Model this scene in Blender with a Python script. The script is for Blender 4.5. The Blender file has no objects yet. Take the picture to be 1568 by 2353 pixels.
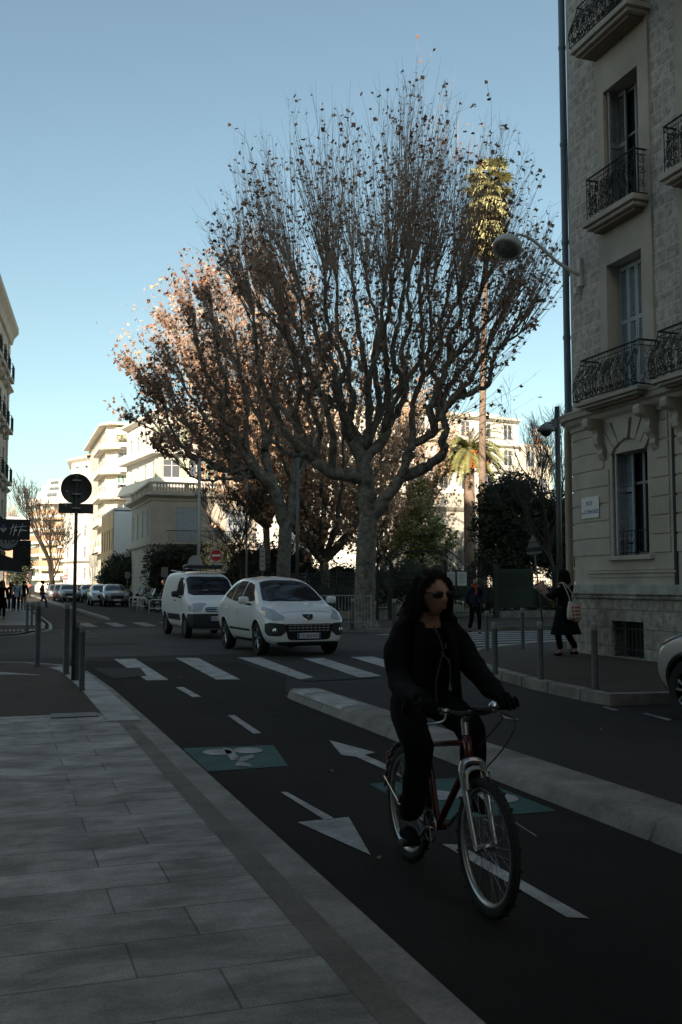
import bpy, bmesh, math, random
from mathutils import Vector, Matrix, noise
from mathutils.bvhtree import BVHTree
R = math.radians; PI = math.pi
random.seed(7)
scene = bpy.context.scene
col = scene.collection

# ------------------------------------------------------------------ camera
H = 1.57; FPX = 2288.0; YAW = R(18.9); PIT = math.atan(167/2288)
Fw = Vector((math.sin(YAW)*math.cos(PIT), math.cos(YAW)*math.cos(PIT), math.sin(PIT)))
Rt = Vector((math.cos(YAW), -math.sin(YAW), 0)); Up = Rt.cross(Fw)
CAM = Vector((0, 0, H))
cd = bpy.data.cameras.new('camera'); cam = bpy.data.objects.new('camera', cd); col.objects.link(cam)
M = Matrix((Rt, Up, -Fw)).transposed().to_4x4(); M.translation = CAM
cam.matrix_world = M
cd.sensor_fit = 'VERTICAL'; cd.sensor_height = 36; cd.sensor_width = 24; cd.lens = 36*FPX/2353
cd.clip_start = 0.1; cd.clip_end = 6000
scene.camera = cam
# survey helpers: the sight lines of the photograph, used to read off real positions
def sight(px, py): return Fw + Rt*((px-784)/FPX) + Up*((1176.5-py)/FPX)
def G(px, py, z=0.0):
    d = sight(px, py); return CAM + d*((z-H)/d.z)
def XP(px, py, x):
    d = sight(px, py); return CAM + d*(x/d.x)
def DP(px, py, D): return CAM + sight(px, py)*D
def fp(px, D):
    p = DP(px, 1343, D); return (p.x, p.y)
def zz(py, D): return H + (1343-py)*D/FPX

# ------------------------------------------------------------------ render, world, sun
scene.render.engine = 'CYCLES'
scene.view_settings.view_transform = 'Standard'; scene.view_settings.look = 'None'
scene.view_settings.exposure = EXPO = 1.0; scene.view_settings.gamma = 1
scene.cycles.max_bounces = 6; scene.cycles.use_denoising = True
SUN_EL = R(22); SUN_DIR = Vector((-math.sin(R(30)), -math.cos(R(30)), 0))*math.cos(SUN_EL) + Vector((0, 0, math.sin(SUN_EL)))
w = bpy.data.worlds.new('World'); scene.world = w; w.use_nodes = True
nt = w.node_tree; bg = nt.nodes['Background']
sky = nt.nodes.new('ShaderNodeTexSky'); sky.sky_type = 'NISHITA'; sky.sun_disc = False
sky.sun_elevation = SUN_EL; sky.sun_rotation = math.atan2(SUN_DIR.x, SUN_DIR.y)
sky.air_density = 1.0; sky.dust_density = 1.0; sky.ozone_density = 2.5; sky.altitude = 20
hs = nt.nodes.new('ShaderNodeMix'); hs.data_type = 'RGBA'; hs.blend_type = 'MULTIPLY'; hs.inputs[0].default_value = 1
hs.inputs[7].default_value = (0.95, 0.99, 0.81, 1)
hsv = nt.nodes.new('ShaderNodeHueSaturation'); hsv.inputs['Saturation'].default_value = .88
nt.links.new(sky.outputs[0], hsv.inputs['Color']); nt.links.new(hsv.outputs[0], hs.inputs[6]); nt.links.new(hs.outputs[2], bg.inputs[0]); bg.inputs[1].default_value = 0.10
sd = bpy.data.lights.new('sun', 'SUN'); sd.energy = 5.0; sd.angle = R(0.5); sd.color = (1.0, 0.84, 0.66)
so = bpy.data.objects.new('sun', sd); col.objects.link(so); so.location = (-40, -80, 60)
so.rotation_euler = SUN_DIR.to_track_quat('Z', 'Y').to_euler()

# ------------------------------------------------------------------ materials
MATS = {}
def mat(name, c, rough=0.8, metal=0.0, var=0.0, vs=3.0, fine=0.0, fs=60.0, bump=0.0, bs=40.0, c2=None, spec=0.5, coat=0.0, stretch=None, alpha=1.0, trans=0.0, thr=None):
    m = bpy.data.materials.new(name); m.use_nodes = True; n = m.node_tree; L = n.links
    b = n.nodes['Principled BSDF']; b.inputs['Base Color'].default_value = (*c, 1)
    b.inputs['Roughness'].default_value = rough; b.inputs['Metallic'].default_value = metal
    b.inputs['Specular IOR Level'].default_value = spec; b.inputs['Coat Weight'].default_value = coat
    b.inputs['Alpha'].default_value = alpha; b.inputs['Transmission Weight'].default_value = trans
    if var or fine or bump:
        tc = n.nodes.new('ShaderNodeTexCoord'); vec = tc.outputs['Object']
        if stretch:
            mp = n.nodes.new('ShaderNodeMapping'); mp.inputs['Scale'].default_value = stretch; L.new(vec, mp.inputs[0]); vec = mp.outputs[0]
    cur = None
    if var:
        nz = n.nodes.new('ShaderNodeTexNoise'); nz.inputs['Scale'].default_value = vs; nz.inputs['Detail'].default_value = 6; nz.inputs['Roughness'].default_value = 0.65
        L.new(vec, nz.inputs['Vector'])
        cr = n.nodes.new('ShaderNodeValToRGB'); L.new(nz.outputs[0], cr.inputs[0])
        lo = c2 if c2 else tuple(x*(1-var) for x in c); hi = c if c2 else tuple(min(1, x*(1+var*0.6)) for x in c)
        a, bb = thr if thr else (0.35, 0.68)
        cr.color_ramp.elements[0].position = a; cr.color_ramp.elements[1].position = bb
        cr.color_ramp.elements[0].color = (*lo, 1); cr.color_ramp.elements[1].color = (*hi, 1); cur = cr.outputs[0]
    if fine:
        n2 = n.nodes.new('ShaderNodeTexNoise'); n2.inputs['Scale'].default_value = fs; n2.inputs['Detail'].default_value = 3; L.new(vec, n2.inputs['Vector'])
        mr = n.nodes.new('ShaderNodeMapRange'); mr.inputs[1].default_value = 0.3; mr.inputs[2].default_value = 0.7; mr.inputs[3].default_value = 1-fine; mr.inputs[4].default_value = 1+fine
        L.new(n2.outputs[0], mr.inputs[0])
        vm = n.nodes.new('ShaderNodeVectorMath'); vm.operation = 'SCALE'
        if cur: L.new(cur, vm.inputs[0])
        else: vm.inputs[0].default_value = c
        L.new(mr.outputs[0], vm.inputs['Scale']); cur = vm.outputs[0]
    if cur: L.new(cur, b.inputs['Base Color'])
    if bump:
        n3 = n.nodes.new('ShaderNodeTexNoise'); n3.inputs['Scale'].default_value = bs; n3.inputs['Detail'].default_value = 5; L.new(vec, n3.inputs['Vector'])
        bp = n.nodes.new('ShaderNodeBump'); bp.inputs['Strength'].default_value = bump; bp.inputs['Distance'].default_value = 0.02
        L.new(n3.outputs[0], bp.inputs['Height']); L.new(bp.outputs[0], b.inputs['Normal'])
    MATS[name] = m; return m
mat('asphalt', (.041,.037,.034), .9, spec=.2, var=.30, vs=.35, fine=.35, fs=90, bump=.35, bs=130)
mat('lane', (.0215,.0185,.0165), .92, spec=.15, var=.35, vs=.5, fine=.35, fs=100, bump=.3, bs=140)
mat('cross_asphalt', (.052,.048,.045), .85, spec=.3, var=.28, vs=.25, fine=.3, fs=70, bump=.3, bs=120)
mat('patch', (.012,.0115,.011), .9, fine=.3, fs=100, bump=.3, bs=140)
mat('redwalk', (.072,.056,.047), .9, spec=.2, var=.15, vs=.8, fine=.3, fs=90, bump=.3, bs=150)
mat('brownstrip', (.15,.13,.112), .85, var=.3, vs=2.2, fine=.18, fs=60, bump=.2, bs=90)
mat('kerb', (.235,.213,.188), .8, var=.4, vs=2.4, fine=.15, fs=50, bump=.25, bs=60)
mat('kerb_w', (.36,.35,.33), .8, var=.35, vs=2.0, fine=.12, fs=50, bump=.25, bs=50)
mat('paint', (.36,.36,.35), .75, var=.45, vs=2.6, fine=.22, fs=45, bump=.15, bs=90)
mat('paint_worn', (.23,.23,.22), .8, var=.65, vs=3.2, fine=.3, fs=50, bump=.15, bs=90)
mat('green_paint', (.022,.085,.078), .8, var=.3, vs=3, fine=.25, fs=60)
mat('stone_light', (.50,.455,.38), .9, var=.14, vs=.9, fine=.08, fs=30, bump=.15, bs=30)
mat('cream', (.80,.76,.67), .9, var=.08, vs=.4, fine=.03, fs=15)
mat('cream2', (.72,.65,.53), .9, var=.12, vs=.3, fine=.04, fs=15)
mat('white_wall', (.78,.74,.66), .9, var=.08, vs=.4)
mat('bluewhite', (.66,.70,.72), .9, var=.06, vs=.5)
mat('ochre', (.62,.44,.25), .9, var=.15, vs=.3)
mat('salmon', (.68,.47,.34), .9, var=.1, vs=.3)
mat('roof_tile', (.36,.17,.10), .85, var=.3, vs=2)
mat('plaster', (.44,.40,.345), .9, var=.22, vs=.8, fine=.10, fs=45, bump=.15, bs=50)
mat('ashlar', (.27,.245,.215), .95, var=.55, vs=2.6, fine=.28, fs=22, bump=1.0, bs=9)
mat('basestone', (.30,.28,.245), .95, var=.6, vs=2.0, fine=.25, fs=16, bump=.8, bs=10)
mat('mortar', (.36,.33,.29), .9, var=.2, vs=2)
mat('iron', (.028,.032,.032), .5, .3, var=.3, vs=12)
mat('iron_mossy', (.045,.055,.045), .7, .1, var=.4, vs=9)
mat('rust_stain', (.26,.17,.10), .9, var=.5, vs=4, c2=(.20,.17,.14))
mat('shutter_blue', (.36,.41,.45), .6, var=.2, vs=6)
mat('shutter_grey', (.27,.28,.285), .65, var=.2, vs=6)
mat('shutter_green', (.47,.52,.38), .7)
mat('blind_green', (.25,.52,.36), .7)
mat('frame_white', (.62,.62,.60), .5)
mat('frame_dim', (.24,.25,.25), .5)
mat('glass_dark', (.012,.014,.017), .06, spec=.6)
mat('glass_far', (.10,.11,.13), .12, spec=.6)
mat('pipe_blue', (.13,.18,.215), .5, .2, var=.15, vs=3)
mat('pipe_cream', (.36,.29,.23), .6, var=.15, vs=3)
mat('pole_grey', (.12,.125,.125), .5, .5, var=.15, vs=4)
mat('pole_light', (.40,.39,.37), .5, .2)
mat('bollard', (.075,.078,.08), .5, .4, var=.25, vs=8)
mat('bollard_top', (.22,.22,.21), .5)
mat('sign_back', (.075,.075,.072), .55, .5, var=.2, vs=6)
mat('sign_grey', (.30,.31,.31), .5, .4)
mat('sign_white', (.68,.68,.66), .5)
mat('sign_red', (.40,.02,.02), .45)
mat('black', (.010,.010,.011), .7)
mat('blackgloss', (.008,.008,.009), .25)
mat('car_white', (.78,.79,.79), .25, coat=.6, spec=.5)
mat('van_white', (.80,.81,.82), .35, coat=.3)
mat('suv_silver', (.40,.37,.34), .28, .1, coat=.6)
mat('car_dark', (.02,.022,.025), .2, coat=.6)
mat('car_red', (.20,.03,.02), .3, coat=.5)
mat('car_grey', (.16,.17,.18), .3, .3, coat=.5)
mat('plastic', (.022,.023,.025), .65)
mat('tyre', (.012,.012,.012), .85)
mat('rim', (.30,.30,.31), .35, .8)
mat('chrome', (.65,.65,.66), .15, 1)
mat('lamp_glass', (.40,.42,.44), .10, spec=.8, var=.25, vs=30)
mat('plate_white', (.62,.62,.62), .5)
mat('plate_blue', (.02,.07,.30), .5)
mat('skin', (.32,.165,.115), .6, var=.1, vs=20)
mat('skin_pale', (.40,.24,.17), .6)
mat('skin_dark', (.07,.035,.02), .6)
mat('hair', (.010,.007,.005), .9, spec=.15, var=.4, vs=30, stretch=(3,3,.4))
mat('hair_tip', (.10,.045,.02), .6, var=.4, vs=30, stretch=(3,3,.4))
mat('hair_grey', (.22,.19,.16), .8)
mat('black_cloth', (.0042,.0042,.0048), .95, var=.3, vs=9, spec=.15)
mat('black_puffer', (.0045,.0045,.005), .85, var=.3, vs=9, spec=.15)
mat('navy_cloth', (.012,.018,.035), .9, spec=.2)
mat('white_cloth', (.50,.54,.60), .9)
mat('denim', (.035,.05,.085), .9)
mat('pale_cloth', (.24,.23,.21), .9)
mat('plaid', (.16,.10,.075), .9, var=.7, vs=11)
mat('orange_cloth', (.30,.06,.02), .9)
mat('bike_red', (.085,.006,.004), .3, .2, coat=.5)
mat('bike_silver', (.42,.43,.44), .3, .9)
mat('bark', (.175,.162,.135), .95, var=.6, vs=5.5, fine=.15, fs=18, bump=.5, bs=12)
mat('twig', (.36,.29,.235), .95, var=.3, vs=2)
mat('palm_trunk', (.26,.19,.14), .95, var=.3, vs=3, bump=.5, bs=8)
mat('dark_twig', (.06,.048,.038), .95)
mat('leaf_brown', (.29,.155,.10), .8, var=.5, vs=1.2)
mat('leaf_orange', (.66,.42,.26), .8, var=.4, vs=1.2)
mat('leaf_olive', (.21,.21,.06), .7, var=.5, vs=1.5)
mat('leaf_dark', (.034,.045,.020), .7, var=.5, vs=1.5)
mat('leaf_hedge', (.030,.035,.018), .8, var=.5, vs=2)
mat('palm_green', (.55,.52,.25), .7, var=.5, vs=.8)
mat('palm_dead', (.46,.30,.15), .85, var=.3, vs=1)
mat('date_orange', (.50,.16,.03), .8, var=.3, vs=3)
mat('date_green', (.30,.31,.11), .7, var=.5, vs=1)
mat('grass', (.04,.06,.025), .95, var=.4, vs=2)
mat('hill', (.085,.11,.085), .95, var=.3, vs=.02)
mat('awning', (.60,.60,.55), .8); mat('awning_green', (.12,.25,.18), .8)
mat('tower_balcony', (.46,.31,.19), .5)
mat('dark_green', (.03,.05,.03), .7)
mat('seat_black', (.01,.01,.01), .5)
mat('paper', (.55,.52,.50), .7, var=.5, vs=12, c2=(.35,.16,.12))
mat('tote', (.55,.50,.44), .9)
mat('tote_red', (.38,.07,.05), .9)
mat('red_light', (.5,.02,.01), .4)
_m = MATS['red_light'].node_tree.nodes['Principled BSDF']; _m.inputs['Emission Color'].default_value = (1,.03,.02,1); _m.inputs['Emission Strength'].default_value = 1.5
mat('dome', (.03,.03,.03), .15)
mat('lampshell', (.52,.52,.50), .5)
mat('lamplens', (.16,.15,.14), .15, var=.6, vs=9)

# stone paving: broad slabs with dark joints, fine ribbing and damp blotches
def slab_material():
    m = bpy.data.materials.new('paving_slabs'); m.use_nodes = True; n = m.node_tree; L = n.links; b = n.nodes['Principled BSDF']
    tc = n.nodes.new('ShaderNodeTexCoord')
    br = n.nodes.new('ShaderNodeTexBrick'); br.inputs['Scale'].default_value = 1; br.inputs['Brick Width'].default_value = .86; br.inputs['Row Height'].default_value = .40
    br.inputs['Mortar Size'].default_value = .006; br.inputs['Mortar Smooth'].default_value = .35; br.offset = .37; br.inputs['Bias'].default_value = 0
    br.inputs['Color1'].default_value = (.175,.160,.143,1); br.inputs['Color2'].default_value = (.25,.232,.21,1); br.inputs['Mortar'].default_value = (.07,.066,.06,1)
    L.new(tc.outputs['Object'], br.inputs[0])
    mp = n.nodes.new('ShaderNodeMapping'); mp.inputs['Scale'].default_value = (.8, 1.5, 1); L.new(tc.outputs['Object'], mp.inputs[0])
    nz = n.nodes.new('ShaderNodeTexNoise'); nz.inputs['Scale'].default_value = 1.9; nz.inputs['Detail'].default_value = 9; nz.inputs['Roughness'].default_value = .72; nz.inputs['Distortion'].default_value = .25; L.new(mp.outputs[0], nz.inputs['Vector'])
    mr = n.nodes.new('ShaderNodeMapRange'); mr.inputs[1].default_value = .36; mr.inputs[2].default_value = .64; mr.inputs[3].default_value = .58; mr.inputs[4].default_value = 1.42; L.new(nz.outputs[0], mr.inputs[0])
    n2 = n.nodes.new('ShaderNodeTexNoise'); n2.inputs['Scale'].default_value = 70; n2.inputs['Detail'].default_value = 3; L.new(tc.outputs['Object'], n2.inputs['Vector'])
    m2 = n.nodes.new('ShaderNodeMapRange'); m2.inputs[1].default_value = .3; m2.inputs[2].default_value = .7; m2.inputs[3].default_value = .8; m2.inputs[4].default_value = 1.2; L.new(n2.outputs[0], m2.inputs[0])
    mu = n.nodes.new('ShaderNodeMath'); mu.operation = 'MULTIPLY'; L.new(mr.outputs[0], mu.inputs[0]); L.new(m2.outputs[0], mu.inputs[1])
    vm = n.nodes.new('ShaderNodeVectorMath'); vm.operation = 'SCALE'; L.new(br.outputs[0], vm.inputs[0]); L.new(mu.outputs[0], vm.inputs['Scale']); L.new(vm.outputs[0], b.inputs['Base Color'])
    rr = n.nodes.new('ShaderNodeMapRange'); rr.inputs[1].default_value = .4; rr.inputs[2].default_value = .65; rr.inputs[3].default_value = .75; rr.inputs[4].default_value = .50; L.new(nz.outputs[0], rr.inputs[0]); L.new(rr.outputs[0], b.inputs['Roughness'])
    wv = n.nodes.new('ShaderNodeTexWave'); wv.inputs['Scale'].default_value = 22; wv.inputs['Distortion'].default_value = 1.2; wv.bands_direction = 'X'; L.new(tc.outputs['Object'], wv.inputs[0])
    ad = n.nodes.new('ShaderNodeMath'); ad.operation = 'MULTIPLY_ADD'; ad.inputs[1].default_value = -3; L.new(br.outputs['Fac'], ad.inputs[0]); L.new(wv.outputs['Fac'], ad.inputs[2])
    a2 = n.nodes.new('ShaderNodeMath'); a2.operation = 'ADD'; L.new(ad.outputs[0], a2.inputs[0]); L.new(n2.outputs[0], a2.inputs[1])
    bp = n.nodes.new('ShaderNodeBump'); bp.inputs['Strength'].default_value = .35; bp.inputs['Distance'].default_value = .003; L.new(a2.outputs[0], bp.inputs['Height']); L.new(bp.outputs[0], b.inputs['Normal'])
    MATS['slabs'] = m
slab_material()

# ------------------------------------------------------------------ mesh builder
class MB:
    def __init__(s): s.v = []; s.f = []; s.smooth = False
    def add(s, vs, fs):
        o = len(s.v); s.v += [tuple(v) for v in vs]; s.f += [tuple(i+o for i in f) for f in fs]; return s
    def box(s, c, d, rz=0, rx=0, ry=0):
        hx, hy, hz = d[0]/2, d[1]/2, d[2]/2
        vs = [Vector((x*hx, y*hy, z*hz)) for x in (-1,1) for y in (-1,1) for z in (-1,1)]
        if rz or rx or ry:
            m = Matrix.Rotation(rz,3,'Z') @ Matrix.Rotation(rx,3,'X') @ Matrix.Rotation(ry,3,'Y'); vs = [m@v for v in vs]
        c = Vector(c)
        return s.add([v+c for v in vs], [(0,1,3,2),(4,6,7,5),(0,4,5,1),(2,3,7,6),(0,2,6,4),(1,5,7,3)])
    def box2(s, a, b): return s.box([(a[i]+b[i])/2 for i in range(3)], [abs(b[i]-a[i]) for i in range(3)])
    def tube(s, pts, rad, n=6, cap=True):
        pts = [Vector(p) for p in pts]; k = len(pts)
        rs = rad if isinstance(rad, (list, tuple)) else [rad]*k
        o = len(s.v); prev = None
        for i, p in enumerate(pts):
            t = (pts[min(i+1,k-1)] - pts[max(i-1,0)])
            if t.length < 1e-9: t = Vector((0,0,1))
            t.normalize()
            if prev is None:
                a = Vector((0,0,1)) if abs(t.z) < .9 else Vector((1,0,0)); u = t.cross(a).normalized()
            else:
                u = (prev - t*prev.dot(t))
                u = u.normalized() if u.length > 1e-6 else t.orthogonal().normalized()
            prev = u; v = t.cross(u)
            for j in range(n):
                an = 2*PI*j/n; s.v.append(tuple(p + (u*math.cos(an) + v*math.sin(an))*rs[i]))
        for i in range(k-1):
            for j in range(n):
                a = o+i*n+j; b = o+i*n+(j+1)%n; s.f.append((a, b, b+n, a+n))
        if cap and n > 2:
            s.f.append(tuple(o+j for j in range(n))[::-1]); s.f.append(tuple(o+(k-1)*n+j for j in range(n)))
        return s
    def lathe(s, prof, c=(0,0,0), axis='Z', n=16, cap=True):
        c = Vector(c); o = len(s.v); k = len(prof)
        for r, h in prof:
            for j in range(n):
                a = 2*PI*j/n; x, y = r*math.cos(a), r*math.sin(a)
                p = {'Z':(x,y,h),'X':(h,x,y),'Y':(x,h,y)}[axis]; s.v.append(tuple(c+Vector(p)))
        for i in range(k-1):
            for j in range(n):
                a = o+i*n+j; b = o+i*n+(j+1)%n; s.f.append((a,b,b+n,a+n))
        if cap: s.f.append(tuple(o+j for j in range(n))[::-1]); s.f.append(tuple(o+(k-1)*n+j for j in range(n)))
        return s
    def prism(s, poly, z0, z1):
        n = len(poly); o = len(s.v)
        s.v += [(p[0],p[1],z0) for p in poly] + [(p[0],p[1],z1) for p in poly]
        s.f.append(tuple(o+i for i in range(n))[::-1]); s.f.append(tuple(o+n+i for i in range(n)))
        for i in range(n): j=(i+1)%n; s.f.append((o+i,o+j,o+n+j,o+n+i))
        return s
    def prism3(s, poly, O, U, V, N, t):
        """polygon (u,v) in the plane O,U,V, given thickness t along N"""
        O,U,V,N = Vector(O),Vector(U),Vector(V),Vector(N); n=len(poly); o=len(s.v)
        s.v += [tuple(O+U*p[0]+V*p[1]) for p in poly] + [tuple(O+U*p[0]+V*p[1]+N*t) for p in poly]
        s.f.append(tuple(o+i for i in range(n))); s.f.append(tuple(o+n+i for i in range(n))[::-1])
        for i in range(n): j=(i+1)%n; s.f.append((o+i,o+n+i,o+n+j,o+j))
        return s
    def quad(s, a, b, c, d): return s.add([a,b,c,d], [(0,1,2,3)])
    def ball(s, c, r, n=10, m=7, sc=(1,1,1)):
        prof = [(max(1e-4, math.sin(PI*i/m)), -math.cos(PI*i/m)) for i in range(m+1)]
        o = len(s.v); s.lathe(prof, (0,0,0), 'Z', n, cap=False)
        for i in range(o, len(s.v)):
            v = s.v[i]; s.v[i] = (c[0]+v[0]*r*sc[0], c[1]+v[1]*r*sc[1], c[2]+v[2]*r*sc[2])
        return s
    def xf(s, m, o=0):
        for i in range(o, len(s.v)): s.v[i] = tuple(m @ Vector(s.v[i]))
        return s
    def build(s, name, m, parent=None, smooth=None, bevel=0, fixn=True, auto=None):
        me = bpy.data.meshes.new(name); me.from_pydata(s.v, [], s.f)
        if fixn and len(s.f) < 60000:
            bm = bmesh.new(); bm.from_mesh(me); bmesh.ops.recalc_face_normals(bm, faces=bm.faces); bm.to_mesh(me); bm.free()
        me.materials.append(MATS[m] if isinstance(m, str) else m)
        if smooth: me.polygons.foreach_set('use_smooth', [True]*len(me.polygons))
        if auto: me.polygons.foreach_set('use_smooth', [True]*len(me.polygons)); me.set_sharp_from_angle(angle=R(auto))
        me.update()
        o = bpy.data.objects.new(name, me); col.objects.link(o)
        if parent: o.parent = parent
        if bevel:
            b = o.modifiers.new('bevel','BEVEL'); b.width = bevel; b.segments = 2; b.limit_method = 'ANGLE'
        return o
def tag(o, label=None, cat=None, group=None, kind=None):
    if label: o['label'] = label
    if cat: o['category'] = cat
    if group: o['group'] = group
    if kind: o['kind'] = kind
    return o
def thing(name, label, cat, loc=(0,0,0), rz=0, group=None):
    o = bpy.data.objects.new(name, None); col.objects.link(o); o.location = loc; o.rotation_euler = (0,0,rz); o.empty_display_size = .2
    return tag(o, label, cat, group)
def struct(name, mb, m, **k): return tag(mb.build(name, m, **k), kind='structure')
def copy_tree(o, parent=None):
    c = o.copy(); col.objects.link(c); c.parent = parent
    for ch in list(o.children): copy_tree(ch, c)
    return c
def bez(pts, k=6):
    """smooth path through points"""
    P = [Vector(p) for p in pts]; out = []
    for i in range(len(P)-1):
        p0,p1,p2,p3 = P[max(i-1,0)],P[i],P[i+1],P[min(i+2,len(P)-1)]
        for j in range(k):
            t=j/k; out.append(.5*((2*p1)+(p2-p0)*t+(2*p0-5*p1+4*p2-p3)*t*t+(3*p1-p0-3*p2+p3)*t**3))
    out.append(P[-1]); return out
def text_mesh(txt, size, O, U, V, N, name, m, parent, depth=.004, shear=0, wfac=1.0):
    """real lettering standing proud of the plane O,U,V"""
    cu = bpy.data.curves.new(name, 'FONT'); cu.body = txt; cu.size = size; cu.extrude = depth/2; cu.align_x = 'CENTER'; cu.align_y = 'CENTER'; cu.shear = shear; cu.resolution_u = 3
    ob = bpy.data.objects.new(name, cu); dg = bpy.context.evaluated_depsgraph_get(); col.objects.link(ob); dg.update()
    me = bpy.data.meshes.new_from_object(ob.evaluated_get(dg)); bpy.data.objects.remove(ob)
    O,U,V,N = Vector(O),Vector(U),Vector(V),Vector(N)
    for v in me.vertices: c=v.co.copy(); v.co = O+U*(c.x*wfac)+V*c.y+N*(c.z+depth/2)
    me.materials.clear(); me.materials.append(MATS[m]); o = bpy.data.objects.new(name, me); col.objects.link(o); o.parent = parent; return o
# ================================================================== GROUND
def flat(name, poly, z, m, kind='structure'):
    mb = MB(); mb.add([(p[0],p[1],z) for p in poly], [tuple(range(len(poly)))])
    o = mb.build(name, m, fixn=False); me = o.data
    if me.polygons[0].normal.z < 0: me.flip_normals()
    return tag(o, kind=kind)
S = 2600
flat('ground', [(-S,-S),(S,-S),(S,S),(-S,S)], -0.004, 'asphalt')
flat('road', [(3.9,-60),(9.6,-60),(9.6,21.5),(60,27),(60,31.5),(11,31),(9,38),(9.2,200),(4.6,200),(4.6,46),(2,37),(-60,30),(-60,22),(0,21.4),(3.9,16)], 0.0, 'asphalt')
flat('cross_street', [(-60,22.3),(1.2,22.3),(8.9,22.3),(14,23.6),(60,27.2),(60,31),(11,30.6),(8.8,36.5),(2.2,36.5),(-60,30)], 0.004, 'cross_asphalt')
flat('bike_lane', [(1.6,-30),(4.0,-30),(4.0,14.2),(4.6,16.3),(4.6,20),(1.2,21.5),(1.6,18)], 0.008, 'lane')
flat('far_bike_lane', [(2.1,36.6),(4.45,44),(4.45,190),(2.2,190)], 0.008, 'redwalk')
# near sidewalk
nk = [(1.64,-30),(1.64,11),(1.62,15),(1.52,18.2),(1.25,19.8),(.6,20.8),(-.6,21.5),(-3,21.9),(-60,22)]
def inset_curve(c, d): return [(x-d, y) if y < 18.5 else (x-d*.55, y-d*.8) for x, y in c]
i1 = inset_curve(nk, .21); i2 = inset_curve(nk, .36)
def strip(name, a, b, z0, m, zo=0.0, skirt=True):
    mb = MB(); n = len(a)
    mb.v = [(p[0],p[1],zo) for p in a] + [(p[0],p[1],z0) for p in a] + [(p[0],p[1],z0) for p in b]
    for i in range(n-1):
        if skirt: mb.f.append((i,i+1,n+i+1,n+i))
        mb.f.append((n+i,n+i+1,2*n+i+1,2*n+i))
    return tag(mb.build(name, m, fixn=False), kind='structure')
def dens(c, step=.8):
    out = [c[0]]
    for a, b in zip(c, c[1:]):
        L = math.dist(a, b); k = max(1, int(L/step))
        for j in range(1, k+1): out.append((a[0]+(b[0]-a[0])*j/k, a[1]+(b[1]-a[1])*j/k))
    return out
strip('kerb', nk, i1, .045, 'kerb')
strip('gutter_strip', i1, i2, .058, 'brownstrip', zo=.04)
flat('paving', [(-12,-30),(1.29,-30),(1.29,12.2),(-12,12.4)], .056, 'slabs')
flat('corner_paving', [(-60,12.4),(-12,12.4),(1.23,12.2)] + [p for p in i2 if p[1] > 12.3], .058, 'redwalk')
# wide pale kerbstones at the ramp
mbk = MB()
for k in range(9):
    y0 = 11.4 + k*.86; y1 = y0+.845
    def xk(y):
        for a, b in zip(nk, nk[1:]):
            if a[1] <= y <= b[1]: return a[0]+(b[0]-a[0])*(y-a[1])/max(1e-6, b[1]-a[1])
        return 1.3
    mbk.box2((0,0,0),(0,0,0)) if False else None
    xa, xb = xk(y0), xk(y1)
    mbk.prism([(xa-.46,y0),(xa-.10,y0),(xb-.10,y1),(xb-.46,y1)], .03, .066)
struct('ramp_kerb', mbk, 'kerb_w')
gr = MB(); gr.box((.86,12.05,.062),(.52,.36,.012)); drain_o = tag(gr.build('drain_cover','sign_back'), kind='structure')
tp = MB()
for k in range(9): tp.box((-.55+k*.1, 18.7-k*.12, .064), (.05,1.0,.014), rz=R(62))
struct('tactile_strip', tp, 'kerb_w')
# far left sidewalk
fk = [(-60,29.2),(-.2,30.6),(.9,32.2),(1.75,35.6),(1.95,40),(2.05,200)]
strip('far_kerb', fk, inset_curve([(x,y+.0) for x,y in fk], .22), .07, 'kerb_w')
flat('far_sidewalk', [(-60,29.6),(-.5,30.9),(.6,32.6),(1.5,35.9),(1.72,40),(1.84,200),(-60,200)], .066, 'slabs')
flat('far_corner_paving', [(-60,29.7),(-.5,31.0),(.5,32.7),(1.3,36),(1.35,39),(-60,41)], .070, 'redwalk')
tp = MB()
for k in range(12): tp.box((-.15+k*.13, 34.6, .076), (.055,1.0,.012))
struct('far_tactile_strip', tp, 'kerb_w')
# right corner sidewalk
rk = [(60,-30),(9.6,-30),(9.55,9.6),(8.6,11.1),(7.55,11.25),(7.5,11.7),(7.62,13.5),(7.95,15.4),(8.35,17),(8.95,18.6),(10.1,20.3),(12.3,21.9),(15.5,23),(60,26.6)]
def shrink(c, d):
    out = []
    for i, p in enumerate(c):
        a = Vector(c[max(i-1,0)]); b = Vector(c[min(i+1,len(c)-1)]); t = (b-a).normalized(); nrm = Vector((t.y, -t.x)); out.append((p[0]+nrm.x*d, p[1]+nrm.y*d))
    return out
rki = shrink(rk, .20)
strip('right_kerb', rk, rki, .15, 'kerb')
flat('right_sidewalk', rki, .148, 'redwalk')
jm = MB()
for k in range(8):
    y = 11.9+k*.95
    for a, b in zip(rk, rk[1:]):
        if a[1] <= y <= b[1] and a[0] < 9:
            x = a[0]+(b[0]-a[0])*(y-a[1])/(b[1]-a[1]); jm.box((x+.098,y,.078),(.206,.012,.150))
struct('right_kerb_joint', jm, 'patch')
# park sidewalk
pk = [(60,31.8),(16,30.9),(12.2,30.5),(10.6,31.6),(9.6,34),(9.3,38),(9.2,50),(9.4,200)]
pki = shrink(pk, -.2)
strip('park_kerb', pk, [(p[0]+.14,p[1]+.14) for p in pk], .13, 'kerb')
flat('park_sidewalk', [(p[0]+.12,p[1]+.12) for p in pk]+[(60,200)], .128, 'redwalk')
flat('park_lawn', [(14.3,39.3),(60,41.5),(60,120),(16,120)], .15, 'grass')
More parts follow.
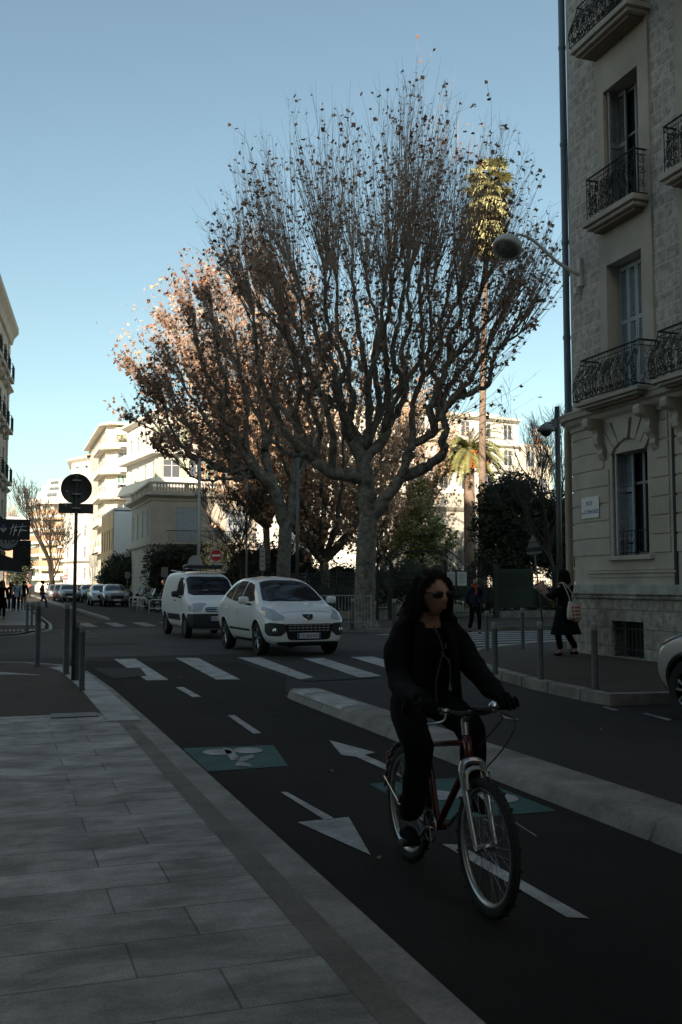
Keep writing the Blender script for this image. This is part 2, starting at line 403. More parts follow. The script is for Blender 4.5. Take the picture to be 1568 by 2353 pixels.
# median islands
def median(name, pts, w, lab_y):
    mb = MB(); prof = [(0,0),(.05,.10),(.11,.135),(w-.2,.135),(w-.1,.09),(w,0)]
    n = len(prof); o = 0
    for i, (x, y, s) in enumerate(pts):
        for u, h in prof: mb.v.append((x + (u-w/2)*s + w/2, y, h*(.25+.75*s)))
    for i in range(len(pts)-1):
        for j in range(n-1): a = i*n+j; mb.f.append((a, a+n, a+n+1, a+1))
    mb.f.append(tuple(range(n))); mb.f.append(tuple((len(pts)-1)*n+j for j in range(n)))
    return tag(mb.build(name, 'kerb', auto=50), kind='structure')
pts = []
y = -30
while y < 13.2: pts += [(3.79,y,1),(3.79,y+2.17,1),(3.79,y+2.175,.975),(3.79,y+2.2,.975)]; y += 2.205
pts = [p for p in pts if p[1] < 13.2] + [(3.79,13.25,.98),(3.79,13.55,.85),(3.79,13.75,.55),(3.79,13.82,.2)]
median('median_kerb', pts, .66, 0)
# pale worn paint on the tip of the median
mp = MB()
for y0, y1 in ((12.75,13.22),(11.2,12.7)):
    for (u0,h0),(u1,h1) in (((.05,.101),(.11,.137)),((.11,.137),(.40,.137))):
        mp.add([(3.788+u0-.003,y0,h0+.002),(3.788+u1,y0,h1+.002),(3.788+u1,y1,h1+.002),(3.788+u0-.003,y1,h0+.002)], [(0,1,2,3)])
struct('median_paint', mp, 'paint')
median('far_median_kerb', [(4.2,45.2,.2),(4.2,45.5,.7),(4.2,46.2,1),(4.2,70,1),(4.2,150,1)], .6, 0)
# ------------------------------------------------------------------ painted markings
def mark(name, polys, m='paint', z=.013):
    mb = MB()
    for p in polys: mb.add([(*q[:2], z) for q in p], [tuple(range(len(p)))])
    o = mb.build(name, m, fixn=False)
    return tag(o, kind='structure')
def gp(*pp): return [tuple(G(*p))[:2] for p in pp]
mark('crosswalk', [gp((262,1516),(312,1515),(388,1564),(337,1565)), gp((404,1513),(455,1513),(553,1563),(497,1563)), gp((546,1512),(600,1512),(721,1558),(690,1563)),
     gp((696,1514),(742,1513),(878,1555),(825,1558)), gp((806,1511),(858,1510),(985,1546),(935,1551)), gp((900,1510),(945,1509),(1205,1550),(1150,1553))])
mark('manhole_patch', [gp((218,1538),(322,1536),(338,1555),(262,1562),(232,1548))], 'patch', .017)
mark('lane_dash', [gp((523,1646),(538,1645),(601,1687),(582,1688)), [(2.56,4.2),(2.65,4.15),(2.65,5.55),(2.56,5.6)], [(2.58,15.3),(2.7,15.3),(2.7,13.9),(2.58,13.9)]])
mark('lane_arrow', [gp((645,1824),(660,1824),(770,1886),(747,1889)), gp((684,1894),(802,1882),(852,1970))], 'paint', .014)
mark('far_lane_arrow', [gp((757,1704),(862,1732),(838,1738),(900,1765),(925,1790),(818,1742),(785,1738))], 'paint', .014)
mark('cycle_symbol_field', [gp((420,1722),(628,1715),(663,1763),(478,1776)), [(2.78,7.45),(3.68,7.45),(3.68,6.15),(2.78,6.15)]], 'green_paint', .012)
def disc(x, y, r, n=20, sy=1): return [(x+r*math.cos(2*PI*k/n), y+r*sy*math.sin(2*PI*k/n)) for k in range(n)]
def cyc(cx, cy, s, f):
    # a lying bicycle and rider symbol: two wheels, bent body, legs
    P = lambda u, v: (cx+u*s, cy+f*v*s)
    return [disc(cx-.26*s, cy+f*.18*s, .15*s), disc(cx+.22*s, cy+f*.22*s, .15*s),
        [P(-.06,.30),(P(.02,.26)),P(0,.05),P(.10,-.05),P(.04,-.10),P(-.10,.04)], [P(.04,-.10),P(.10,-.04),P(.30,-.20),P(.27,-.28),P(.10,-.22)],
        [P(-.02,.20),P(.16,.02),P(.20,.06),P(.02,.26)]]
q0 = gp((540,1745))[0]
def disc_at(px,py,rx,ry): c=G(px,py); return [(c.x+rx*math.cos(2*PI*k/20), c.y+ry*math.sin(2*PI*k/20)) for k in range(20)]
mark('cycle_symbol', [disc_at(500,1732,.135,.17), disc_at(570,1728,.135,.17), gp((512,1722),(533,1725),(552,1748),(532,1752)), gp((540,1748),(580,1738),(585,1744),(552,1756)), gp((548,1752),(575,1760),(580,1766),(540,1764)),
     disc_at(1145,1838,.14,.17), disc_at(1010,1832,.14,.17), gp((1040,1822),(1060,1818),(1100,1845),(1080,1850))], 'paint', .017)
mark('park_crosswalk', [[(11.3+i*0,23.0+i*1.0),(18,23.5+i*1.0),(18,23.95+i*1.0),(11.2,23.45+i*1.0)] for i in range(7)], 'paint', .012)
mark('far_crosswalk', [[(3.0+i*1.1,38.0),(3.5+i*1.1,38.0),(3.5+i*1.1,42),(3.0+i*1.1,42)] for i in range(6)], 'paint_worn', .013)
mark('give_way_marks', [[(1.9+i*.0,31+i*1.6),(2.9,31.2+i*1.6),(2.9,31.35+i*1.6),(1.9,31.15+i*1.6)] for i in range(4)], 'paint_worn', .013)
mark('bay_line', [gp((1384,1627),(1392,1625),(1422,1633),(1414,1635)), gp((1476,1642),(1486,1640),(1545,1655),(1536,1658))], 'paint_worn', .010)
mark('bike_lane_scratch', [gp((1110,1885),(1113,1884),(1160,1908),(1157,1909)), gp((1160,1880),(1163,1879),(1235,1925),(1231,1926))], 'paint_worn', .012)
mark('trench_seam', [[(1.66,11.3),(3.8,12.1),(3.8,12.13),(1.66,11.33)],[(-4,24.5),(9,25.8),(9,25.84),(-4,24.54)],[(-4,27.9),(10,28.6),(10,28.63),(-4,27.93)]], 'patch', .0105)
mark('repair_patch', [[(4.7,15.6),(6.1,15.8),(6.0,16.9),(4.8,16.7)],[(1.8,26.2),(3.6,26.4),(3.5,27.5),(1.8,27.3)]], 'patch', .0105)
# distant hill
hm = MB(); hx = []
for i in range(41):
    a = R(-45 + i*3.2); hgt = 95 + 60*math.sin(i*.35+.6) + 35*math.sin(i*.9)
    for j in range(7):
        d = 1500 + j*120; t = j/6
        hm.v.append((d*math.sin(a), d*math.cos(a), hgt*math.sin(t*PI*.5) + 6*noise.noise((i*.7, j*.9, 0)) - 1))
for i in range(40):
    for j in range(6): a0 = i*7+j; hm.f.append((a0,a0+1,a0+8,a0+7))
struct('hills', hm, 'hill', smooth=True)
# ================================================================== STONE BUILDING ON THE RIGHT
def block_material(name, bw, bh, stone, stone2, joint, bump=1.0, ms=.012):
    m = bpy.data.materials.new(name); m.use_nodes = True; n = m.node_tree; L = n.links; b = n.nodes['Principled BSDF']
    uv = n.nodes.new('ShaderNodeUVMap'); tc = n.nodes.new('ShaderNodeTexCoord')
    br = n.nodes.new('ShaderNodeTexBrick'); br.inputs['Scale'].default_value = 1; br.inputs['Brick Width'].default_value = bw; br.inputs['Row Height'].default_value = bh
    br.inputs['Mortar Size'].default_value = ms; br.inputs['Mortar Smooth'].default_value = .25; br.offset = .5; br.inputs['Bias'].default_value = 0
    br.inputs['Color1'].default_value = (*stone,1); br.inputs['Color2'].default_value = (*stone2,1); br.inputs['Mortar'].default_value = (*joint,1); L.new(uv.outputs[0], br.inputs[0])
    nz = n.nodes.new('ShaderNodeTexNoise'); nz.inputs['Scale'].default_value = 7; nz.inputs['Detail'].default_value = 8; nz.inputs['Roughness'].default_value = .75; L.new(tc.outputs['Object'], nz.inputs['Vector'])
    mr = n.nodes.new('ShaderNodeMapRange'); mr.inputs[1].default_value = .35; mr.inputs[2].default_value = .65; mr.inputs[3].default_value = .5; mr.inputs[4].default_value = 1.3; L.new(nz.outputs[0], mr.inputs[0])
    mx = n.nodes.new('ShaderNodeMix'); mx.data_type = 'FLOAT'; L.new(br.outputs['Fac'], mx.inputs[0]); L.new(mr.outputs[0], mx.inputs[2]); mx.inputs[3].default_value = 1
    vm = n.nodes.new('ShaderNodeVectorMath'); vm.operation = 'SCALE'; L.new(br.outputs[0], vm.inputs[0]); L.new(mx.outputs[0], vm.inputs['Scale']); L.new(vm.outputs[0], b.inputs['Base Color'])
    b.inputs['Roughness'].default_value = .95
    ma = n.nodes.new('ShaderNodeMath'); ma.operation = 'MULTIPLY_ADD'; ma.inputs[1].default_value = 1.2; L.new(br.outputs['Fac'], ma.inputs[0]); L.new(nz.outputs[0], ma.inputs[2])
    bp = n.nodes.new('ShaderNodeBump'); bp.inputs['Strength'].default_value = bump; bp.inputs['Distance'].default_value = .03; L.new(ma.outputs[0], bp.inputs['Height']); L.new(bp.outputs[0], b.inputs['Normal'])
    MATS[name] = m
block_material('ashlar_blocks', .46, .27, (.42,.385,.345), (.52,.48,.435), (.66,.62,.565))
block_material('base_blocks', .62, .36, (.29,.27,.235), (.37,.345,.30), (.19,.175,.15), .9, .01)
def path_at(path, s):
    for (a, b) in zip(path, path[1:]):
        L = math.dist(a, b)
        if s <= L + 1e-6:
            t = s/L if L else 0; d = ((b[0]-a[0])/L, (b[1]-a[1])/L); return (a[0]+d[0]*s, a[1]+d[1]*s), d
        s -= L
    return b, d
def wall_uv(name, path, z0, z1, openings, m, parent, off=0.0, rev=.0, side=1, zbreaks=()):
    """wall along a plan path with real openings (s0,s1,z0,z1); rev = depth of the reveals; side=+1: outside is left of the path"""
    ss = [0]; acc = 0
    for a, b in zip(path, path[1:]): acc += math.dist(a, b); ss.append(acc)
    sb = sorted(set([round(x,4) for x in ss + [o[0] for o in openings] + [o[1] for o in openings]])); sb = [x for x in sb if 0 <= x <= acc+1e-6]
    zb = sorted(set([z0, z1] + [min(max(z,z0),z1) for o in openings for z in (o[2], o[3])] + list(zbreaks)))
    V=[];F=[];UV=[]
    def P(s, z, d=0):
        (x,y),(dx,dy) = path_at(path, s); nx, ny = -dy*side, dx*side; return (x+nx*(off-d), y+ny*(off-d), z)
    def quad(a,b,c,d,ua,ub,uc,ud):
        o=len(V); V.extend([a,b,c,d]); F.append((o,o+1,o+2,o+3)); UV.extend([ua,ub,uc,ud])
    for i in range(len(sb)-1):
        for j in range(len(zb)-1):
            s0,s1,a,b = sb[i],sb[i+1],zb[j],zb[j+1]; sm,zm=(s0+s1)/2,(a+b)/2
            if any(o[0]<sm<o[1] and o[2]<zm<o[3] for o in openings): continue
            quad(P(s0,a),P(s1,a),P(s1,b),P(s0,b),(s0,a),(s1,a),(s1,b),(s0,b))
    if rev:
        for o in openings:
            a,b,c,d = o[:4]
            if d <= z0 or c >= z1: continue
            quad(P(a,c),P(a,d),P(a,d,rev),P(a,c,rev),(0,c),(0,d),(rev,d),(rev,c)); quad(P(b,c),P(b,d),P(b,d,rev),P(b,c,rev),(0,c),(0,d),(rev,d),(rev,c))
            quad(P(a,c),P(b,c),P(b,c,rev),P(a,c,rev),(a,0),(b,0),(b,rev),(a,rev)); quad(P(a,d),P(b,d),P(b,d,rev),P(a,d,rev),(a,0),(b,0),(b,rev),(a,rev))
    me = bpy.data.meshes.new(name); me.from_pydata(V,[],F); ul = me.uv_layers.new(name='UVMap')
    for k,uv in enumerate(UV): ul.data[k].uv = uv
    me.materials.append(MATS[m]); o = bpy.data.objects.new(name, me); col.objects.link(o); o.parent = parent; return o
FX = 11.6
SB = thing('stone_building', 'tall stone corner building with ornate iron balconies on the right', 'building')
arc = [(12.6-1.0*math.cos(R(a)), 18.2+1.0*math.sin(R(a))) for a in range(0,91,10)]
path = [(FX,-14)] + [(FX,-14+.01)] + arc + [(34,19.2)]
s_of = lambda y: y+14
bays = [16.48, 13.95, 11.4, 8.85, 6.3, 3.75, 1.2]
floors = [(5.28,8.05),(9.0,11.7),(12.75,15.3),(16.3,18.6)]
ops = [(s_of(b)-.58, s_of(b)+.58, 2.14, 4.18) for b in bays]
wall_uv('ground_floor_wall', path, 1.55, 5.2, ops, 'plaster', SB, 0, .36)
ops2 = [(s_of(b)-.58, s_of(b)+.58, f[0], f[1]) for b in bays for f in floors]
wall_uv('ashlar_wall', path, 5.2, 20.5, ops2, 'ashlar_blocks', SB, 0, .0)
bops = [(s_of(16.56)-.52, s_of(16.56)+.52, .16, .86)] + [(s_of(b)-.5, s_of(b)+.5, .16, .86) for b in bays[1:]]
wall_uv('stone_base', path, .1, 1.40, bops, 'base_blocks', SB, .07, .35)
# smooth surrounds of the window columns
for b in bays:
    sub = [(FX, b-.92), (FX, b+.82)]
    wall_uv('window_surround', sub, 5.25, 20.5, [(.34, 1.50, f[0], f[1]) for f in floors], 'plaster', SB, .045, .42)
    mbs = MB()
    for yy in (b-.92, b+.82): mbs.box2((FX-.045,yy-.001 if yy<b else yy+.001,5.25),(FX+.02,yy+(.012 if yy<b else -.012),20.5))
    mbs.build('surround_edge','plaster',SB)
# moulding profile swept along the path
def sweep(name, prof, m, parent, path=path, s0=None):
    mb = MB(); n = len(prof); pp = path
    for i, p in enumerate(pp):
        a = pp[max(i-1,0)]; c = pp[min(i+1,len(pp)-1)]; t = Vector((c[0]-a[0], c[1]-a[1])).normalized(); nx, ny = -t.y, t.x
        for d, z in prof: mb.v.append((p[0]+nx*d, p[1]+ny*d, z))
    for i in range(len(pp)-1):
        for j in range(n-1): a=i*n+j; mb.f.append((a,a+1,a+n+1,a+n))
    return mb.build(name, m, parent, fixn=False)
sweep('string_course', [(.0,4.80),(.05,4.82),(.06,4.9),(.14,4.96),(.18,5.03),(.26,5.06),(.28,5.15),(.30,5.16),(.30,5.2),(.0,5.22)], 'plaster', SB)
sweep('plinth_moulding', [(.07,1.28),(.12,1.30),(.13,1.34),(.10,1.36),(.14,1.385),(.07,1.40)], 'basestone', SB)
sweep('plinth_band', [(.04,1.40),(.045,1.40),(.045,1.565),(.0,1.575)], 'kerb_w', SB)
sweep('upper_string', [(.0,20.2),(.2,20.3),(.45,20.6),(.5,20.9),(0,21)], 'plaster', SB)
rb = MB(); rb.prism([(FX+.02,-14),(30,-14),(34,19.1),(12.7,19.1),(11.75,18.2)], 20.4, 20.8); rb.build('roof','plaster',SB)
# horizontal rusticated courses of the ground floor, kept clear of the windows
rusts = {}; zc = [2.17+.352*k for k in range(8)]
segs = []; 
edges = [17.14]; 
for z in zc:
    z1 = z+.315
    if z1 > 4.82: z1 = 4.8
    if z > 4.7: continue
    spans = [(17.16, 18.2)]
    for b, b2 in zip(bays, bays[1:]): spans.append((b2+.68, b-.68))
    half = .68 if z < 3.9 else (.86 if z < 4.3 else 1.02)
    sp = [(bays[0]+half, 18.2)] + [(b2+half, b-half) for b, b2 in zip(bays, bays[1:])]
    for a, c in sp:
        if c-a < .05: continue
        parts = [(a, c)] if c == 18.2 else [(a, (a+c)/2-.11), ((a+c)/2+.04, c)]
        for p, q in parts: rusts.setdefault(round((p+q)/2*.8), MB()).box2((FX-.024, p, z), (FX+.01, q, z1))
for rust in rusts.values(): rust.build('rusticated_course','plaster',SB, bevel=.008)
r2 = MB()
for z in zc:
    z1=min(z+.315,4.8)
    if z>4.7: continue
    n=len(arc)
    for i in range(n-1):
        a,b=arc[i],arc[i+1]; 
        def o_(p): return (12.6+(p[0]-12.6)*1.024, 18.2+(p[1]-18.2)*1.024)
        r2.prism([o_(a),o_(b),b,a], z, z1)
r2.build('corner_course','plaster',SB)
tr = MB(); tr.box2((FX-.02,15.1,1.72),(FX+.01,18.0,1.735)); tr.box2((FX-.035,15.1,1.80),(FX+.01,18.0,1.83)); tr.box2((FX-.02,15.1,1.86),(FX+.01,18.0,1.875)); tr.build('apron_moulding','plaster',SB)
dj = MB(); dj.box2((FX-.03,15.06,1.42),(FX+.005,15.14,4.85)); dj.build('downpipe_chase','black',SB)
# ground-floor arch heads: segmental arch infill, voussoirs, keystones and consoles
def voussoirs(b, parent):
    vs = MB(); cz = 3.72; r0 = .60*1.15
    for k in range(7):
        a0 = R(38+k*15); a1 = R(38+(k+1)*15-1.6); r1 = 1.12 if k!=3 else 1.16
        rr0, rr1 = .71, (r1 if k%2 else 1.04)
        P = lambda a, r: (math.cos(a)*r, math.sin(a)*r)
        zt = 4.82-cz
        def cl(p): return (max(-.86,min(.86,p[0])), min(p[1], zt))
        vs.prism3([P(a0,rr0),P(a1,rr0),cl(P(a1,rr1+.3)),cl(P(a0,rr1+.3))], (FX-.001,b,cz), (0,1,0), (0,0,1), (-1,0,0), .055 if k!=3 else .10)
    vs.build('voussoir','plaster',parent, bevel=.01)
    ar = MB(); n=12; cz2 = 3.66; rad=.78   # segmental spandrel behind the voussoirs
    pts=[(math.cos(a)*rad, math.sin(a)*rad) for a in [R(42+96*k/n) for k in range(n+1)]]
    poly=[(.60,.545)]+[(x,z) for x,z in pts]+[(-.60,.545)]
    fr=MB()
    for i in range(n):
        (x0,z0),(x1,z1)=pts[i],pts[i+1]
        fr.prism3([(x0,z0),(x1,z1),(x1,.545) if False else (x1,max(z1,.0)+.06),(x0,z0+.06)], (FX+.0,b,cz2), (0,1,0),(0,0,1),(-1,0,0), .03)
    fr.build('arch_moulding','plaster',parent)
def window_unit(b, z0, z1, kind, parent, arch=False):
    """tall casement set 0.36 m back, with louvred shutters; kind: 'closed', 'half', 'open'"""
    x = FX+.33; w = .575
    f = MB()
    for y0,y1 in ((b-w,b-w+.07),(b+w-.07,b+w),(b-.035,b+.035)): f.box2((x,y0,z0+.02),(x+.05,y1,z1-.02))
    for zz0 in (z0+.02, z1-.09, z0+(z1-z0)*.62): f.box2((x+.003,b-w+.07,zz0),(x+.047,b-.035,zz0+.05)); f.box2((x+.003,b+.035,zz0),(x+.047,b+w-.07,zz0+.05))
    win = f.build('window','frame_dim',parent)
    g = MB(); g.box2((x+.03,b-w,z0),(x+.035,b+w,z1)); g.build('pane','glass_dark',win)
    def leaf(p0, p1, mt, name='shutter'):
        """louvred leaf from plan point p0 to p1"""
        fr = MB(); sl = MB(); d = Vector((p1[0]-p0[0], p1[1]-p0[1], 0)); L = d.length; u = d.normalized(); nn = Vector((-u.y,u.x,0)); O = Vector((p0[0],p0[1],0))
        def bar(a, c, za, zb, t=.04): 
            fr.prism3([(a,za),(c,za),(c,zb),(a,zb)], O - nn*t/2, u, (0,0,1), nn, t)
        bar(0,.05,z0+.02,z1-.02); bar(L-.05,L,z0+.02,z1-.02)
        mids = [z0+.02, z0+(z1-z0)*.12, z0+(z1-z0)*.56, z1-.12]
        for q in mids: bar(.05,L-.05,q,q+.09)
        k = z0+.14
        while k < z1-.14:
            if not any(q-.01<k<q+.09 for q in mids): sl.prism3([(.05,k),(L-.05,k),(L-.05,k+.012),(.05,k+.012)], O-nn*.018, u, Vector((0,0,1)), nn+Vector((0,0,-.9)), .028)
            k += .042
        sh = fr.build(name, mt, parent); sl.build('slats', mt, sh); return sh
    if kind == 'closed':
        leaf((x-.05,b-w),(x-.05,b-.285),'shutter_blue'); leaf((x-.05,b-.28),(x-.05,b-.005),'shutter_blue'); leaf((x-.05,b+.005),(x-.05,b+.28),'shutter_blue'); leaf((x-.05,b+.285),(x-.05,b+w),'shutter_blue')
    if kind in ('half','open'):
        leaf((x-.02,b+w-.05),(x-.31,b+w-.09),'shutter_grey' if kind=='open' else 'shutter_blue')
        leaf((x-.05,b+.24),(x-.07,b+w-.02),'shutter_grey' if kind=='open' else 'shutter_blue')
    if kind == 'open': leaf((x-.02,b-w+.03),(x-.3,b-w+.05),'shutter_blue')
    return win
for i, b in enumerate(bays):
    voussoirs(b, SB)
    window_unit(b, 2.14, 4.42, 'half' if i==0 else 'closed', SB)
    window_unit(b, floors[0][0], floors[0][1], 'closed', SB)
    window_unit(b, floors[1][0], floors[1][1], 'open' if i==0 else 'closed', SB)
    window_unit(b, floors[2][0], floors[2][1], 'open', SB)
    sl = MB(); sl.box2((FX-.09,b-.72,2.05),(FX+.36,b+.72,2.14)); sl.build('window_sill','plaster',SB,bevel=.01)
    # head of the arched opening
    hd = MB(); pts = [(.58*math.cos(R(a)), .24*math.sin(R(a))) for a in range(0,181,15)]
    for k in range(len(pts)-1):
        (a0,h0),(a1,h1) = pts[k],pts[k+1]
        hd.prism3([(a0,h0),(a0,.26),(a1,.26),(a1,h1)], (FX+.002,b,4.18), (0,1,0),(0,0,1),(1,0,0), .33)
    hd.build('arch_head','plaster',SB)
    # low window grille and basement window
    g = MB()
    for k in range(9): g.tube([(FX+.10,b-.52+k*.13,2.16),(FX+.10,b-.52+k*.13,2.62)], .008, 4)
    for z in (2.2,2.62): g.tube([(FX+.10,b-.57,z),(FX+.10,b+.57,z)], .011, 4)
    for k in range(5):
        sp=[(FX+.10, b-.44+k*.22+.07*math.cos(t)*(1-t/9), 2.40+.07*math.sin(t)*(1-t/9)) for t in [j*.6 for j in range(12)]]; g.tube(sp,.007,4)
    g.build('window_grille','iron',SB)
    bb = 16.56 if i==0 else b
    bw = MB(); bw.box2((FX+.25,bb-.5,.15),(FX+.27,bb+.5,.98)); bw.build('basement_window','black',SB)
    # arched head of the basement opening
    hd = MB(); pts = [(.52*math.cos(R(a)), .14*math.sin(R(a))) for a in range(0,181,15)]
    gl = MB()
    for k in range(8): gl.tube([(FX-.0,bb-.46+k*.13,.17),(FX-.0,bb-.46+k*.13,.86)], .011, 5)
    for z in (.3,.7): gl.box2((FX-.012,bb-.5,z),(FX+.012,bb+.5,z+.03))
    gl.build('basement_grille','iron',SB)
# ornamental ironwork
def scroll(c, r, turns=1.6, a0=0, d=1, n=16, k=.86):
    return [(c[0]+r*(1-k*t)*math.cos(a0+d*t*turns*2*PI), c[1]+r*(1-k*t)*math.sin(a0+d*t*turns*2*PI)) for t in [i/n for i in range(n+1)]]
def balcony(b, z, hgt, wid, proj, bulge, parent, seed=0, m='iron', hang=0.0):
    rnd = random.Random(seed)
    def Q(u, v):   # u: around the balcony rail, v: height 0..1 ; returns 3D
        bu = bulge*(math.sin(min(1,(1-v)*1.15)*PI*.62)**2) if bulge else 0
        p = proj + bu; hw = wid/2 + bu*.6
        L1 = p; L2 = 2*hw
        U = u
        if U < 0: x, y = FX-p-U*0 + (-U), b-hw   # return along the side towards the wall (near)
        elif U > wid: x, y = FX-p+(U-wid), b+hw
        else: x, y = FX-p, b-hw+U/wid*L2
        return (x, y, z + v*hgt)
    t = MB()
    def curve(pts, r=.010): t.tube([Q(u, v) for u, v in pts], r, 4)
    side = proj
    for v, r in ((1.0,.022),(.88,.010),(.02,.016)):
        t.tube([(FX+.01,b-wid/2,z+v*hgt)]+[Q(u,v) for u in (0,wid*.25,wid*.5,wid*.75,wid)]+[(FX+.01,b+wid/2,z+v*hgt)], r, 4)
    n = max(4, int(wid/.20))
    for i in range(n+1):
        u = wid*i/n; curve([(u, v) for v in (.02,.12,.25,.4,.6,.8,1.0)], .012 if i in (0,n) else .008)
    for i in range(n):
        u0 = wid*(i+.5)/n; h = wid/n*.5
        curve([(u0+a, .94+c*.9) for a, c in scroll((0,0), .045, 1, 0, 1, 10, 0)], .006)
        for (cv, rr, dd, aa) in ((.72,.085,1,0),(.50,.10,-1,PI),(.27,.095,1,PI*.5),(.13,.07,-1,0),(.62,.06,-1,PI*.7),(.38,.07,1,PI*1.3)):
            cu = rnd.uniform(-.4,.4)*h; dd *= (1 if i < n/2 else -1)
            curve([(u0+cu+a, cv + c/hgt) for a, c in scroll((0,0), rr*rnd.uniform(.8,1.15), 1.5, aa+rnd.uniform(-.4,.4), dd, 13)], .0115)
        curve([(u0-h*.8,.10),(u0-h*.2,.3),(u0+h*.5,.45),(u0+h*.1,.65),(u0-h*.5,.84)], .009)
    # central cartouche
    for k in range(7):
        a = R(30+k*20); curve([(wid/2, .45),(wid/2+.11*math.cos(a), .45+.13*math.sin(a)/hgt),(wid/2+.2*math.cos(a)*1.0, .45+.26*math.sin(a)/hgt)], .014)
    for sd in (-1, 1):   # side returns
        yy = b+sd*wid/2
        for kx in (.35,.75):
            t.tube([(FX-proj*kx,yy,z+.02),(FX-proj*kx,yy,z+hgt)], .008, 4)
        for cz in (.25,.55,.8):
            t.tube([(FX-proj*.5+a, yy, z+cz*hgt+c) for a, c in scroll((0,0), proj*.28, 1.4, 0, sd, 12)], .008, 4)
    if bulge:
        for k in range(int(wid/.16)):   # leafy lower skirt of the belly
            u = .08+k*.16; curve([(u,.04),(u+.05,.09),(u+.02,.17),(u-.04,.13),(u-.02,.05)], .014)
    return t.build('railing', m, parent)
def slab(b, z, wid, proj, parent, th=.16):
    s = MB(); s.box2((FX-proj,b-wid/2,z-th*.45),(FX+.05,b+wid/2,z)); s.box2((FX-proj+.07,b-wid/2+.07,z-th*.75),(FX+.05,b+wid/2-.07,z-th*.45)); 
    o = s.build('balcony_slab','plaster',parent,bevel=.015)
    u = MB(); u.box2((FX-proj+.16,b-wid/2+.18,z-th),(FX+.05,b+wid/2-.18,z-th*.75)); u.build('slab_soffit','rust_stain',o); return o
for i, b in enumerate(bays):
    bb = b-.12 if i==0 else b
    bb = b
    s1 = slab(bb, 5.26, 2.1, .55, SB, .18); balcony(bb, 5.28, .86, 1.95, .42, .16, s1, 3+i, 'iron_mossy')
    s2 = slab(bb, 9.0, 1.75, .42, SB, .26); balcony(bb, 9.02, .88, 1.62, .32, 0, s2, 13+i)
    s3 = slab(bb, 12.75, 2.0, .55, SB, .26); balcony(bb, 12.77, .88, 1.85, .40, .16, s3, 23+i)
    s4 = slab(bb, 16.3, 1.75, .42, SB, .26); balcony(bb, 16.32, .88, 1.62, .32, 0, s4, 33+i)
    for sd in (-1, 1):   # scrolled consoles
        yy = bb+sd*.86; c = MB()
        prof = [(0,4.93),(.42,4.93),(.46,4.86),(.44,4.76),(.36,4.71),(.24,4.70),(.20,4.62),(.22,4.52),(.20,4.42),(.13,4.36),(.09,4.30),(.11,4.22),(.05,4.12),(0,4.08)]
        c.prism3([(-p[0],p[1]) for p in prof], (FX, yy-.09, 0), (1,0,0),(0,0,1),(0,1,0), .18)
        c.lathe([(.09,-.10),(.09,.10)], (FX-.36,yy,4.83), 'Y', 12); c.lathe([(.05,-.10),(.05,.10)], (FX-.15,yy,4.44), 'Y', 10)
        c.build('console','plaster',SB,bevel=.008)
# downpipe: blue-grey above the string course, cream below
P1 = MB(); px_, py_ = 12.02, 19.33
P1.tube([(px_,py_,5.25),(px_,py_,22)], .075, 12)
for z in (5.4,7.1,9.3,11.6,13.9): P1.lathe([(.086,0),(.09,.02),(.09,.07),(.086,.09)], (px_,py_,z), 'Z', 12)
dp = thing('downpipe', 'long grey blue rainwater pipe down the corner of the stone building', 'downpipe'); P1.build('upper_pipe','pipe_blue',dp,auto=40)
P1 = MB(); P1.tube([(px_-.02,py_,.15),(px_-.02,py_,4.9),(px_,py_,5.25)], .085, 12)
for z in (1.7,1.85,3.2,4.2): P1.lathe([(.095,0),(.095,.05)], (px_-.02,py_,z), 'Z', 12)
P1.build('lower_pipe','pipe_cream',dp,auto=40)
# cables behind the pipe
cb = MB(); cb.tube(bez([(11.85,18.9,20),(11.84,18.92,14),(11.86,18.9,9),(11.8,18.86,8.2),(11.86,18.93,6),(11.84,18.9,5.2)],6), .012, 4); tag(cb.build('cable','black'), 'thin black cable running down beside the blue rainwater pipe', 'cable')
# street name plate
sp = thing('street_sign', 'white enamel street name plate on the ground floor wall', 'sign', (0,0,0))
m_ = MB(); m_.box((FX-.045,17.80,3.16),(.02,.64,.44)); m_.build('plate','sign_white',sp,bevel=.02)
for t_, z_, s_, dy in (('RUE',3.25,.13,.02),('CONGRÈS',3.07,.115,-.06),('DU',3.05,.06,.25)):
    text_mesh(t_, s_, (FX-.056,17.80+dy,z_), (0,-1,0), (0,0,1), (-1,0,0), 'lettering', 'plate_blue' if t_!='x' else 'black', sp, .003)
# wall lamp
lp = thing('wall_lamp', 'grey bowl street lamp on a curved arm fixed to the stone building', 'street lamp')
A = Vector((11.5,18.0,8.15)); E_ = XP(1188,541,10.05); Hd = XP(1166,570,9.95)
m_ = MB(); m_.box((11.55,18.02,8.2),(.10,.14,.62)); m_.box((11.5,18.1,7.82),(.1,.1,.16)); m_.build('mounting_plate','lampshell',lp,bevel=.02)
arm = bez([A, A.lerp(E_,.35)+Vector((0,0,-.02)), A.lerp(E_,.75)+Vector((0,0,.12)), E_+Vector((0,0,.03))], 8); m_ = MB(); m_.tube(arm, [.045-.02*i/len(arm) for i in range(len(arm))], 8); m_.ball(E_, .045); m_.build('arm','lampshell',lp,smooth=True)
ax = Vector((.42,.30,.86)).normalized(); q = ax.to_track_quat('Z','Y').to_matrix().to_4x4(); q.translation = Hd
m_ = MB(); m_.lathe([(.25,-.05),(.30,-.06),(.32,0),(.30,.10),(.22,.20),(.10,.245),(.001,.25)], n=24).xf(q); m_.build('shade','lampshell',lp,smooth=True)
m_ = MB(); m_.lathe([(.25,-.035),(.235,-.06),(.17,-.09),(.08,-.11),(.001,-.115)], n=24).xf(q); m_.build('lens','lamplens',lp,smooth=True)
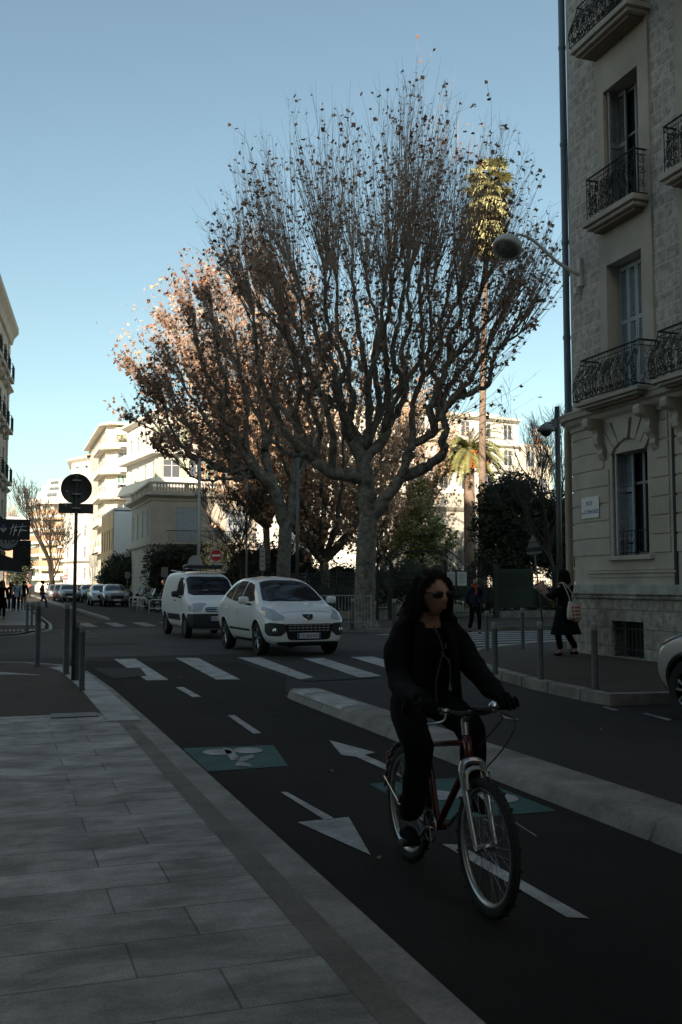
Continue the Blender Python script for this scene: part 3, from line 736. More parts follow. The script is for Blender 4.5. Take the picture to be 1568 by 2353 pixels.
# ================================================================== DISTANT AND SURROUNDING BUILDINGS
def wframe(path, s, off=0.0):
    (x,y),(dx,dy) = path_at(path, s); return Vector((x-dy*off, y+dx*off, 0)), Vector((dx,dy,0)), Vector((-dy,dx,0))
def plen(path): return sum(math.dist(a,b) for a,b in zip(path,path[1:]))
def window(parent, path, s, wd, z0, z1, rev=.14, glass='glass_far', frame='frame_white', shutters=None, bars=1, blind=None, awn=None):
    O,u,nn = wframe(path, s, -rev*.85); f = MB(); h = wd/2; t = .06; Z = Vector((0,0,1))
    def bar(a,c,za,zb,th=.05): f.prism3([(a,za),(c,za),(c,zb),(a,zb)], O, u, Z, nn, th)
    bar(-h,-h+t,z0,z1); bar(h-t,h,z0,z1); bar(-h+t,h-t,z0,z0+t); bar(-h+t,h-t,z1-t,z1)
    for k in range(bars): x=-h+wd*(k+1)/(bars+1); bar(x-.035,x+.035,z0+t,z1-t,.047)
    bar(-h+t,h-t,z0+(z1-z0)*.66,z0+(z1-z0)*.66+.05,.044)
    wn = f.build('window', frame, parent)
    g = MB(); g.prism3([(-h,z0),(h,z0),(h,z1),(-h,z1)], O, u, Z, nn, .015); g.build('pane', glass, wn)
    if blind:
        g = MB(); g.prism3([(-h+.02,z0+.02),(h-.02,z0+.02),(h-.02,z1-.02),(-h+.02,z1-.02)], O+nn*.06, u, Z, nn, .03); g.build('blind', blind, wn)
    if shutters:
        O2,u2,n2 = wframe(path, s, .01)
        for sd in (-1,1):
            g = MB(); a=sd*(h+.03); c=sd*(h+wd*.48); a,c=min(a,c),max(a,c)
            g.prism3([(a,z0),(c,z0),(c,z1),(a,z1)], O2, u2, Z, n2, .04)
            k=z0+.1
            while k<z1-.1: g.prism3([(a+.07,k),(c-.07,k),(c-.07,k+.05),(a+.07,k+.05)], O2+n2*.041, u2, Z, n2, .012); k+=.14
            g.build('shutter', shutters, parent)
    if awn:
        O2,u2,n2 = wframe(path, s, 0); g = MB(); h2=h*1.15
        p=[O2-u2*h2+Z*(z1+.1), O2+u2*h2+Z*(z1+.1), O2+u2*h2+n2*1.0+Z*(z1-.75), O2-u2*h2+n2*1.0+Z*(z1-.75)]
        g.add(p,[(0,1,2,3)]); g.add([p[3],p[2],p[2]-Z*.22,p[3]-Z*.22],[(0,1,2,3)]); a=g.build('awning', awn, parent, fixn=False)
        st = MB()
        for k in range(5):
            q0=p[0].lerp(p[1],(k+.25)/5); q1=p[0].lerp(p[1],(k+.75)/5); q2=p[3].lerp(p[2],(k+.75)/5); q3=p[3].lerp(p[2],(k+.25)/5); e=Vector((0,0,.012))
            st.add([q0+e,q1+e,q2+e,q3+e],[(0,1,2,3)])
        st.build('stripes','awning_green',a,fixn=False)
    return wn
def core(parent, path, depthvec, z0, z1, m, name='roof', inset=.4, top=.25):
    c = MB(); a = [Vector(wframe(path, min(max(s,.01),plen(path)-.01), -inset)[0]) for s in [0]+[sum(math.dist(p,q) for p,q in zip(path[:i+1],path[1:i+1])) for i in range(1,len(path))]]
    poly = [(p.x,p.y) for p in a]; poly = poly + [(poly[-1][0]+depthvec[0],poly[-1][1]+depthvec[1])] if depthvec else poly
    c.prism(poly, z0, z1); c.build('inner_wall', m, parent)
    r = MB(); b = [path[i] for i in range(len(path))]; 
    if depthvec: b = b + [(path[-1][0]+depthvec[0],path[-1][1]+depthvec[1])]
    r.prism(b, z1, z1+top); r.build(name, m, parent)
def rail(parent, pts, z, h, m='iron', step=.14, r=.012, bars=True, name='railing', horiz=0):
    t = MB()
    P = [Vector((p[0],p[1],z)) for p in pts]
    t.tube([p+Vector((0,0,h)) for p in P], r*1.8, 4); t.tube([p+Vector((0,0,.06)) for p in P], r, 4)
    for k in range(horiz): t.tube([p+Vector((0,0,h*(k+1)/(horiz+1))) for p in P], r, 4)
    for a, b in zip(P, P[1:]):
        n = max(1,int((b-a).length/(step if bars else 1.6)))
        for i in range(n+1): q=a.lerp(b,i/n); t.tube([q,q+Vector((0,0,h))], r, 3, cap=False)
    return t.build(name, m, parent)
def bandsweep(parent, path, z0, z1, d, m, name='cornice'):
    o = sweep(name, [(0,z0),(d*.5,z0+.02),(d,z0+(z1-z0)*.5),(d,z1),(0,z1+.01)], m, parent, path=path)
    return o
# ---- villa with balustrade
VX,VY = 10.5,74.0
V = thing('villa', 'shaded two storey cream villa with balustraded roof and ivy covered corner', 'house')
vp = [(18.5,VY),(VX,VY),(VX,85.5)]; L1 = 8.0
vo=[]
def vs(x): return 18.5-x
vwin = [(13.3,1.9,4.75,7.3,'fr'),(16.9,1.5,5.1,7.2,''),(16.9,1.4,1.2,3.6,'')]
for x,wd,a,b,k in vwin: vo.append((vs(x)-wd/2,vs(x)+wd/2,a,b))
sw = [(75.6+2.9*k) for k in range(4)]
for y in sw: vo.append((L1+y-VY-.5,L1+y-VY+.5,5.2,7.2)); vo.append((L1+y-VY-.5,L1+y-VY+.5,1.0,3.4))
wall_uv('wall', vp, 0, 8.2, vo, 'stone_light', V, 0, .16)
core(V, vp, (8,0), .1, 8.1, 'stone_light')
for x,wd,a,b,k in vwin: window(V, vp, vs(x), wd, a, b, blind='shutter_blue' if a>4 else None, glass='glass_dark', frame='frame_dim')
for y in sw:
    window(V, vp, L1+y-VY, 1.0, 5.2, 7.2, blind='shutter_grey', frame='frame_dim'); window(V, vp, L1+y-VY, 1.0, 1.0, 3.4, blind='shutter_grey', frame='frame_dim')
sweep('cornice', [(0,7.75),(.08,7.8),(.1,8.0),(.35,8.1),(.55,8.18),(.57,8.3),(.2,8.4),(0,8.42)], 'stone_light', V, path=vp)
sweep('string_course', [(0,4.35),(.1,4.4),(.25,4.52),(.25,4.6),(0,4.62)], 'stone_light', V, path=vp)
bl = MB()
for a,b in (((18.5,VY+.1),(VX+.1,VY+.1)),((VX+.1,VY+.1),(VX+.1,85.5))):
    d=Vector((b[0]-a[0],b[1]-a[1],0)); u=d.normalized(); nn=Vector((-u.y,u.x,0)); L=d.length
    bl.prism3([(0,9.05),(L,9.05),(L,9.2),(0,9.2)], (a[0],a[1],0), u, (0,0,1), nn, .28); bl.prism3([(0,8.4),(L,8.4),(L,8.52),(0,8.52)], (a[0],a[1],0), u, (0,0,1), nn, .25)
    k=0
    while k<L-.3:
        if int(k/2.6)%1==0 and (k%2.6)<.3: bl.prism3([(k,8.5),(k+.35,8.5),(k+.35,9.06),(k,9.06)],(a[0],a[1],0),u,(0,0,1),nn,.24); k+=.42
        else: bl.lathe([(.035,8.52),(.085,8.66),(.04,8.85),(.06,9.06)], (a[0]+u.x*(k+.1)+nn.x*.1,a[1]+u.y*(k+.1)+nn.y*.1,0), 'Z', 6, cap=False); k+=.23
bl.build('balustrade','stone_light',V)
m_=MB(); m_.prism([(11.6,VY-.8),(16.4,VY-.8),(16.4,VY+.02),(11.6,VY+.02)],4.55,4.68); bal=m_.build('balcony_slab','stone_light',V); 
t_=MB()
for k in range(34):
    x=11.65+k*.143; t_.tube([(x,VY-.75-.14*math.sin(PI*v*.9+.2),4.68+v*.85) for v in (0,.2,.45,.7,1)],.012,3)
t_.tube([(11.65,VY,5.55),(11.65,VY-.76,5.55),(16.35,VY-.76,5.55),(16.35,VY,5.55)],.025,4); t_.build('railing','iron',bal)
rus=MB()
for k in range(11): rus.box2((VX-.03,VY+.002,.4+k*.36),(VX,VY+11.3,.4+k*.36+.33)); rus.box2((VX-.03,VY-.03,.4+k*.36),(VX+1.2,VY,.4+k*.36+.33))
rus.build('rusticated_course','stone_light',V)
# ---- large white apartment house behind the villa
W = thing('apartment_house', 'sunlit white apartment house with green shutters rising behind the villa', 'building')
n0=fp(361,88); f0=fp(287,98); r0=fp(660,91)
wp=[r0,n0,f0]; LW=math.dist(r0,n0)
ZW=lambda py: zz(py,88)
wo=[]; wl=[]
for px in (380,402,452,500,560,610):
    s = LW*(px-660)/(361-660); 
    for (a,b) in ((1095,1052),(1016,975)):
        wl.append((s,1.7 if px<400 or px in(402,452) else 1.5,ZW(a),ZW(b)))
wl=[w_ for w_ in wl if True]
def ok(i): return True
wl=[(LW*(px-660)/(361-660),1.55,ZW(a),ZW(b)) for px in (391,447,505,560,612) for (a,b) in ((1095,1052),(1016,975))]
for s,wd,a,b in wl: wo.append((s-wd/2,s+wd/2,a,b))
sideS=[LW+math.dist(n0,f0)*t for t in (.15,.38,.62,.85)]
for s in sideS:
    for (a,b) in ((1095,1055),(1016,978),(1180,1140)): wo.append((s-.55,s+.55,ZW(a),ZW(b)))
wall_uv('wall', wp, 0, ZW(942), wo, 'cream', W, 0, .16)
core(W, wp, (14,6), .1, ZW(943), 'cream')
for s,wd,a,b in wl: window(W, wp, s, wd, a, b, shutters='shutter_green')
for s in sideS:
    for (a,b) in ((1095,1055),(1016,978),(1180,1140)): window(W, wp, s, 1.1, ZW(a), ZW(b), shutters='white_wall')
for py in (1034,1112): sweep('balcony_band', [(0,ZW(py)-.3),(.9,ZW(py)-.25),(.95,ZW(py)+.1),(.95,ZW(py)+.55),(.85,ZW(py)+.56),(.8,ZW(py)+.1),(0,ZW(py)+.1)], 'cream', W, path=wp)
sweep('cornice', [(0,ZW(950)),(.3,ZW(948)),(.6,ZW(944)),(.6,ZW(938)),(0,ZW(937))], 'cream', W, path=wp)
rail(W, [wframe(wp,s,.9)[0][:2] for s in (LW+.01+math.dist(n0,f0)*.02,LW+math.dist(n0,f0)*.95)], ZW(1034)+.55, .9, 'sign_grey', bars=False, horiz=2)
rail(W, [wframe(wp,s,.3)[0][:2] for s in (2,LW-.2)]+[wframe(wp,s,.3)[0][:2] for s in (LW+.2,LW+9)], ZW(937), 1.2, 'frame_white', bars=False, horiz=2)
ph=MB(); a=wframe(wp,0,-2.2)[0]; b=wframe(wp,LW-5.5,-2.2)[0]; ph.prism([(a.x,a.y),(b.x,b.y),(b.x+1,b.y+7),(a.x,a.y+7)], ZW(942), ZW(905)); pho=ph.build('roof_storey','cream2',W)
ppath=[(a.x,a.y),(b.x,b.y)]; 
for s in (3,7.5,12): 
    if s<plen(ppath)-1: window(pho, ppath, s, 1.3, ZW(938), ZW(915), rev=-.04)
ph=MB(); ph.prism([(a.x+.4,a.y-.8),(b.x-.5,b.y-.8),(b.x-.2,b.y+7),(a.x,a.y+7)], ZW(905), ZW(902)); ph.build('roof_slab','cream2',W)
# ---- low annex with pale blue gable and green blinds
AN = thing('annex_house', 'low house with pale blue gable wall and green roller blinds', 'house')
ap=[(16,90),(9.5,90),(9.5,101)]
ao=[(16-12.5-.9,16-12.5+.9,5.0,7.0)]; ao=[(16-12.9,16-10.9-.0,3.9,6.0+.2)]; ao=[(3.05,4.75,5.0,7.1),(3.05,4.75,1.2,3.3)]+[(6.5+k*2.2+.5,6.5+k*2.2+1.3,a,a+1.9) for k in range(5) for a in (1.3,4.7)]
wall_uv('wall', ap, 0, 8.2, [o for o in ao if o[0]<6.5 or True], 'bluewhite', AN, 0, .14)
wall_uv('street_wall', [(9.46,90),(9.46,101)], 0, 8.2, [(o[0]-6.5,o[1]-6.5,o[2],o[3]) for o in ao if o[0]>6.5], 'ochre', AN, 0, .1)
core(AN, ap, (6,0), .1, 8.1, 'bluewhite', top=.3)
for o in ao: window(AN, ap, (o[0]+o[1])/2, o[1]-o[0], o[2], o[3], blind='blind_green' if o[0]<6 else None)
rail(AN, [(15.5,90.1),(9.6,90.1),(9.6,100)], 8.4, 1.0, 'pole_grey', bars=False, horiz=2)
# ---- modern block with rounded balconies
MO = thing('balcony_block', 'cream apartment block with rounded corner balconies and striped awnings', 'building')
MX,MY=11.6,119.0
zl=[5.4,8.6,11.75,14.7,17.65]
mp_=[(24,MY),(MX+1.2,MY),(MX,MY+1.2),(MX,MY+26)]; LM=24-MX-1.2
mo=[]
for z in [1.9]+[z+.35 for z in zl[:4]]:
    for s in (LM-.9-.3,LM-4.6): mo.append((s-1.1,s+1.1,z,z+2.1))
    for k in range(6): s=LM+1.7+2+k*3.6; mo.append((s-.6,s+.6,z,z+2.0))
wall_uv('wall', mp_, 0, 20.3, [o for o in mo if True], 'cream2', MO, 0, .15)
core(MO, mp_, (12,0), .1, 20.2, 'cream2', top=.35)
aw=0
for o in mo:
    s=(o[0]+o[1])/2; aw+=1
    window(MO, mp_, s, o[1]-o[0], o[2], o[3], bars=2 if o[1]-o[0]>2 else 1, awn='awning' if (o[1]-o[0]>2 and aw in (19,25,26,14)) else None)
def roundbal(z, d, h, parent, m):
    pts=[(24,MY-d)]+[(MX-d*.6+2.2-2.2*math.sin(R(a)) , MY-d+2.2-2.2*math.cos(R(a))) for a in range(0,91,10)]+[(MX-d*.6,MY+9)]
    inner=[(24,MY)]+[(MX+1.2,MY),(MX,MY+1.2)]+[(MX,MY+9)]
    b=MB(); n=len(pts)
    b.v=[(p[0],p[1],z-.18) for p in pts]+[(p[0],p[1],z+h) for p in pts]
    for i in range(n-1): b.f.append((i,i+1,n+i+1,n+i))
    k=len(b.v); b.v+=[(p[0]+.1,p[1]+.12,z+h) for p in pts]+[(p[0]+.1,p[1]+.12,z) for p in pts]
    for i in range(n-1): b.f.append((n+i,n+i+1,k+i+1,k+i)); b.f.append((k+i,k+i+1,k+n+i+1,k+n+i))
    o=b.build('balcony',m,parent)
    s_=MB(); s_.prism(pts+[(MX+.02,MY+9),(MX+.02,MY+1.2),(MX+1.2,MY+.02),(24,MY+.02)], z-.2,z); s_.build('balcony_floor',m,o)
    rail(o,pts,z+h,.42 if h>.4 else 1.0,'sign_grey',bars=False,horiz=1 if h>.4 else 4); return o
for z in zl: roundbal(z,1.2,.75 if z<17 else .55,MO,'cream')
rf=MB(); rf.prism([(24,MY+1.8),(MX+1.5,MY+1.8),(MX+1.5,MY+24),(24,MY+24)],20.3,21.2)
tpw=MB(); tpw.prism([(24,MY-.6),(MX+.2,MY-.6),(MX-.8,MY+1),(MX-.8,MY+25),(24,MY+25)],20.4,20.65); tpw.build('roof_slab','cream',MO)
pl=MB(); rr=random.Random(4)
for k in range(500):
    s=rr.random(); x=MX+1+s*11; c=Vector((x,MY-.9+rr.uniform(-.2,.2),18.2+rr.uniform(0,.9))); a=rr.uniform(0,6.3); d=Vector((math.cos(a),math.sin(a),rr.uniform(-.4,.9)))*.22; e=d.orthogonal()*.5
    pl.add([c-d-e*.3,c+d,c+e],[(0,1,2)])
tag(pl.build('terrace_plants','leaf_olive',MO,fixn=False),kind='stuff')
# ---- lit blocks farther along
GB = thing('corner_block', 'sunlit cream corner building with loggia tower far along the street', 'building')
g0=fp(146,158); g1=fp(215,150)
gpth=[g1,g0,(g0[0]+1.2,g0[1]+26)]; Lg=plen(gpth[:2])
go=[(s-.5,s+.5,z,z+1.9) for s in (Lg*.3,Lg*.62,Lg*.88) for z in (2.3,5.6,8.9)]
wall_uv('wall', gpth, 0, 12.6, go, 'cream', GB, 0, .2)
core(GB, gpth, (12,0), .1, 12.5, 'cream')
for o in go: window(GB, gpth, (o[0]+o[1])/2, 1.0, o[2], o[3])
sweep('cornice', [(0,5.0),(.7,5.2),(.75,5.5),(0,5.55)], 'cream', GB, path=gpth)
g2=fp(160,168); g3=fp(205,163); gq=[g3,g2,(g2[0]+1.2,g2[1]+12)]; Lq=plen(gq[:2])
go=[(s-.75,s+.75,18.6,21.4) for s in (Lq*.28,Lq*.72)]
wall_uv('tower_wall', gq, 0, 22.6, go, 'cream', GB, 0, .5); core(GB, gq, (9,0), .1, 17.8, 'cream')
sweep('tower_cornice', [(0,22.2),(.8,22.5),(.85,22.8),(0,22.9)], 'cream', GB, path=gq); t_=MB(); t_.prism(gq+[(gq[-1][0]+9,gq[-1][1])],22.85,23.1); t_.build('tower_roof','roof_tile',GB)
T = thing('balcony_tower', 'far sunlit white apartment tower with wraparound brown balconies', 'building')
ZT=lambda py: zz(py,205)
a0,a1,a2=fp(76,210),fp(90,205),fp(150,203)
tpth=[a2,a1,a0]; Lt=plen(tpth)
to=[]; lev=[1184,1213,1243,1272,1301]
for py in lev+[1155,1322]:
    z=ZT(py)+.35
    for s in (2.2,4.9,7.4): to.append((s-.9,s+.9,z,z+1.6))
wall_uv('wall', tpth, 0, ZT(1143), [o for o in to if o[3]<ZT(1144)], 'cream2', T, 0, .2); core(T, tpth, (4,14), .1, ZT(1144), 'white_wall')
for o in to:
    if o[3]<ZT(1144): window(T, tpth, (o[0]+o[1])/2, 1.8, o[2], o[3], frame='frame_dim')
op=[(a2[0],a2[1]-1.6),(a1[0]-.2,a1[1]-1.6),(a0[0]-1.3,a0[1]-.6),(a0[0]-1.2,a0[1]+8)]
for py in lev:
    z=ZT(py); b=MB(); b.prism(op+[(a2[0],a2[1]+6)], z-.55, z); sl_=b.build('balcony','white_wall',T)
    b=MB(); n=len(op); b.v=[(p[0],p[1],z+.02) for p in op]+[(p[0],p[1],z+1.15) for p in op]+[(p[0],p[1]+.15,z+1.15) for p in op]+[(p[0],p[1]+.15,z+.02) for p in op]
    for i in range(n-1): 
        b.f.append((i,i+1,n+i+1,n+i)); b.f.append((2*n+i,2*n+i+1,3*n+i+1,3*n+i))
    b.build('parapet','tower_balcony',sl_,fixn=False)
    b=MB(); b.add([(op[0][0],op[0][1],z-.56),(op[1][0],op[1][1],z-.56),(op[1][0],op[1][1],z-.95),(op[0][0],op[0][1],z-.95)],[(0,1,2,3)]); b.build('valance','ochre',sl_)
b=MB(); b.prism(op+[(a2[0],a2[1]+6)],ZT(1333),ZT(1323)); b.build('entrance_band','white_wall',T)
b=MB(); b.prism(op+[(a2[0],a2[1]+6)],ZT(1158),ZT(1143)); b.build('top_band','white_wall',T)
for k,(pa,pb,y0,y1) in enumerate(((82,150,1143,1126),(92,150,1126,1112),(105,138,1112,1098))):
    q0,q1=fp(pa,208),fp(pb,206); b=MB(); b.prism([q1,q0,(q0[0]+.5,q0[1]+9),(q1[0],q1[1]+9)],ZT(y0),ZT(y1)); st_=b.build('roof_storey','white_wall',T); window(st_,[q1,q0],plen([q1,q0])*.5,2.4,ZT(y0)+.3,ZT(y1)-.3,rev=-.05,frame='frame_dim')
# ---- far end of the street on the left
LF = thing('pink_house', 'dusky pink house with grey roof at the far left end of the street', 'house')
l0,l1=fp(28,170),fp(66,175)
lp_=[l1,l0]; lo=[(s-.5,s+.5,z,z+1.7) for s in (.8,1.9) for z in (1.5,4.6,8.2)]
lpath=[(l1[0],l1[1]+6),l1,l0]; lpath=[l1,(l0[0]-3,l0[1])]
lo=[(s-.5,s+.5,z,z+1.7) for s in (1.0,2.6,4.2) for z in (1.5,4.6,8.2)]
wall_uv('wall', lpath, 0, 11, lo, 'salmon', LF, 0, .15); 
for o in lo: window(LF, lpath, (o[0]+o[1])/2, 1.0, o[2], o[3], frame='frame_dim')
b=MB(); b.prism([lpath[0],lpath[1],(lpath[1][0],lpath[1][1]+10),(lpath[0][0],lpath[0][1]+10)],10.9,11.3); b.prism([(lpath[0][0]-.6,lpath[0][1]+.5),(lpath[1][0],lpath[1][1]+.5),(lpath[1][0],lpath[1][1]+9),(lpath[0][0]-.6,lpath[0][1]+9)],11.3,13.4); b.build('roof','bluewhite',LF)
b=MB(); b.prism([(lpath[0][0]-.2,lpath[0][1]+.3),(lpath[1][0],lpath[1][1]+.3),(lpath[1][0],lpath[1][1]+9.9),(lpath[0][0]-.2,lpath[0][1]+9.9)],0,10.9); b.build('inner_wall','salmon',LF)
# ---- ornate building on the left beyond the crossing
LB = thing('ornate_building', 'pale stone building with heavy cornices and iron balconies at the left edge', 'building')
la=(-3.2,40.5); lb=(.35,77.0)
def rb_path(): return [(lb[0]-8,lb[1]+.5),(lb[0],lb[1]),(la[0],la[1]),(-16,39.6)]
lpth=[(-16,39.6),(la[0],la[1]),(lb[0],lb[1]),(lb[0]-8,lb[1]+.5)]
L0=math.dist(lpth[0],lpth[1]); L1_=math.dist(la,lb); ldir=Vector((lb[0]-la[0],lb[1]-la[1])).normalized()
lo=[(L0+1.8+k*2.9-.55,L0+1.8+k*2.9+.55,z,z+2.4) for k in range(12) for z in (5.2,8.9,12.6,16.3)]
wall_uv('wall', lpth, 0, 20.5, lo, 'stone_light', LB, 0, .2, side=-1)
def wf2(s, off=0):
    (x,y),(dx,dy)=path_at(lpth,s); return (x+dy*off,y-dx*off)
for o in lo:
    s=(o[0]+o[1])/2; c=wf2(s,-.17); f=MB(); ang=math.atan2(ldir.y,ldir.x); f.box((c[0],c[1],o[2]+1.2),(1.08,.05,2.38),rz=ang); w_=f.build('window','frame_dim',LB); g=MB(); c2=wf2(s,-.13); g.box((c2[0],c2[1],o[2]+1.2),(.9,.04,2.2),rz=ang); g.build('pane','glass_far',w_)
b=MB(); b.prism([wf2(.3,-.4),wf2(L0,-.4),wf2(L0+L1_,-.4),(lb[0]-9,lb[1])],.1,20.4); b.build('inner_wall','stone_light',LB)
for (z0,z1,d) in ((4.3,4.9,.9),(8.2,8.5,.3),(19.3,20.6,.6),(15.6,15.9,.35)):
    mb=MB(); pr=[(0,z0),(d*.3,z0+.05),(d*.5,z0+(z1-z0)*.4),(d,z0+(z1-z0)*.7),(d,z1),(0,z1+.02)]; pp=[wf2(.01,0)]; n=len(pr)
    ps=[lpth[0],lpth[1],lpth[2],lpth[3]]
    for i,p in enumerate(ps):
        a=ps[max(i-1,0)]; c=ps[min(i+1,3)]; t=Vector((c[0]-a[0],c[1]-a[1])).normalized()
        for dd,z in pr: mb.v.append((p[0]+t.y*dd,p[1]-t.x*dd,z))
    for i in range(3):
        for j in range(n-1): q=i*n+j; mb.f.append((q,q+1,q+n+1,q+n))
    mb.build('cornice','stone_light',LB,fixn=False)
for k in range(12):
    for z in (5.0,8.8,12.5,16.2):
        s=L0+1.8+k*2.9; a=wf2(s-.85,.02); b2=wf2(s-.85,.55); c=wf2(s+.85,.55); d=wf2(s+.85,.02)
        m_=MB(); m_.prism([a,b2,c,d],z-.22,z); m_.prism([wf2(s-.5,.02),wf2(s-.5,.3),wf2(s+.5,.3),wf2(s+.5,.02)],z-.6,z-.22); so_=m_.build('balcony_slab','stone_light',LB); rail(so_,[a,b2,c,d],z,.95,'iron',step=.16)
for s in (L0+.15,L0+L1_-1.3):
    rus=MB()
    for k in range(30):
        z=5.0+k*.5
        a=wf2(s,.0); b2=wf2(s,.06); c=wf2(s+1.1,.06); d=wf2(s+1.1,0); rus.prism([a,b2,c,d],z,z+.44)
    rus.build('quoin','stone_light',LB)
# mansard and chimney at the far end
b=MB(); b.prism([wf2(L0+1,-.8),wf2(L0+24,-.8),wf2(L0+24,-6),wf2(L0+1,-6)],20.5,23.4); b.build('mansard_roof','pipe_blue',LB)
# ---- long sunlit building behind the park
PB = thing('park_apartments', 'long sunlit cream apartment building seen behind the palms and plane trees', 'building')
b0=fp(640,100); b1=fp(900,104); b2_=fp(1196,112); b3=fp(1272,114)
pp1=[b2_,b1,b0]; ZB=lambda py: zz(py,108); Lb=plen(pp1)
po=[]; 
rows=[(998,972),(1060,1033),(1122,1096),(1184,1160)]
ss_=[Lb*(i+.5)/10 for i in range(10)]
for s in ss_:
    for a,b in rows: po.append((s-.6,s+.6,ZB(a),ZB(b)+.5))
wall_uv('wall', pp1, 0, ZB(947), po, 'cream', PB, 0, .2); 
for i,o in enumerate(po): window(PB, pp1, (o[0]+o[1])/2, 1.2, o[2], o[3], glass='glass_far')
c=MB(); c.prism([(b2_[0],b2_[1]+.4),(b1[0],b1[1]+.4),(b0[0],b0[1]+.4),(b0[0],b0[1]+13),(b2_[0],b2_[1]+13)],.1,ZB(948)); c.build('inner_wall','cream',PB)
for py in (1015,1078,1140): sweep('string_course',[(0,ZB(py)),(.5,ZB(py)+.1),(.5,ZB(py)+.35),(0,ZB(py)+.4)],'cream',PB,path=pp1)
sweep('cornice',[(0,ZB(956)),(.6,ZB(952)),(.7,ZB(947)),(0,ZB(946))],'cream',PB,path=pp1)
pp2=[b3,(b2_[0]+.1,b2_[1]-.3)]; po=[(s-.6,s+.6,ZB(a),ZB(b)+.5) for s in (1.2,3.0) for a,b in rows[1:]]
wall_uv('wing_wall', pp2, 0, ZB(1004), po, 'cream2', PB, 0, .2)
for o in po: window(PB, pp2, (o[0]+o[1])/2, 1.2, o[2], o[3])
c=MB(); c.prism([(b3[0],b3[1]+.4),(b2_[0],b2_[1]+.4),(b2_[0],b2_[1]+12),(b3[0],b3[1]+12)],.1,ZB(1004)); c.build('wing','cream2',PB)
rail(PB,[b3,b2_],ZB(1004),1.0,'sign_grey',bars=False,horiz=2)
c=MB(); c.prism([fp(1150,113),fp(1080,111),fp(1080,118),fp(1150,120)],ZB(947),ZB(930)); c.build('roof_storey','cream2',PB); c=MB(); c.prism([fp(985,108),fp(960,107),fp(960,110),fp(985,111)],ZB(947),ZB(925)); c.build('chimney','cream2',PB)
# potted plant on the wing terrace
pt=thing('terrace_pot','terracotta pot with a small shrub on the apartment terrace wall','plant pot',(*fp(1240,115),ZB(1004)))
m_=MB(); m_.lathe([(.35,0),(.55,.9),(.6,1.0)],n=10); m_.build('pot','roof_tile',pt)
m_=MB(); rr=random.Random(9)
for k in range(160):
    c_=Vector((rr.gauss(0,.5),rr.gauss(0,.5),1.6+rr.gauss(0,.4))); d=Vector((rr.uniform(-1,1),rr.uniform(-1,1),rr.uniform(-1,1))).normalized()*.22; e=d.orthogonal(); m_.add([c_,c_+d,c_+e],[(0,1,2)])
m_.build('foliage','leaf_orange',pt,fixn=False)
# ---- low pavilion in the park
PV = thing('garden_pavilion', 'low cream stone pavilion with moulded cornice standing in the park', 'house')
v1,v0=fp(1140,78),fp(985,76); vpp=[v1,v0]; ZV=lambda py: zz(py,77); Lv=plen(vpp)
vo=[(s-.5,s+.5,1.2,4.2) for s in (Lv*.2,Lv*.5,Lv*.8)]
wall_uv('wall', vpp, 0, ZV(1132), vo, 'stone_light', PV, 0, .2)
for o in vo: window(PV, vpp, (o[0]+o[1])/2, 1.0, o[2], o[3], frame='frame_dim')
c=MB(); c.prism([(v1[0],v1[1]+.35),(v0[0],v0[1]+.35),(v0[0],v0[1]+8),(v1[0],v1[1]+8)],.1,ZV(1133)); c.build('inner_wall','stone_light',PV)
sweep('cornice',[(0,ZV(1176)),(.2,ZV(1172)),(.4,ZV(1166)),(.4,ZV(1163)),(0,ZV(1162))],'stone_light',PV,path=vpp)
# ---- unseen blocks around the camera, some placed and sized to shade the crossing
def plainblock(name,label,pth,z1,m,dv,side=1,floorh=3.6,step=3.0):
    B=thing(name,label,'building'); L=plen(pth); oo=[]
    s=step/2
    while s<L-.8:
        z=4.6
        while z+2.3<z1-.8: oo.append((s-.6,s+.6,z,z+2.2)); z+=floorh
        s+=step
    wall_uv('wall',pth,0,z1,oo,m,B,0,.25,side=side)
    g=MB(); pts=[path_at(pth,0)[0]]+[p for p in pth[1:]]
    c=MB(); poly=[(p[0]+dv[0]*.02,p[1]+dv[1]*.02) for p in pth]+[(pth[-1][0]+dv[0],pth[-1][1]+dv[1]),(pth[0][0]+dv[0],pth[0][1]+dv[1])]; c.prism(poly,0.05,z1); c.build('inner_wall','glass_dark',B)
    c=MB(); c.prism([(p[0]-dv[0]*.01,p[1]-dv[1]*.01) for p in pth]+[(pth[-1][0]+dv[0],pth[-1][1]+dv[1]),(pth[0][0]+dv[0],pth[0][1]+dv[1])],z1,z1+.6); c.build('cornice',m,B)
    return B
NB = plainblock('near_shade_block','unseen tall cream block on the near left, sized to shade the crossing',[(-3.6,-20),(-3.6,7.5)],32,'plaster',(-4,0),side=-1)  # unseen mass, its height and width set to cast the street's shade
NB6 = plainblock('low_shade_block','unseen lower cream block behind the tall one, added to shade the leaning plane tree',[(-7.8,9.5),(-15.8,9.5)],29,'plaster',(0,-26),side=-1)  # unseen mass added to shade the second plane tree, leaving farther trees lit
NB2= plainblock('rear_block','long cream terrace farther back on the left side of the street',[(-3.6,-90),(-3.6,-20.4)],24,'plaster',(-14,0),side=-1)
NB3= plainblock('side_shade_block','unseen cream block along the cross street, raised to shade the shop signs',[(-16,10),(-60,10)],25,'plaster',(0,-24),side=-1)  # unseen mass, made tall enough for its shade to reach the shop signs
NB4= plainblock('facing_block','cream terrace on the right side of the street behind the camera',[(11.4,-14.5),(11.4,-90)],24,'plaster',(14,0),side=-1)
NB5= plainblock('end_block','cream block closing the street far behind the camera',[(11,-95),(-4,-95)],20,'plaster',(0,-12),side=1)
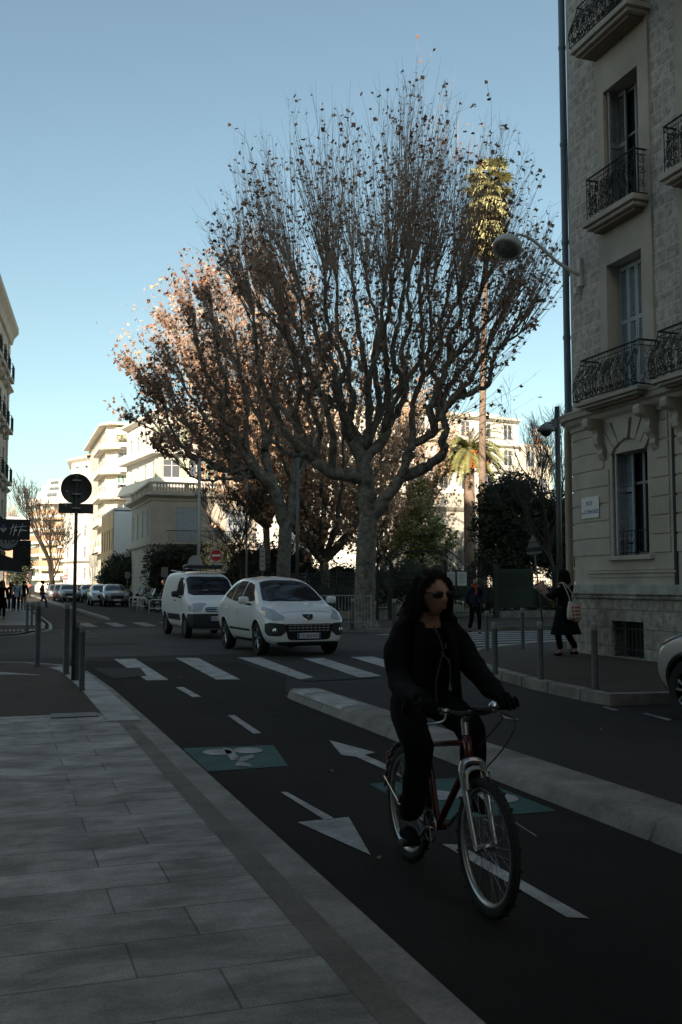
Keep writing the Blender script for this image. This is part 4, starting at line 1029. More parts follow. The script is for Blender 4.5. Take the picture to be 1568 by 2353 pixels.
# ================================================================== TREES AND PLANTS
class TreeB:
    def __init__(s, seed): s.r = random.Random(seed); s.wood = MB(); s.shoots = MB(); s.leaves = MB()
    def rv(s, k=1): return Vector((s.r.uniform(-k,k), s.r.uniform(-k,k), s.r.uniform(-k,k)))
    def limb(s, pts, r0, r1, knob=.14, n=7, wig=.05):
        P = bez(pts, 4); k = len(P); out = []; rs = []
        for i, p in enumerate(P):
            t = i/(k-1); q = p + (s.rv(wig) if 0 < i < k-1 else Vector((0,0,0)))
            out.append(q); rs.append((r0+(r1-r0)*t)*(1+s.r.uniform(-knob,knob)*(1 if i else 0)))
        s.wood.tube(out, rs, n); return out
    def leaf(s, p, size, droop=.5):
        r = s.r; a = r.uniform(0, 2*PI); u = Vector((math.cos(a), math.sin(a), r.uniform(-1,.5))).normalized(); w = u.orthogonal().normalized()
        w = (w + u.cross(w)*r.uniform(-1,1)).normalized(); z = size*r.uniform(.6,1.25); c = Vector(p)+Vector((0,0,-z*droop)); n_ = u.cross(w)*z*r.uniform(-.3,.3)
        s.leaves.add([c-u*z*.5, c-w*z*.52+u*z*.06, c-w*z*.20+u*z*.14+n_, c+u*z*.55, c+w*z*.22+u*z*.12+n_, c+w*z*.5+u*z*.02], [(0,1,2),(0,2,4),(2,3,4),(0,4,5)])
    env = None
    def shoot(s, p, d, L, r, leafp, lsize, curve=.35, twigs=4, upb=1.0):
        if s.env:
            c, a, h = s.env; f = s.r.uniform(.84, 1.05)
            for _ in range(9):
                e = Vector(p) + (d.normalized()+Vector((0,0,curve*.5)))*L*.93 - c
                if (e.x*e.x+e.y*e.y)/(a*a) + (e.z*e.z)/(h*h) < f*f or L < .8: break
                L *= .85
        pts = [Vector(p)]; d = d.normalized(); n = 5; st = L/n
        for i in range(n):
            d = (d + Vector((0,0,curve*upb/n*1.6)) + s.rv(.07)).normalized(); pts.append(pts[-1]+d*st)
        s.shoots.tube(pts, [r*(1-.85*i/n) for i in range(n+1)], 3, cap=False)
        for k in range(twigs):
            t = s.r.uniform(.15,.97); i = min(n-1, int(t*n)); q = pts[i].lerp(pts[i+1], t*n-i)
            dd = (pts[i+1]-pts[i]).normalized(); e = (dd + s.rv(.75)).normalized(); l2 = L*s.r.uniform(.07,.22)*(1.15-t*.4)
            m1 = q+e*l2*.5; m2 = q+e*l2+Vector((0,0,l2*.18)); s.shoots.tube([q,m1,m2], [r*.34,r*.28,r*.12], 3, cap=False)
            for kk in range(3):
                if s.r.random() < leafp: s.leaf(m1.lerp(m2, s.r.random()), lsize)
        for k in range(4):
            if s.r.random() < leafp*.9: t = s.r.uniform(.1,1); i = min(n-1,int(t*n)); s.leaf(pts[i].lerp(pts[i+1], t*n-i), lsize)
        return pts
    def finish(s, root, leafm='leaf_brown', bark='bark', twig='twig'):
        s.wood.build('trunk', bark, root, smooth=True)
        c = s.shoots.build('branches', twig, root, fixn=False)
        if s.leaves.f: s.leaves.build('foliage', leafm, root, fixn=False)
def plane_tree(label, trunk, stems, limbs, center, seed, nsh=11, L=(3.2,5.6), leafp=.30, lsize=.17, leafm='leaf_brown', group='plane trees', r_tip=.05, ext=True, shoot_along=.5, outb=.45, bark='bark', env=None, upw=.58):
    T_ = thing('plane_tree', label, 'tree', (0,0,0), group=group); t = TreeB(seed); t.env = env
    base = Vector(trunk[0]); r0 = trunk[-1]
    pts = [Vector(p) for p in trunk[:-1]]
    q = bez(pts, 5); k = len(q)
    t.wood.tube(q, [r0*(1.45-.5*min(1,i/3)) if i < 4 else r0*(.95-.15*i/k)*(1+t.r.uniform(-.03,.03)) for i in range(k)], 14)
    C = Vector(center)
    for pts, ra, rb in stems + limbs:
        o = t.limb(pts, ra, rb, n=8 if ra > .14 else 6, knob=.13, wig=.05 if ra>.12 else .06)
        isl = (pts, ra, rb) in limbs
        if not isl: continue
        tipd = (o[-1]-o[-3]).normalized()
        def grow(p, d, k, ls=1.0):
            for _ in range(k):
                outw = (p-C); outw.z *= .35; outw = outw.normalized() if outw.length > .2 else Vector((0,0,1))
                v = d*.4 + outw*outb + Vector((0,0,upw)) + t.rv(.42)
                t.shoot(p+t.rv(.05), v, t.r.uniform(*L)*ls, t.r.uniform(.010,.018), leafp, lsize, twigs=6)
        if ext:
            for e in range(3):
                outw = (o[-1]-C); outw.z *= .2; outw.normalize()
                d = (tipd*.6+outw*.35+Vector((0,0,.75))+t.rv(.32)).normalized(); l = t.r.uniform(.5,1.5)
                pe = [o[-1]]
                for i in range(4): d = (d+t.rv(.22)+Vector((0,0,.08))).normalized(); pe.append(pe[-1]+d*l/4)
                t.wood.tube(pe, [rb*1.0,rb*.8,rb*.72,rb*.6,rb*.7], 5)
                grow(pe[-1], d, nsh//2+2); grow(pe[2], d, 2, .7)
        else: grow(o[-1], tipd, nsh)
        for i in list(range(3, len(o)-1))*(3 if ext else 1):
            if t.r.random() < shoot_along*1.4:
                d = (t.rv(1)+Vector((0,0,.5))).normalized(); p = o[i]
                outw = (p-C); outw.normalize(); d = (d*.8+outw*.6+Vector((0,0,.5))).normalized()
                t.shoot(p, d, t.r.uniform(1.2,4.6), .012, leafp*1.3, lsize, twigs=6)
    # old knuckles
    for _ in range(26):
        v = t.r.choice(t.wood.v); 
        if v[2] > 3.2: t.wood.ball(v, t.r.uniform(.07,.15), 6, 4)
    t.finish(T_, leafm, bark); return T_, t
rd = random.Random(21)
def L3(pp, D, dd=0.0, ra=.13, rb=.055):
    """a limb read off the photograph; dd is how far it leans away from (+) or towards (-) the viewer"""
    n = len(pp); return ([DP(p[0], p[1], D + dd*i/(n-1)) for i, p in enumerate(pp)], ra, rb)
def L3b(pp, D, D0, dd=0.0, ra=.13, rb=.055):
    n = len(pp); return ([DP(p[0], p[1], D0 + dd*i/(n-1)) for i, p in enumerate(pp)], ra, rb)
D1 = 34.3; b1 = G(840,1440,.13)
tr1 = [b1+Vector((0,0,-.1)), DP(838,1400,D1), DP(840,1320,D1), DP(843,1240,D1), DP(848,1190,D1), .40]
st1 = [L3([(846,1200),(843,1140),(840,1095),(832,1044)],D1,0,.33,.30), L3([(850,1195),(872,1165),(894,1136),(922,1095)],D1,-.3,.27,.20),
       L3([(838,1100),(812,1094),(766,1088),(725,1060)],D1,-.6,.24,.19), L3([(922,1097),(968,1081),(1000,1060),(1021,1039),(1014,1010)],D1,-.9,.19,.15),
       L3([(832,1050),(845,1010),(852,985)],D1,1.0,.26,.19), L3([(836,1060),(810,1020),(794,985)],D1,.2,.24,.18), L3([(838,1060),(880,1010),(893,965)],D1,.3,.22,.17)]
li1 = [L3([(727,1062),(688,1030),(650,985),(628,930),(598,870),(590,800)],D1,-2.0,.15,.06), L3([(725,1060),(700,1000),(679,953),(690,900),(684,842),(660,780)],D1,-.8,.13),
 L3([(730,1065),(734,1000),(718,940),(698,900),(684,848),(668,770),(640,720)],D1,1.2,.12), L3([(770,1088),(766,1040),(764,998),(752,953),(743,907),(715,860),(702,800)],D1,-1.6,.14),
 L3([(800,1000),(780,930),(771,880),(766,840),(736,800),(722,746),(702,690)],D1,.6,.15), L3([(794,985),(812,930),(803,880),(798,815),(773,746),(776,678)],D1,2.0,.14),
 L3([(806,1010),(790,950),(782,900),(790,840),(760,770),(748,700)],D1,-2.2,.13), L3([(850,985),(849,925),(844,861),(831,792),(821,724),(812,655)],D1+1.0,.4,.15),
 L3([(852,985),(872,940),(866,880),(858,820),(868,750),(850,680)],D1+1.0,2.0,.14), L3([(893,965),(894,925),(890,880),(889,838),(885,769),(894,700),(900,650)],D1+.3,-.6,.15),
 L3([(890,975),(913,950),(931,905),(936,861),(922,815),(940,746),(936,670)],D1+.3,1.2,.14), L3([(885,985),(905,930),(925,880),(905,820),(915,740),(930,650)],D1,-1.8,.12),
 L3([(920,1097),(940,1044),(949,1021),(981,1007),(1000,980),(988,943),(1000,920),(1013,875),(1032,838),(1059,801),(1087,769),(1082,724),(1100,687)],D1-.3,-1.2,.17,.065),
 L3([(949,1022),(948,980),(950,925),(972,870),(968,820),(972,769),(965,700)],D1-.4,.8,.13), L3([(970,872),(1000,833),(1013,787),(1013,742),(1027,690)],D1,1.2,.10), 
 L3([(1014,1012),(1027,984),(1018,952),(1032,929),(1055,911),(1082,902),(1119,884),(1128,852),(1137,815),(1155,792)],D1-1.0,-.8,.14,.06),
 L3([(1030,932),(1055,897),(1078,879),(1096,847),(1120,800)],D1-1.2,.6,.09), L3([(1018,955),(1020,915),(1032,888),(1059,856),(1091,810),(1105,760)],D1-1,1.6,.11),
 L3([(1030,842),(1036,764),(1059,732),(1055,680)],D1-1,-.6,.09), L3([(1000,975),(1010,940),(1008,890),(985,830),(990,760),(985,690)],D1-.2,1.8,.10),
 L3([(845,1020),(870,960),(905,900),(960,840),(1010,770),(1050,700)],D1,3.4,.13), L3([(840,1030),(800,960),(735,900),(690,820),(650,740)],D1,3.2,.13), L3([(842,1030),(850,950),(845,880),(870,800),(880,700)],D1,-2.4,.13),
 L3([(735,1064),(700,1050),(655,1040),(615,1000),(585,940),(560,880)],D1,.6,.10)]
plane_tree('largest plane tree with a forked mottled trunk and few brown leaves at the crossing', tr1, st1, li1, DP(860,1000,D1), 5, nsh=24, L=(3.0,9.6), leafp=.20, lsize=.17, outb=.56, ext=True, env=(DP(865,830,D1),7.1,11.3))
D2 = 46.5; b2 = Vector((*fp(652,D2),.13))
tr2 = [b2, DP(651,1370,D2), DP(652,1300,D2), DP(655,1240,D2), DP(657,1200,D2), .37]
st2 = [L3([(656,1210),(645,1170),(633,1126),(607,1097),(580,1070)],D2,-.3,.32,.24), L3([(659,1210),(672,1155),(674,1111),(688,1040)],D2,.3,.26,.2), L3([(633,1128),(615,1070),(607,1030)],D2,1,.24,.2)]
li2 = [L3([(600,1092),(545,1088),(480,1062),(430,1035),(375,1000)],D2,-1.0,.13,.045), L3([(590,1085),(530,1050),(470,1005),(410,965),(355,905)],D2,.8,.13,.045), L3([(590,1090),(560,1100),(520,1100),(480,1105),(440,1095)],D2,-2.0,.10,.04),L3([(590,1080),(555,1040),(543,980),(531,936),(505,901),(475,863),(455,800)],D2,-1.5,.18,.07), L3([(580,1072),(545,1075),(519,1030),(505,995),(480,975),(460,940),(430,900)],D2,-.2,.16),
 L3([(585,1072),(568,1030),(566,980),(569,940),(560,892),(548,833),(540,780)],D2,.8,.17), L3([(607,1032),(607,980),(598,921),(592,877),(605,820),(600,760)],D2+.6,-1.0,.16), L3([(610,1035),(625,980),(636,930),(640,870),(655,800),(650,740)],D2+.8,1.5,.15),
 L3([(688,1042),(683,985),(657,950),(636,921),(625,870),(640,800)],D2,-1.4,.15), L3([(688,1040),(690,990),(672,940),(662,900),(680,840),(690,770)],D2,1,.14), L3([(675,1110),(700,1060),(720,1000),(705,930),(730,850)],D2,2.4,.13),
 L3([(607,1097),(570,1090),(535,1060),(500,1040),(465,1020),(435,980),(410,940)],D2,1.5,.15), L3([(600,1090),(570,1040),(530,1000),(500,950),(470,900),(430,850),(410,790)],D2,2.5,.15), L3([(560,1045),(530,1000),(510,940),(520,880),(500,820),(490,740)],D2,-2.5,.13),
 L3([(575,1072),(520,1085),(480,1060),(440,1050),(410,1010),(385,960)],D2,-2.6,.12)]
plane_tree('second plane tree leaning left over the van with brown leaves in its crown', tr2, st2, li2, DP(620,1040,D2), 8, nsh=24, L=(2.8,7.8), leafp=.24, lsize=.21, outb=.70, shoot_along=.9, env=(DP(555,880,D2),5.1,8.2), upw=.32)
def auto_plane(label, px, D, htrunk, hcrown, spread, seed, leafp, leafm, lsize=.22, nl=11, L=(3,5.4), nsh=9, rt=.3, bias=0):
    r_ = random.Random(seed); b = Vector((*fp(px,D),.13)); f = b+Vector((r_.uniform(-.3,.3),r_.uniform(-.3,.3),htrunk))
    tr_ = [b, b.lerp(f,.5)+Vector((.05,0,0)), f, rt]; li = []
    for k in range(nl):
        a = 2*PI*k/nl+r_.uniform(-.3,.3); pp = [f+Vector((0,0,-.15))]; s_ = spread*r_.uniform(.25,1); m = 6
        for i in range(1, m+1):
            t_ = i/m; pp.append(f+Vector((bias*t_+math.cos(a)*s_*t_**.75+r_.uniform(-.3,.3), math.sin(a)*s_*t_**.75+r_.uniform(-.3,.3), (hcrown-htrunk)*t_*r_.uniform(.9,1.05))))
        li.append((pp, .16, .06))
    return plane_tree(label, tr_, [], li, f+Vector((0,0,1.5)), seed, nsh=nsh, L=L, leafp=leafp, lsize=lsize, leafm=leafm, shoot_along=1.2, outb=.5)
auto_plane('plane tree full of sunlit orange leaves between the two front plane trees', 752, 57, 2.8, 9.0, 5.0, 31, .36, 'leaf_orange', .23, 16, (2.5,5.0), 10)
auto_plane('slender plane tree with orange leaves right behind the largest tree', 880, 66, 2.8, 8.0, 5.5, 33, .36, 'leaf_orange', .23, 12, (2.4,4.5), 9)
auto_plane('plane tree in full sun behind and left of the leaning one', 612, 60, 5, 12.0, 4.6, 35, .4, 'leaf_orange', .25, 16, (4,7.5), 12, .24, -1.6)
# generic bare branching tree
MATS['far_twig']=mat('far_twig',(.030,.024,.019),.95)
def bare_tree(label, name, base, h, spread, seed, cat='tree', r0=.12, levels=4, wood='dark_twig', leafp=0, lean=0, leafm='leaf_olive', forks=(3,4), thing_=None, first=.28, twr=.006):
    T_ = thing_ or thing(name, label, cat); t = TreeB(seed)
    def br(p, d, L, r, lv):
        n = 4; pts = [p]
        for i in range(n): d = (d+t.rv(.16)+Vector((0,0,.05))).normalized(); pts.append(pts[-1]+d*L/n)
        (t.wood if lv >= levels-1 else t.shoots).tube(pts, [max(twr,r*(1-.45*i/n)) for i in range(n+1)], 7 if lv>=levels-1 else 3, cap=False)
        if lv <= 0:
            if t.r.random() < leafp: t.leaf(pts[-1], .12)
            return
        for k in range(t.r.randint(*forks)):
            e = (d*1.0 + Vector((t.r.uniform(-1,1)*spread, t.r.uniform(-1,1)*spread, t.r.uniform(-.25,.6)))).normalized()
            q = pts[t.r.randint(2,4)] if k else pts[-1]
            br(q, e, L*t.r.uniform(.6,.85), r*.55, lv-1)
    br(Vector(base), Vector((lean,0,1)), h*first, r0, levels); t.finish(T_, leafm, wood, wood); return T_
bare_tree('small bare tree with a dense tangle of fine twigs in front of the villa', 'bare_tree', (*fp(548,50),.13), 7.2, .85, 41, levels=6, r0=.11, leafp=.08, twr=.009, forks=(3,4))
bare_tree('bare dark tree behind the camera pole beside the stone building', 'bare_tree', (*fp(1292,47),.13), 11.8, .55, 43, levels=6, r0=.15)
bare_tree('leafless shrub arching in front of the garden pavilion', 'bare_tree', (*fp(1070,60),.13), 6, .8, 44, levels=5, r0=.07, wood='bark')
bare_tree('tall dark bare tree in front of the far balcony tower', 'bare_tree', (*fp(124,128),.0), 15.5, .38, 45, levels=6, r0=.42, twr=.020, forks=(3,3), wood='far_twig')
bare_tree('smaller spreading bare tree left of the tall one before the tower', 'bare_tree', (*fp(110,118),.0), 12, .62, 46, levels=6, r0=.22, twr=.018, forks=(3,3), wood='far_twig')
bare_tree('pale leafless poplar beyond the pink house at the far left', 'bare_tree', (*fp(50,230),.0), 24, .25, 47, levels=5, r0=.3, wood='twig', twr=.03)
# evergreen masses
def leafy(name, label, cat, blobs, count, size, m, seed, trunk=None, group=None, dark=None):
    T_ = thing(name, label, cat, group=group); r_ = random.Random(seed); mb = MB(); vol = [b[1][0]*b[1][1]*b[1][2] for b in blobs]
    for _ in range(count):
        c, s_ = r_.choices(blobs, vol)[0]; v = Vector((r_.gauss(0,1),r_.gauss(0,1),r_.gauss(0,1))).normalized()
        rr = (.55+.45*r_.random()**.5); nn = noise.noise(Vector((v.x*2.2+seed,v.y*2.2,v.z*2.2)))*.35
        p = Vector((c[0]+v.x*s_[0]*(rr+nn), c[1]+v.y*s_[1]*(rr+nn), c[2]+v.z*s_[2]*(rr+nn)))
        if p.z < .2: continue
        a = Vector((r_.uniform(-1,1),r_.uniform(-1,1),r_.uniform(-.8,.5))).normalized(); b = a.orthogonal().normalized(); b = (b+a.cross(b)*r_.uniform(-1,1)).normalized(); z = size*r_.uniform(.6,1.3)
        mb.add([p-a*z*.6, p-b*z*.28, p+a*z*.7, p+b*z*.28], [(0,1,2,3)])
    mb.build('foliage', m, T_, fixn=False)
    if dark:
        mc = MB()
        for c, s_ in blobs: 
            o_=len(mc.v); mc.ball(c, 1, 12, 8, (s_[0]*.62,s_[1]*.62,s_[2]*.66))
            for i in range(o_,len(mc.v)):
                v=mc.v[i]; mc.v[i]=tuple(Vector(v)+Vector((1,1,1))*.35*noise.noise(Vector(v)*.9))
        mc.build('inner_foliage', m, T_)
    if trunk:
        tb = MB(); tb.tube(trunk[0], trunk[1], 8); 
        for c, s_ in blobs[:4]: tb.tube([trunk[0][-1], Vector(c)], [trunk[1][-1]*.6,.03], 5)
        tb.build('trunk','bark',T_,smooth=True)
    return T_
def BL(px, py, D, sx, sy, sz): p = DP(px,py,D); return (tuple(p), (sx,sy,sz))
def trk(px, D, h, r): x,y = fp(px,D); return ([Vector((x,y,.1)),Vector((x+.1,y,h*.5)),Vector((x,y,h))],[r,r*.8,r*.6])
leafy('magnolia_tree','bright olive green evergreen tree right of the largest plane trunk','tree',[BL(968,1150,56,.8,.8,1.2),BL(970,1210,56,1.35,1.3,1.1),BL(950,1245,56,1.3,1.3,.9),BL(1005,1240,56,1.2,1.2,.9),BL(975,1290,56,1.4,1.3,1.0),BL(966,1110,56,.45,.45,.8)],7500,.17,'leaf_olive',51,trk(972,56,3.2,.14))
leafy('evergreen_tree','broad dark evergreen tree left of the camera pole','tree',[BL(1150,1145,50,1.35,1.4,1.2),BL(1190,1135,50,1.2,1.3,1.1),BL(1130,1210,50,1.1,1.4,1.3),BL(1185,1225,50,1.8,1.6,1.5),BL(1160,1290,50,1.8,1.6,1.1)],15000,.16,'leaf_dark',52,trk(1165,50,3,.16),dark=1)
leafy('evergreen_tree','lower dark evergreen with pale yellow leaves behind the tilted triangular sign','tree',[BL(1250,1170,51,1.3,1.4,1.1),BL(1290,1200,51,1.2,1.4,1.3),BL(1245,1260,51,1.6,1.6,1.4),BL(1300,1270,51,1.3,1.5,1.4)],12000,.15,'leaf_dark',53,trk(1270,51,3,.14),dark=1)
leafy('garden_shrub','dark shrub behind the railings beside the largest plane trunk','shrub',[BL(905,1345,50,1.3,1.0,1.0),BL(940,1330,50,1.0,1.0,1.1)],3500,.13,'leaf_dark',54,dark=1)
leafy('garden_shrub','dark shrub behind the notice boards on the railings','shrub',[BL(1010,1345,50,1.6,1.0,1.0),BL(1060,1350,50,1.5,1.0,.8)],4000,.13,'leaf_dark',55,dark=1)
leafy('ivy_mass','thick dark ivy covering the corner of the villa wall','ivy',[BL(372+34*k,1325,71.5,1.5,.7,2.1) for k in range(5)]+[BL(372+34*k,1285,71.5,1.4,.7,1.0) for k in range(5)],14000,.16,'leaf_hedge',56,dark=1)
leafy('ivy_hedge','tall dark hedge behind the no entry sign and the small bare tree','hedge',[BL(500+32*k,1310,62,1.3,.9,2.0) for k in range(7)]+[BL(530+40*k,1345,60,1.6,.8,1.5) for k in range(9)],17000,.16,'leaf_hedge',57,dark=1)
leafy('garden_bush','dark green bush in front of the pale blue gable','shrub',[BL(272,1320,84,1.5,1.2,1.5),BL(290,1310,84,1.0,1.0,1.6),BL(250,1330,84,1.0,1.0,1.1),BL(262,1290,84,.6,.6,.8)],5000,.18,'leaf_dark',58,dark=1)
leafy('street_bush','dark clipped bush beside the far no entry sign on the left','shrub',[BL(44,1315,118,1.5,1.2,2.0),BL(54,1300,120,1.2,1.2,1.5)],3500,.22,'leaf_dark',59,dark=1)
# tall fan palm
def fan_palm():
    T_ = thing('fan_palm','very tall slender fan palm with sunlit crown and dry skirt','palm tree'); D=62; r_=random.Random(3)
    x0,y0 = fp(1107,D); top = DP(1122,450,D); b = Vector((x0,y0,.1)); t=MB(); pts=bez([b,DP(1109,1000,D),DP(1113,750,D),top],7); n=len(pts)
    t.tube(pts,[.26-.10*min(1,i/n*1.3) for i in range(n)],10); t.build('trunk','palm_trunk',T_,smooth=True)
    def fan(c,d,L,R_,m,droop):
        d=d.normalized(); side=d.cross(Vector((0,0,1))); side=side.normalized() if side.length>.1 else Vector((1,0,0)); up=side.cross(d)
        k=c+d*L; m.tube([c,c.lerp(k,.5)+Vector((0,0,.05)),k],.012,3,cap=False)
        N_=15
        for i in range(N_):
            a=R(-78+156*i/(N_-1)); v=(d*math.cos(a)+side*math.sin(a)).normalized(); l=R_*(1-.25*abs(i/(N_-1)-.5)*2)*r_.uniform(.85,1.1)
            w=(side*math.cos(a)-d*math.sin(a))*.085; e=k+v*l+Vector((0,0,-droop*l*r_.uniform(.6,1.2))); mid=k+v*l*.55+Vector((0,0,-droop*l*.12))
            m.add([k,mid-w,e,mid+w],[(0,1,2,3)])
    g=MB(); dd=MB()
    for k in range(72):
        a=r_.uniform(0,2*PI); el=r_.uniform(-1.1,1.35); v=Vector((math.cos(a)*math.cos(el),math.sin(a)*math.cos(el),math.sin(el))); fan(top+Vector((0,0,r_.uniform(-.5,.9))),v,r_.uniform(.55,1.1),r_.uniform(.9,1.3),g,.35+.3*(el<0))
    for k in range(40):
        a=r_.uniform(0,2*PI); v=Vector((math.cos(a)*.55,math.sin(a)*.55,-1)); fan(top+Vector((0,0,-r_.uniform(.3,2.4))),v,r_.uniform(.4,.9),r_.uniform(.8,1.2),dd,.5)
    for k in range(26):
        a=r_.uniform(0,2*PI); v=Vector((math.cos(a),math.sin(a),-.7)); fan(top+Vector((0,0,-r_.uniform(.8,3.0))),v,r_.uniform(.5,1.0),1.05,g,.6)
    g.build('crown','palm_green',T_,fixn=False); dd.build('dry_skirt','palm_dead',T_,fixn=False)
fan_palm()
def date_palm(name,label,px,py,D,seed,fr=60,L=2.3,zb=0):
    T_=thing(name,label,'palm tree'); c=DP(px,py,D); r_=random.Random(seed); t=MB(); t.tube([Vector((c.x,c.y,.1)),c],[.4,.34],10); t.build('trunk','palm_trunk',T_,smooth=True)
    g=MB(); o=MB()
    for k in range(fr):
        a=r_.uniform(0,2*PI); el=r_.uniform(-.15,1.3); d=Vector((math.cos(a)*math.cos(el),math.sin(a)*math.cos(el),math.sin(el))); p=c+Vector((0,0,.2)); pts=[p]; l=L*r_.uniform(.8,1.1)
        for i in range(7): d=(d+Vector((0,0,-.27))).normalized(); pts.append(pts[-1]+d*l/7)
        g.tube(pts,.015,3,cap=False); side=Vector((-math.sin(a),math.cos(a),0))
        for i in range(1,7):
            for j in range(5):
                q=pts[i].lerp(pts[i+1],j/5) if i<7 else pts[i]
                for sd in (-1,1):
                    e=q+(side*sd*.85+ (pts[i+1]-pts[i]).normalized()*.5+Vector((0,0,-.35)))*.5*(1.1-i/9); w=(pts[i+1]-pts[i]).normalized()*.040; g.add([q-w,e,q+w],[(0,1,2)])
    for k in range(26):
        a=r_.uniform(0,2*PI); q=c+Vector((math.cos(a)*.8,math.sin(a)*.8,.0)); pts=[c,q,q+Vector((math.cos(a)*.45,math.sin(a)*.45,-.95))]
        o.tube(pts,.02,3)
        for j in range(30): s_=q.lerp(pts[2],r_.random())+Vector((r_.gauss(0,.12),r_.gauss(0,.12),r_.gauss(0,.12))); o.ball(s_,.065,4,3)
    g.build('crown','date_green',T_,fixn=False); o.build('fruit_cluster','date_orange',T_,fixn=False)
date_palm('date_palm','broad date palm with arching fronds and orange fruit clusters behind the evergreen',1078,1045,64,61,fr=80,L=3.3)
# fallen leaves and small litter on the ground
lt=MB(); rr=random.Random(77)
for k in range(200):
    x,y=(rr.uniform(9.5,22),rr.uniform(30.5,37)) if k<140 else (rr.uniform(-1,12),rr.uniform(4,34)); a=rr.uniform(0,6); s_=rr.uniform(.03,.07) if k<140 else rr.uniform(.02,.04); z=.145 if k<140 else .02
    if k>=140 and (x<1.7 or 3.7<x<4.6 or x>7.2): continue
    lt.add([(x+s_*math.cos(a+q),y+s_*math.sin(a+q),z+(.015 if i%2 else 0)) for i,q in enumerate((0,1.3,2.9,4.4))],[(0,1,2,3)])
tag(lt.build('fallen_leaves','leaf_brown',fixn=False),'scattered dry brown leaves lying on the road and pavements','leaf litter',kind='stuff')
# ================================================================== VEHICLES
def to_mesh_obj(o):
    dg = bpy.context.evaluated_depsgraph_get(); dg.update(); me = bpy.data.meshes.new_from_object(o.evaluated_get(dg)); old = o.data; o.modifiers.clear(); o.data = me; return o
def in_grid(poly, sub=3):
    bm = bmesh.new(); vs = [bm.verts.new((p[0],p[1],0)) for p in poly]; f = bm.faces.new(vs); bmesh.ops.triangulate(bm, faces=[f])
    for _ in range(sub): bmesh.ops.subdivide_edges(bm, edges=bm.edges[:], cuts=1, use_grid_fill=True)
    V = [tuple(v.co) for v in bm.verts]; bm.verts.index_update(); F = [tuple(v.index for v in f.verts) for f in bm.faces]; bm.free(); return V, F
def rnd_poly(poly, k=2):
    for _ in range(k):
        out = []
        for i in range(len(poly)):
            a, b = poly[i], poly[(i+1)%len(poly)]
            f = .10 if _ == 0 else .28; out += [(a[0]*(1-f)+b[0]*f, a[1]*(1-f)+b[1]*f), (a[0]*f+b[0]*(1-f), a[1]*f+b[1]*(1-f))]
        poly = out
    return poly
def patch(bvh, poly, axis, name, m, parent, off=.004, sub=3, rnd=1):
    """a panel that follows the curved body: its outline is projected on the body and stands off by a few millimetres"""
    if rnd: poly = rnd_poly(poly, rnd)
    V, F = in_grid(poly, sub); mb = MB(); vs = []; bad = set()
    for a, b, _ in V:
        if axis == 'F': o, d = Vector((6,a,b)), Vector((-1,0,0))
        elif axis == 'B': o, d = Vector((-6,a,b)), Vector((1,0,0))
        elif axis == 'L': o, d = Vector((a,3,b)), Vector((0,-1,0))
        elif axis == 'R': o, d = Vector((a,-3,b)), Vector((0,1,0))
        elif axis in ('D1','D-1'):
            sg_ = 1 if axis == 'D1' else -1; d = Vector((-.7071,-.7071*sg_,0)); o = Vector((-.7071,.7071*sg_,0))*a + Vector((0,0,b)) - d*5
        else: o, d = Vector((a,b,4)), Vector((0,0,-1))
        h, n, i, dist = bvh.ray_cast(o, d)
        if h is None or (axis in 'LR' and abs(h.y) < .45) or (axis == 'F' and h.x < .1): h, n = (o+d*4.2, -d); bad.add(len(vs))
        if n.dot(d) > 0: n = -n
        vs.append(h + (n*.5-d*.5)*off)
    mb.add(vs, [f for f in F if not bad.intersection(f)]); return mb.build(name, m, parent, smooth=True, fixn=False)
def flip(poly): return [(-p[0],p[1]) for p in poly][::-1]
def hull(stations, paint, root, wheels, wr, name='body', sub=2, ww=.26):
    V=[];F=[];n=0
    for (x,zb,wl,wm,zs,ws,zt,wt,cr) in stations:
        h=[(0,zb),(wl*.8,zb),(wl,zb+.07),(wm,zb+(zs-zb)*.45),(wm*.99,zs-.07),(ws,zs),((ws+wt)/2+.012,(zs+zt)/2),(wt,zt-.035),(wt*.72,zt),(0,zt+cr)]
        ring=h+[(-p[0],p[1]) for p in h[-2:0:-1]]; n=len(ring)
        V+=[(x,p[0],p[1]) for p in ring]
    for i in range(len(stations)-1):
        for j in range(n): a=i*n+j; b=i*n+(j+1)%n; F.append((a,b,b+n,a+n))
    F.append(tuple(range(n))); F.append(tuple((len(stations)-1)*n+j for j in range(n))[::-1])
    mb=MB(); mb.v=V; mb.f=F; o=mb.build(name,paint,root,smooth=True); o.data.materials.append(MATS['black'])
    s_=o.modifiers.new('s','SUBSURF'); s_.levels=s_.render_levels=sub
    cut=MB()
    for (wx,wy) in wheels: cut.lathe([(wr*1.13,-ww/2-.1),(wr*1.13,ww/2+.1)],(wx,wy,wr*1.0),'Y',28)
    # keep cutters in one temporary object
    c=cut.build('cutter','black'); c.data.materials.clear(); c.data.materials.append(MATS['black']); c.data.materials.append(MATS['black'])
    c.parent=root
    for p in c.data.polygons: p.material_index=1
    b=o.modifiers.new('b','BOOLEAN'); b.operation='DIFFERENCE'; b.object=c; b.solver='EXACT'
    to_mesh_obj(o); bpy.data.objects.remove(c)
    o.data.polygons.foreach_set('use_smooth',[True]*len(o.data.polygons)); o.data.set_sharp_from_angle(angle=R(38))
    bm=bmesh.new(); bm.from_mesh(o.data); bvh=BVHTree.FromBMesh(bm); bm.free(); return o,bvh
